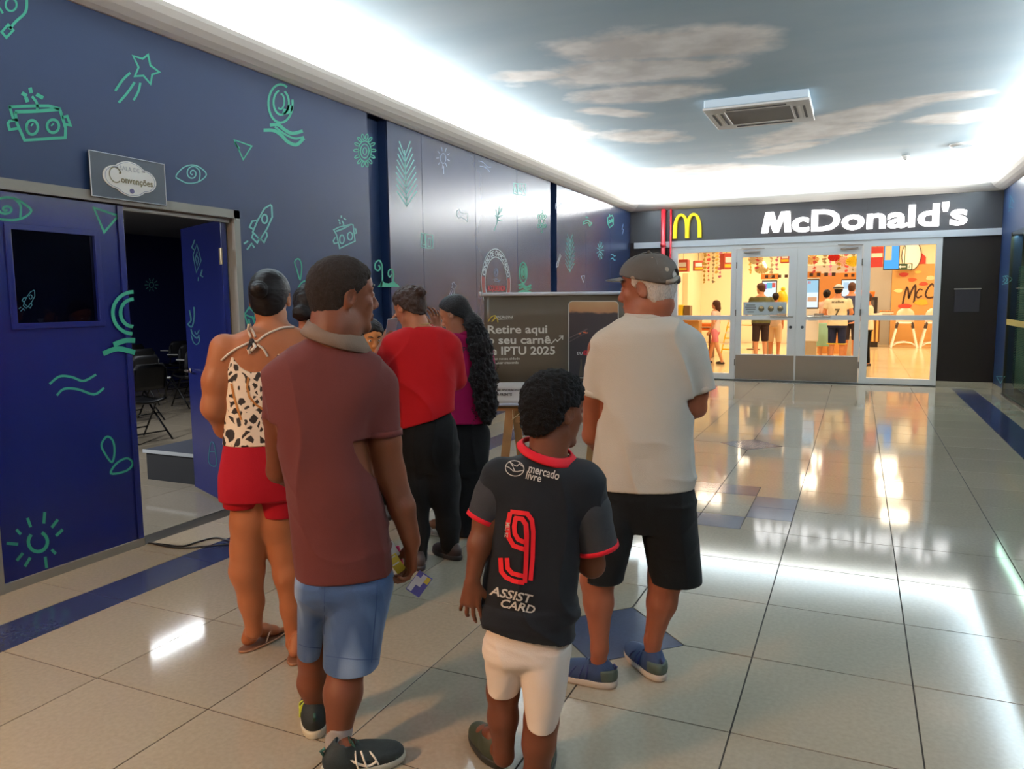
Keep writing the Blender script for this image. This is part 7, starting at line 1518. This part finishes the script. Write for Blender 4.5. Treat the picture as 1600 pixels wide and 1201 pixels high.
# ================================================================== woman in magenta with long curly hair
def woman_pink():
    P = Person((-2.423, 4.401), ''); f = P.body; R = rotm(math.radians(-62), math.radians(-24)); hc = P.w(711, 491, .02); L = head(f, hc, R, 1.0, True)
    f.chain([(hc+R@A3(0, -.03, -.05), .050), (P.w(722, 515, 0), .052), (P.w(728, 530, 0), .07)], .03)
    rows = [(518, 708, 748, .06), (526, 698, 760, .08), (545, 694, 766, .09), (590, 698, 762, .095), (625, 698, 760, .10), (660, 696, 764, .105)]
    S1 = P.secs(rows); f.loft([(a, b_, z, w_-(.01 if z > P.w(700, 630)[2] else .04), d-(.012 if z > P.w(700, 630)[2] else .04)) for a, b_, z, w_, d in S1], .03)
    la = P.J((704, 545, 0, 12), (690, 585, .08, 10), (680, 560, .25, 8)); ra = P.J((758, 545, 0, 12), (762, 595, .05, 10), (730, 610, .24, 8)); f.chain(la, .02).chain(ra, .02); hand(f, la[-1][0], (-.4, .6, .5), (0, 0, -1), (1, 0, 0), .85); hand(f, ra[-1][0], (-.6, .7, 0), (0, 0, -1), (-1, 0, 0), .85)
    lg = [P.J((712, 680, 0, 20), (704, 760, 0, 14), (698, 820, 0, 8)), P.J((742, 680, 0, 22), (738, 760, 0, 15), (732, 825, 0, 8)), ]
    for l_ in lg: f.chain(l_, .02)
    h1, t1 = foot_at(P, 700, 838), foot_at(P, 664, 830); h2 = foot_at(P, 736, 836)
    bare_foot(f, h1+A3(0, 0, .022), t1-h1, .23); bare_foot(f, h2+A3(0, 0, .022), (-.3, 1), .23); f.cone(lg[0][-1][0], h1+(t1-h1)/np.linalg.norm(t1-h1)*.05+A3(0, 0, .07), .032, .03, .02); f.cone(lg[1][-1][0], h2+A3(-.01, .05, .07), .032, .03, .02)
    grow('body', f, .0058, SK_MID, P.root, 1); eyes(L, 1.0, P.root, R)
    h = Fig(); skull_hair(h, hc, R, 1.0, .012, .03, (.070, .088), (-.085, -.075)); 
    for q in (-1, 1): h.ell(L(q*.085, .006, -.014), (.020, .026, .030), R, .004, 'sub')
    h.chain(P.J((730, 487, -.02, 8), (740, 505, -.05, 13), (750, 540, -.09, 17), (756, 590, -.11, 19), (760, 630, -.11, 17), (762, 652, -.11, 10)), .03)
    CUR = hairm('curly_long_hair', (20, 15, 16), (120, 120, 160), .5, 1., .008); ho = grow('hair', h, .0052, CUR, P.root, 0, lambda p: np.where(p[:, 2] < hc[2]-.06, (vnoise(p, (60, 60, 45))-.5)*.032+(vnoise(p, (120, 120, 110))-.5)*.014, (vnoise(p, (40, 40, 160))-.5)*.002))
    rg = random.Random(9); b_ = MB()
    for k in range(46):                       # loose ringlets at the ends
        u0 = rg.uniform(740, 776); v0 = rg.uniform(560, 640); p = P.w(u0, v0, -.11+rg.uniform(-.06, .05)); L_ = rg.uniform(.06, .13); n_ = 26; r_ = rg.uniform(.005, .009)
        b_.tube([tuple(p+A3(r_*math.cos(t*2.1)+.012*math.sin(t*.3+k), r_*math.sin(t*2.1), -L_*t/n_)) for t in range(n_)], .0026, 5)
    rl = b_.done('ringlets', CUR, ho, smooth=True); rl['kind'] = 'stuff'
    MG = cloth('magenta_tshirt_cloth', (158, 10, 74), .85); g = Fig().loft(S1, .03, 'add', 2.3).chain(P.J((706, 540, 0, 14), (694, 575, .05, 14)), .03).chain(P.J((756, 540, 0, 14), (762, 580, .02, 13)), .03); g.plane(P.w(712, 660, 0), (0, 0, -1))
    o = grow('t_shirt', g, .0058, MG, P.root, 1, folds(.006, (8, 8, 4), 41)); mp = P.pix(P.bvh(o), .002); text_px('lettering', 'PÓS', 722, 552, -6, 14, mp, mat('black_print', srgb(20, 10, 20)), o, .01, 0, 1, 26, .1); collar('neckband', P, P.w(727, 518, 0), .060, .056, 0, BAND, MG, 0, .1)
    q = Fig().loft(P.secs([(640, 712, 752, .07), (658, 708, 758, .085), (672, 704, 765, .10), (700, 704, 765, .105), (740, 700, 760, .10)]), .02)
    l1 = P.secs([(735, 686, 724, .09, 0), (790, 682, 716, .08, 0), (826, 680, 712, .08, 0)]); l2 = P.secs([(735, 712, 759, .10, 0), (790, 710, 750, .10, 0), (833, 708, 746, .10, 0)]); q.loft(l1, .02, 'add', 2.1).loft(l2, .02, 'add', 2.1)
    grow('trousers', q, .0058, BLK, P.root, 1, folds(.006, (10, 10, 3), 43)); SM = mat('cream_sandal', srgb(196, 180, 168), rough=.5)
    for hh, dd in ((h1, t1-h1), (h2, (-.3, 1))):
        so = flip_flop(P, A3(*hh)-A3(dd[0], dd[1], 0)/np.linalg.norm(dd[:2])*.008, dd, .245, SM, SM)
    return P
PP = woman_pink(); props(PP.root, 'woman in a magenta T-shirt with very long curly black hair')

# ================================================================== simpler figures farther back
def figure(G, yaw, H, label, sk, top, bot, hair, res=.012, group=None, sit=False, sleeves='short', legs='long', hairstyle='short', arms=None, step=0., pitch=0., build=1., lean=0., shoes=None, headyaw=0., skirt=False):
    """G floor point, yaw of the facing direction in the world (0 = +y, positive towards +x), H height"""
    root = empty('person', label, 'person', (G[0], G[1], 0), -yaw, group); s = H/1.75; v = lambda x, y, z: A3(x*s, (y+lean*max(0, z-.95))*s, (z-(.33 if sit else 0))*s)
    f = Fig(); B = build; R = rotm(headyaw, pitch); hc = v(0, .01+lean*.15, 1.635); L = head(f, hc, R, s*.98, hairstyle != 'short')
    f.chain([(hc+R@A3(0, -.03, -.05)*s, .052*s), (v(0, -.02, 1.47), .058*s)], .03*s)
    tor = [(1.50, .07, .06, 0), (1.46, .12, .09, 0), (1.42, .165*B, .10, 0), (1.30, .175*B, .115*B, 0), (1.12, .155*B, .11*B, 0), (1.0, .165*B, .12*B, 0), (.88, .175*B, .125*B, 0)]
    mk = lambda g_, rows=tor: [(v(0, 0, z)[0], v(0, y, z)[1], v(0, 0, z)[2], w_*s+g_, d*s+g_) for z, w_, d, y in rows]
    f.loft(mk(0), .03*s)
    if arms is None: arms = ([(-.19*B, 0, 1.40), (-.235*B, -.02, 1.14), (-.22*B, .10, .90)], [(.19*B, 0, 1.40), (.235*B, -.02, 1.14), (.22*B, .10, .90)])
    AP = []
    for sx, a in zip((-1, 1), arms):
        pts = [v(*p) for p in a]; AP.append(pts); f.chain([(pts[0], .050*s), (pts[1], .038*s), (pts[2], .026*s)], .025*s); d = pts[2]-pts[1]; hand(f, pts[2], d, A3(-sx, .2, 0), A3(0, 1, .1), s*.95, (.4, .5, .4))
    LG = []
    for sx in (-1, 1):
        if sit: pts = [v(sx*.09, 0, .93), v(sx*.11, .42, .98), v(sx*.11, .44, .58)]
        else: pts = [v(sx*.09, 0, .90), v(sx*.10, sx*step*.5+.02, .50), v(sx*.10, sx*step-.02, .10)]
        LG.append(pts); f.chain([(pts[0], .082*s*B), (pts[1], .056*s), (pts[2], .036*s)], .03*s); an = pts[2]; f.chain([(an, .036*s), (an+A3(0, -.01, -.05)*s, .036*s), (an+A3(0, .13, -.068)*s, .026*s)], .02*s)
    grow('body', f, res, sk, root, 1); 
    if not sit or True: eyes(L, s*.98, root, R) if res < .011 else None
    h = Fig(); skull_hair(h, hc, R, s*.98, .012, .03)
    if hairstyle == 'bun': h.ell(L(0, -.12, .055), (.04*s,)*3, None, .01)
    if hairstyle == 'low_bun': h.ell(L(-.03, -.115, -.035), (.05*s, .04*s, .045*s), None, .015)
    if hairstyle == 'long':
        h.p = []; h.ell(L(0, -.02, .035), (.088*s, .105*s, .098*s), R, .02); h.cap(L(0, .07, .0), R@A3(0, 1, -.1), .14*s); h.chain([(L(0, -.05, .02), .085*s), (L(0, -.075, -.11), .075*s), (L(0, -.08, -.22), .045*s)], .02)
    grow('hair', h, res*.9, hair, root, 1, lambda p: (vnoise(p, (70, 70, 70))-.5)*.008)
    g = Fig().loft(mk(.014, tor[1:] if sit or not skirt else tor[1:]), .03*s)
    if sleeves:
        for pts in AP: e = pts[0]+(pts[1]-pts[0])*(.65 if sleeves == 'short' else 1.05); g.chain([(pts[0], .062*s), (e, .056*s)], .03*s); g.cap(e, e-pts[0], .1*s)
    g.plane(v(0, 0, .84), (0, 0, -1)); to = grow('shirt', g, res, top, root, 1, folds(.008, (7, 7, 3), H*10))
    q = Fig().loft(mk(.008, [(1.0, .16*B, .118*B, 0), (.9, .175*B, .125*B, 0), (.84, .17*B, .12*B, 0)]), .03*s)
    if skirt: q.loft(mk(.01, [(.95, .17, .125, 0), (.7, .20, .16, 0), (.40, .19, .16, 0)]), .03)
    else:
        k = dict(long=.97, shorts=.62, mini=.38)[legs]
        for pts in LG:
            if sit: q.chain([(pts[0], .09*s), (pts[1], .066*s), (pts[2], .055*s)], .03*s)
            else:
                full = pts if legs == 'long' else [pts[0], pts[0]+(pts[1]-pts[0])*(1.05 if legs == 'shorts' else .75)]
                q.chain([(a, r*s) for a, r in zip(full, (.096, .076 if legs == 'shorts' else .070, .055))], .02*s)
                if legs != 'long': q.cap(full[1], full[1]-full[0], .11*s)
    grow('skirt' if skirt else ('trousers' if legs == 'long' else 'shorts'), q, res, bot, root, 1)
    sm = shoes or mat('plain_shoe', srgb(60, 50, 46), rough=.6)
    for pts in LG:
        an = pts[2]; k = Fig(); k.ell(an+A3(0, .045, -.07)*s, A3(.045, .135, .052)*s, None, .02); k.plane(an+A3(0, 0, -.098)*s, (0, 0, -1)); grow('shoe', k, res*.8, sm, root, 1)
    root['_top'] = to.name; return root, L, to
HBK = hairm('plain_black_hair', (24, 18, 18), (80, 80, 80), .6, .8); HBR = hairm('plain_brown_hair', (84, 54, 40), (80, 80, 80), .6, .8)
# woman mostly hidden behind the man in brown
g0 = floor_at(499, 915); vdir = math.atan2(g0[0], g0[1])
r_, L_, _ = figure(g0, vdir+.1, 1.66, 'dark-haired woman in red standing behind the man in the brown polo shirt', SK_MID, cloth('crimson_top', (186, 18, 36)), BLK, HBK, .007, hairstyle='low_bun')
# person sitting at the far side, only the face shows
gs = A3(*(np.array(ray(579, 545))*1.0)); gs = gs/np.linalg.norm(gs[:2])*5.5
r2, _, _ = figure((gs[0], gs[1]), vdir+PI-.25, 1.78, 'seated person whose lowered face shows between the brown polo shirt and the red T-shirt', SK_GOLD, cloth('dark_top', (40, 40, 48)), BLK, HBK, .007, sit=True, pitch=-.35, arms=([(-.19, 0, 1.40), (-.24, .08, 1.16), (-.15, .34, 1.20)], [(.19, 0, 1.40), (.24, .08, 1.16), (.15, .34, 1.20)]), hairstyle='bun')
o = copy_tree(ch0); o.location = (gs[0], gs[1], 0); o.rotation_euler = (0, 0, -(vdir+PI-.25)); o['label'] = 'black tablet chair under the seated person behind the queue'; o['group'] = 'tablet chairs in the meeting room'
del o['group']
# restaurant guests
SKW = skin('skin_light', (226, 160, 116)); SKW2 = skin('skin_light_tan', (214, 140, 96))
def at_(u, y): p = on_plane(u, 460, (0, y, 0), EY); return (p[0], y)
PINK = cloth('pink_cloth', (240, 140, 150)); PALEP = cloth('pale_pink_cloth', (246, 214, 200)); 
figure(at_(1119, 18.9), -1.35, 1.53, 'girl in pink shorts walking past the left shop window', SKW, PALEP, PINK, HBR, .0125, hairstyle='long', legs='mini', step=.22, build=.82)
figure(at_(1190, 19.4), -.35, 1.93, 'man in an olive T-shirt and dark shorts at the kiosk behind the left door', SKW, cloth('olive_cloth', (104, 104, 66)), cloth('dark_brown_shorts', (62, 46, 46)), HBR, .0125, legs='shorts', headyaw=-.5, lean=.08, arms=([(-.2, 0, 1.40), (-.25, .1, 1.16), (-.24, .30, 1.05)], [(.2, 0, 1.40), (.33, .12, 1.22), (.26, .36, 1.16)]), build=1.08)
figure(at_(1212, 20.4), .1, 1.70, 'child in beige shorts half hidden behind the man in olive', SKW2, cloth('beige_top', (210, 180, 150)), cloth('beige_shorts', (232, 196, 156)), HBK, .0135, legs='shorts', build=.82)
figure(at_(1292, 20.0), .1, 1.76, 'woman with a hair bun and long mint skirt behind the right door', SKW, PALEP, cloth('mint_cloth', (168, 214, 190)), HBK, .0135, hairstyle='bun', skirt=True, build=.9)
rj, Lj, tj = figure(at_(1310, 18.9), .08, 1.86, 'fan in a cream jersey numbered seven and navy shorts behind the right door', SKW2, cloth('cream_jersey', (242, 226, 190)), cloth('navy_shorts', (36, 44, 80)), HBK, .0115, legs='shorts', build=1.12, arms=([(-.21, 0, 1.40), (-.27, .02, 1.16), (-.22, .22, 1.04)], [(.21, 0, 1.40), (.27, .02, 1.16), (.22, .22, 1.04)]))
bpy.context.view_layer.update()
def bvh_of(o):
    M_ = o.matrix_world; return BVHTree.FromPolygons([tuple(M_ @ v_.co) for v_ in o.data.vertices], [tuple(p_.vertices) for p_ in o.data.polygons])
bj = bvh_of(tj); Mi = tj.matrix_world.inverted()
def mpj(u, v):
    d = Vector(ray(u, v)).normalized(); h = bj.ray_cast(Vector(CAM), d); p_ = (h[0]-d*.012) if h[0] else Vector(on_plane(u, v, (0, 18.7, 0), EY)); return tuple(Mi @ p_)
JPR = mat('jersey_print', srgb(96, 88, 70)); text_px('lettering', 'mefive', 1299.5, 473.5, -1, 6, mpj, JPR, tj, .01, 0, 1, 19, .2); text_px('number', '7', 1303.5, 493.5, 0, 15.5, mpj, JPR, tj, .03, .1, 1, 8, .2)
# grey cap worn back to front and yellow hem of the shorts
f = Fig(); f.ell(Lj(0, -.016, .045), (.098, .118, .092), None, .02); f.plane(Lj(0, 0, .028), (0, .1, -1)); grow('cap', f, .011, mat('light_grey_cap', srgb(200, 200, 190), rough=.8), rj, 1); q = MB(); q.tube([tuple(Lj(.1*math.cos(a), -.016+.118*math.sin(a), .05)) for a in np.linspace(0, 2*PI, 21)[:-1]], .014, 6, True); q.done('cap_band', mat('cap_band_dark', srgb(60, 60, 66)), rj, smooth=True)
for sx in (-1, 1):
    c_ = A3(sx*.103*1.06, .02, .49*1.065); q = MB(); q.tube([(c_[0]+.094*math.cos(a), c_[1]+.094*math.sin(a), c_[2]) for a in np.linspace(0, 2*PI, 21)[:-1]], .014, 6, True); q.done('hem_stripe', YLW, rj, smooth=True)
figure(at_(1331, 20.6), .25, 1.93, 'man in a navy T-shirt at the right edge of the right door', SKW2, cloth('navy_tshirt', (66, 72, 100)), cloth('charcoal_shorts', (60, 52, 62)), HBR, .0125, legs='shorts', build=1.1)
figure(at_(1356, 19.2), -1.2, 1.66, 'employee in a white shirt and black trousers at the edge of the right window', SKW2, cloth('white_shirt', (244, 224, 196)), BLK, HBR, .0125, arms=([(-.19, 0, 1.40), (-.22, .06, 1.14), (-.02, .24, 1.06)], [(.19, 0, 1.40), (.22, .06, 1.14), (.02, .26, 1.06)]))

# ================================================================== banner on its wooden easel
BG = A3(*floor_at(850, 735)); BG[2] = 0; D_ = np.linalg.norm(BG); BG = BG/D_*6.45; bn_ = BG/6.45; bt = A3(bn_[1], -bn_[0], 0)
yawb = math.atan2(bt[1], bt[0]); kb_ = lambda u, v, df=0: (lambda d: (lambda p: A3((p-BG)@bt, (p-BG)@bn_, p[2]))(CAM+(6.45+df)/(d@bn_)*d))(ray(u, v))
bo = empty('banner', 'brown and white roll-up banner with white lettering about collecting tax slips, on an easel', 'banner', tuple(BG), yawb)
x0, x1 = kb_(757, 540)[0], kb_(1000, 540)[0]; zt_, zm_, zb_ = kb_(820, 460)[2], kb_(800, 597)[2], kb_(800, 632)[2]
BRN = mat('banner_brown', srgb(84, 72, 58), rough=.35, spec=.5, bump=(5, .25)); BWH = mat('banner_white_vinyl', srgb(190, 190, 192), rough=.4)
def vinyl(name, x0, x1, z0, z1, m, parent, y=0., amp=.006, n=24):
    V = []; F = []
    for t_ in (0, 1):
        for i in range(n+1):
            x = x0+(x1-x0)*i/n
            for j in range(5): z = z0+(z1-z0)*j/4; V.append((x, y+amp*math.sin(x*7+z*2)+amp*.5*math.sin(x*17)+t_*.002, z))
    s_ = 5*(n+1)
    for i in range(n):
        for j in range(4): a = i*5+j; F += [(a, a+5, a+6, a+1), (s_+a, s_+a+1, s_+a+6, s_+a+5)]
    for i in range(n): F += [(i*5, s_+i*5, s_+i*5+5, i*5+5), (i*5+4, i*5+9, s_+i*5+9, s_+i*5+4)]
    F += [(j, j+1, s_+j+1, s_+j) for j in range(4)]+[(n*5+j, s_+n*5+j, s_+n*5+j+1, n*5+j+1) for j in range(4)]
    return mesh(name, V, F, m, parent, True)
wav = lambda x, z: .006*math.sin(x*7+z*2)+.003*math.sin(x*17)
vinyl('print_field', x0, x1, zm_, zt_, BRN, bo); vinyl('white_footer', x0, x1, zb_, zm_, BWH, bo)
q = MB(); q.tube([(x0-.03, 0, zt_+.004), (x1+.03, 0, zt_+.004)], .016, 12); q.done('top_bar', mat('banner_bar', srgb(205, 205, 210), rough=.35), bo, smooth=True)
q = MB(); q.tube([(x0-.01, 0, zb_), (x1+.01, 0, zb_)], .013, 12); q.done('bottom_bar', mat('banner_bar2', srgb(170, 182, 205), rough=.35), bo, smooth=True)
q = MB()
for xx in (x0-.03, x1+.03): q.tube([(xx-.012, 0, zt_+.004), (xx+.012, 0, zt_+.004)], .024, 12)
q.done('end_cap', bpy.data.materials['banner_bar'], bo, smooth=True)
def bp_(u, v, o=.004): p = kb_(u, v); return (p[0], wav(p[0], p[2])-o, p[2])
LW_ = mat('banner_lettering', srgb(206, 204, 198), rough=.45); LY_ = mat('banner_yellow', srgb(196, 170, 60), rough=.45)
for tx, u, v, sz, wd, bd in (('Retire aqui', 761, 520.5, 17.5, 93, .022), ('o seu carnê', 761, 537, 17.5, 99, .022), ('de IPTU 2025', 757, 554, 17.5, 110, .022), ('e faz nossa cidade', 766, 562, 5.5, 46, .004), ('continuar crescendo', 766, 568.3, 5.5, 44, .02), ('ANDRADINA', 775, 497.5, 6.5, 27, .012)):
    text_px('lettering', tx, u, v, -.4, sz, lambda a, b_: bp_(a, b_), LW_, bo, bd, 0, 1, wd, .3)
painted('letter_underline', [([(778, 499), (801, 498.4)], False, False)], (0, 0), 1, bp_, .7, LW_, bo)
painted('arrow_graphic', [([(861, 537), (868, 530), (871, 533), (878, 526)], False, False), ([(874, 525), (879.5, 524.5), (879, 530)], False, False)], (0, 0), 1, bp_, 1.5, LW_, bo)
painted('brush_logo', [([(763, 502), (768, 495), (774, 493), (772, 498), (769, 502), (776, 496), (778, 503)], False, True)], (0, 0), 1, bp_, 1.5, LY_, bo)
text_px('lettering', 'PREFEITURA DE ANDRADINA', 748, 611, -.3, 5, bp_, mat('banner_grey_text', srgb(60, 60, 64)), bo, .006, .15, 1, 65, .3); text_px('lettering', 'CIDADE EM FRENTE', 750, 618, -.3, 5.5, bp_, mat('banner_black_text', srgb(24, 24, 28)), bo, .025, .1, 1, 50, .3)
# framed evening photograph printed on the banner
def rr(u0, u1, v0, v1, r): 
    o = []
    for cx_, cy_, a0 in ((u1-r, v0+r, -90), (u1-r, v1-r, 0), (u0+r, v1-r, 90), (u0+r, v0+r, 180)): o += [(cx_+r*math.cos(math.radians(a0+18*k)), cy_+r*math.sin(math.radians(a0+18*k))) for k in range(6)]
    return o
pm = mat('printed_dusk_scene', srgb(50, 40, 42), rough=.4); nt = pm.node_tree; b = nt.nodes['Principled BSDF']; N = nt.nodes.new; Lk = nt.links.new
tc = N('ShaderNodeTexCoord'); sp_ = N('ShaderNodeSeparateXYZ'); Lk(tc.outputs['Object'], sp_.inputs[0]); nz = N('ShaderNodeTexNoise'); nz.inputs['Scale'].default_value = 9; nz.inputs['Detail'].default_value = 6; Lk(tc.outputs['Object'], nz.inputs['Vector'])
ad = N('ShaderNodeMath'); ad.operation = 'MULTIPLY_ADD'; Lk(nz.outputs['Fac'], ad.inputs[0]); ad.inputs[1].default_value = .06; Lk(sp_.outputs[2], ad.inputs[2]); zh_ = kb_(930, 485)[2]
cr = N('ShaderNodeValToRGB'); mr = N('ShaderNodeMapRange'); mr.inputs[1].default_value = zh_-.55; mr.inputs[2].default_value = zh_+.13; Lk(ad.outputs[0], mr.inputs[0]); Lk(mr.outputs[0], cr.inputs[0])
cr.color_ramp.elements[0].position = 0; cr.color_ramp.elements[0].color = srgb(44, 38, 44); cr.color_ramp.elements[1].position = .815; cr.color_ramp.elements[1].color = srgb(58, 44, 44)
e = cr.color_ramp.elements.new(.84); e.color = srgb(170, 118, 80); e = cr.color_ramp.elements.new(1); e.color = srgb(190, 150, 104); Lk(cr.outputs[0], b.inputs['Base Color'])
ph = rr(888.5, 966, 470.5, 590, 6); mesh('printed_photo', [bp_(*p_, .0035) for p_ in ph], [tuple(range(len(ph)))], pm, bo)
painted('photo_outline', [(ph, True, False)], (0, 0), 1, lambda a, b_: bp_(a, b_, .005), 1.1, LW_, bo)
painted('printed_road', [([(889, 528), (905, 520), (925, 510), (945, 500)], False, True), ([(889, 534), (915, 520), (945, 508)], False, True, .6)], (0, 0), 1, lambda a, b_: bp_(a, b_, .005), 1.2, mat('road_print', srgb(110, 92, 90)), bo)
for u, v in ((906, 521), (913, 519), (916, 520)): painted('printed_light', [([(u-1.5, v), (u+1.5, v-.4)], False, False)], (0, 0), 1, lambda a, b_: bp_(a, b_, .005), 1.6, mat('light_print', srgb(230, 110, 60)), bo)
text_px('lettering', 'EU', 901, 553.5, 0, 6, lambda a, b_: bp_(a, b_, .005), LW_, bo, .02, 0, 1, 9, .3); painted('printed_heart', [(ell(915, 551, 3, 2.5, 10), True, False)], (0, 0), 1, lambda a, b_: bp_(a, b_, .005), 3, mat('heart_print', srgb(190, 30, 50)), bo)
# easel
es = empty('easel', 'pale wooden easel carrying the banner, legs visible left and right', 'easel', tuple(BG+bn_*.06), yawb)
def kf(u, v, df): p = kb_(u, v, df+.06); return A3(p[0], p[1]-.06, p[2])
def leg(u0, v0, u1, v1, df0, df1, wd=.075, th=.028):
    a, b_ = kf(u0, v0, df0), kf(u1, v1, df1); t = (b_-a)/(a[2]-b_[2]); foot = b_+t*b_[2]; top = a-t*(1.40-a[2]); q = MB(); q.bar(tuple(foot+A3(0, 0, .0)), tuple(top), th, wd, (1, 0, 0)); return q.done('leg', WOOD, es), foot, top
leg(797, 640, 791.5, 692, .06, .05); leg(806, 640, 811.5, 692, .36, .44, .07); leg(931, 620, 921, 735, .06, .05)
q = MB(); a, c_ = kf(770, 636, .045), kf(940, 636, .045); q.bar(tuple(a), tuple(c_), .03, .06); q.bar(tuple(kf(805, 655, .06)), tuple(kf(930, 655, .06)), .02, .05); q.done('crossbar', WOOD, es)
q = MB(); q.tube([tuple(kf(800, 655, .0)), tuple(kf(806, 650, -.01)), tuple(kf(815, 643, .0)), tuple(kf(820, 646, .02))], .003, 5); q.tube([tuple(kf(801, 640, .0)), tuple(kf(801, 655, -.0))], .003, 5); q.done('cord', mat('jute_cord', srgb(200, 180, 140), rough=.9), es)
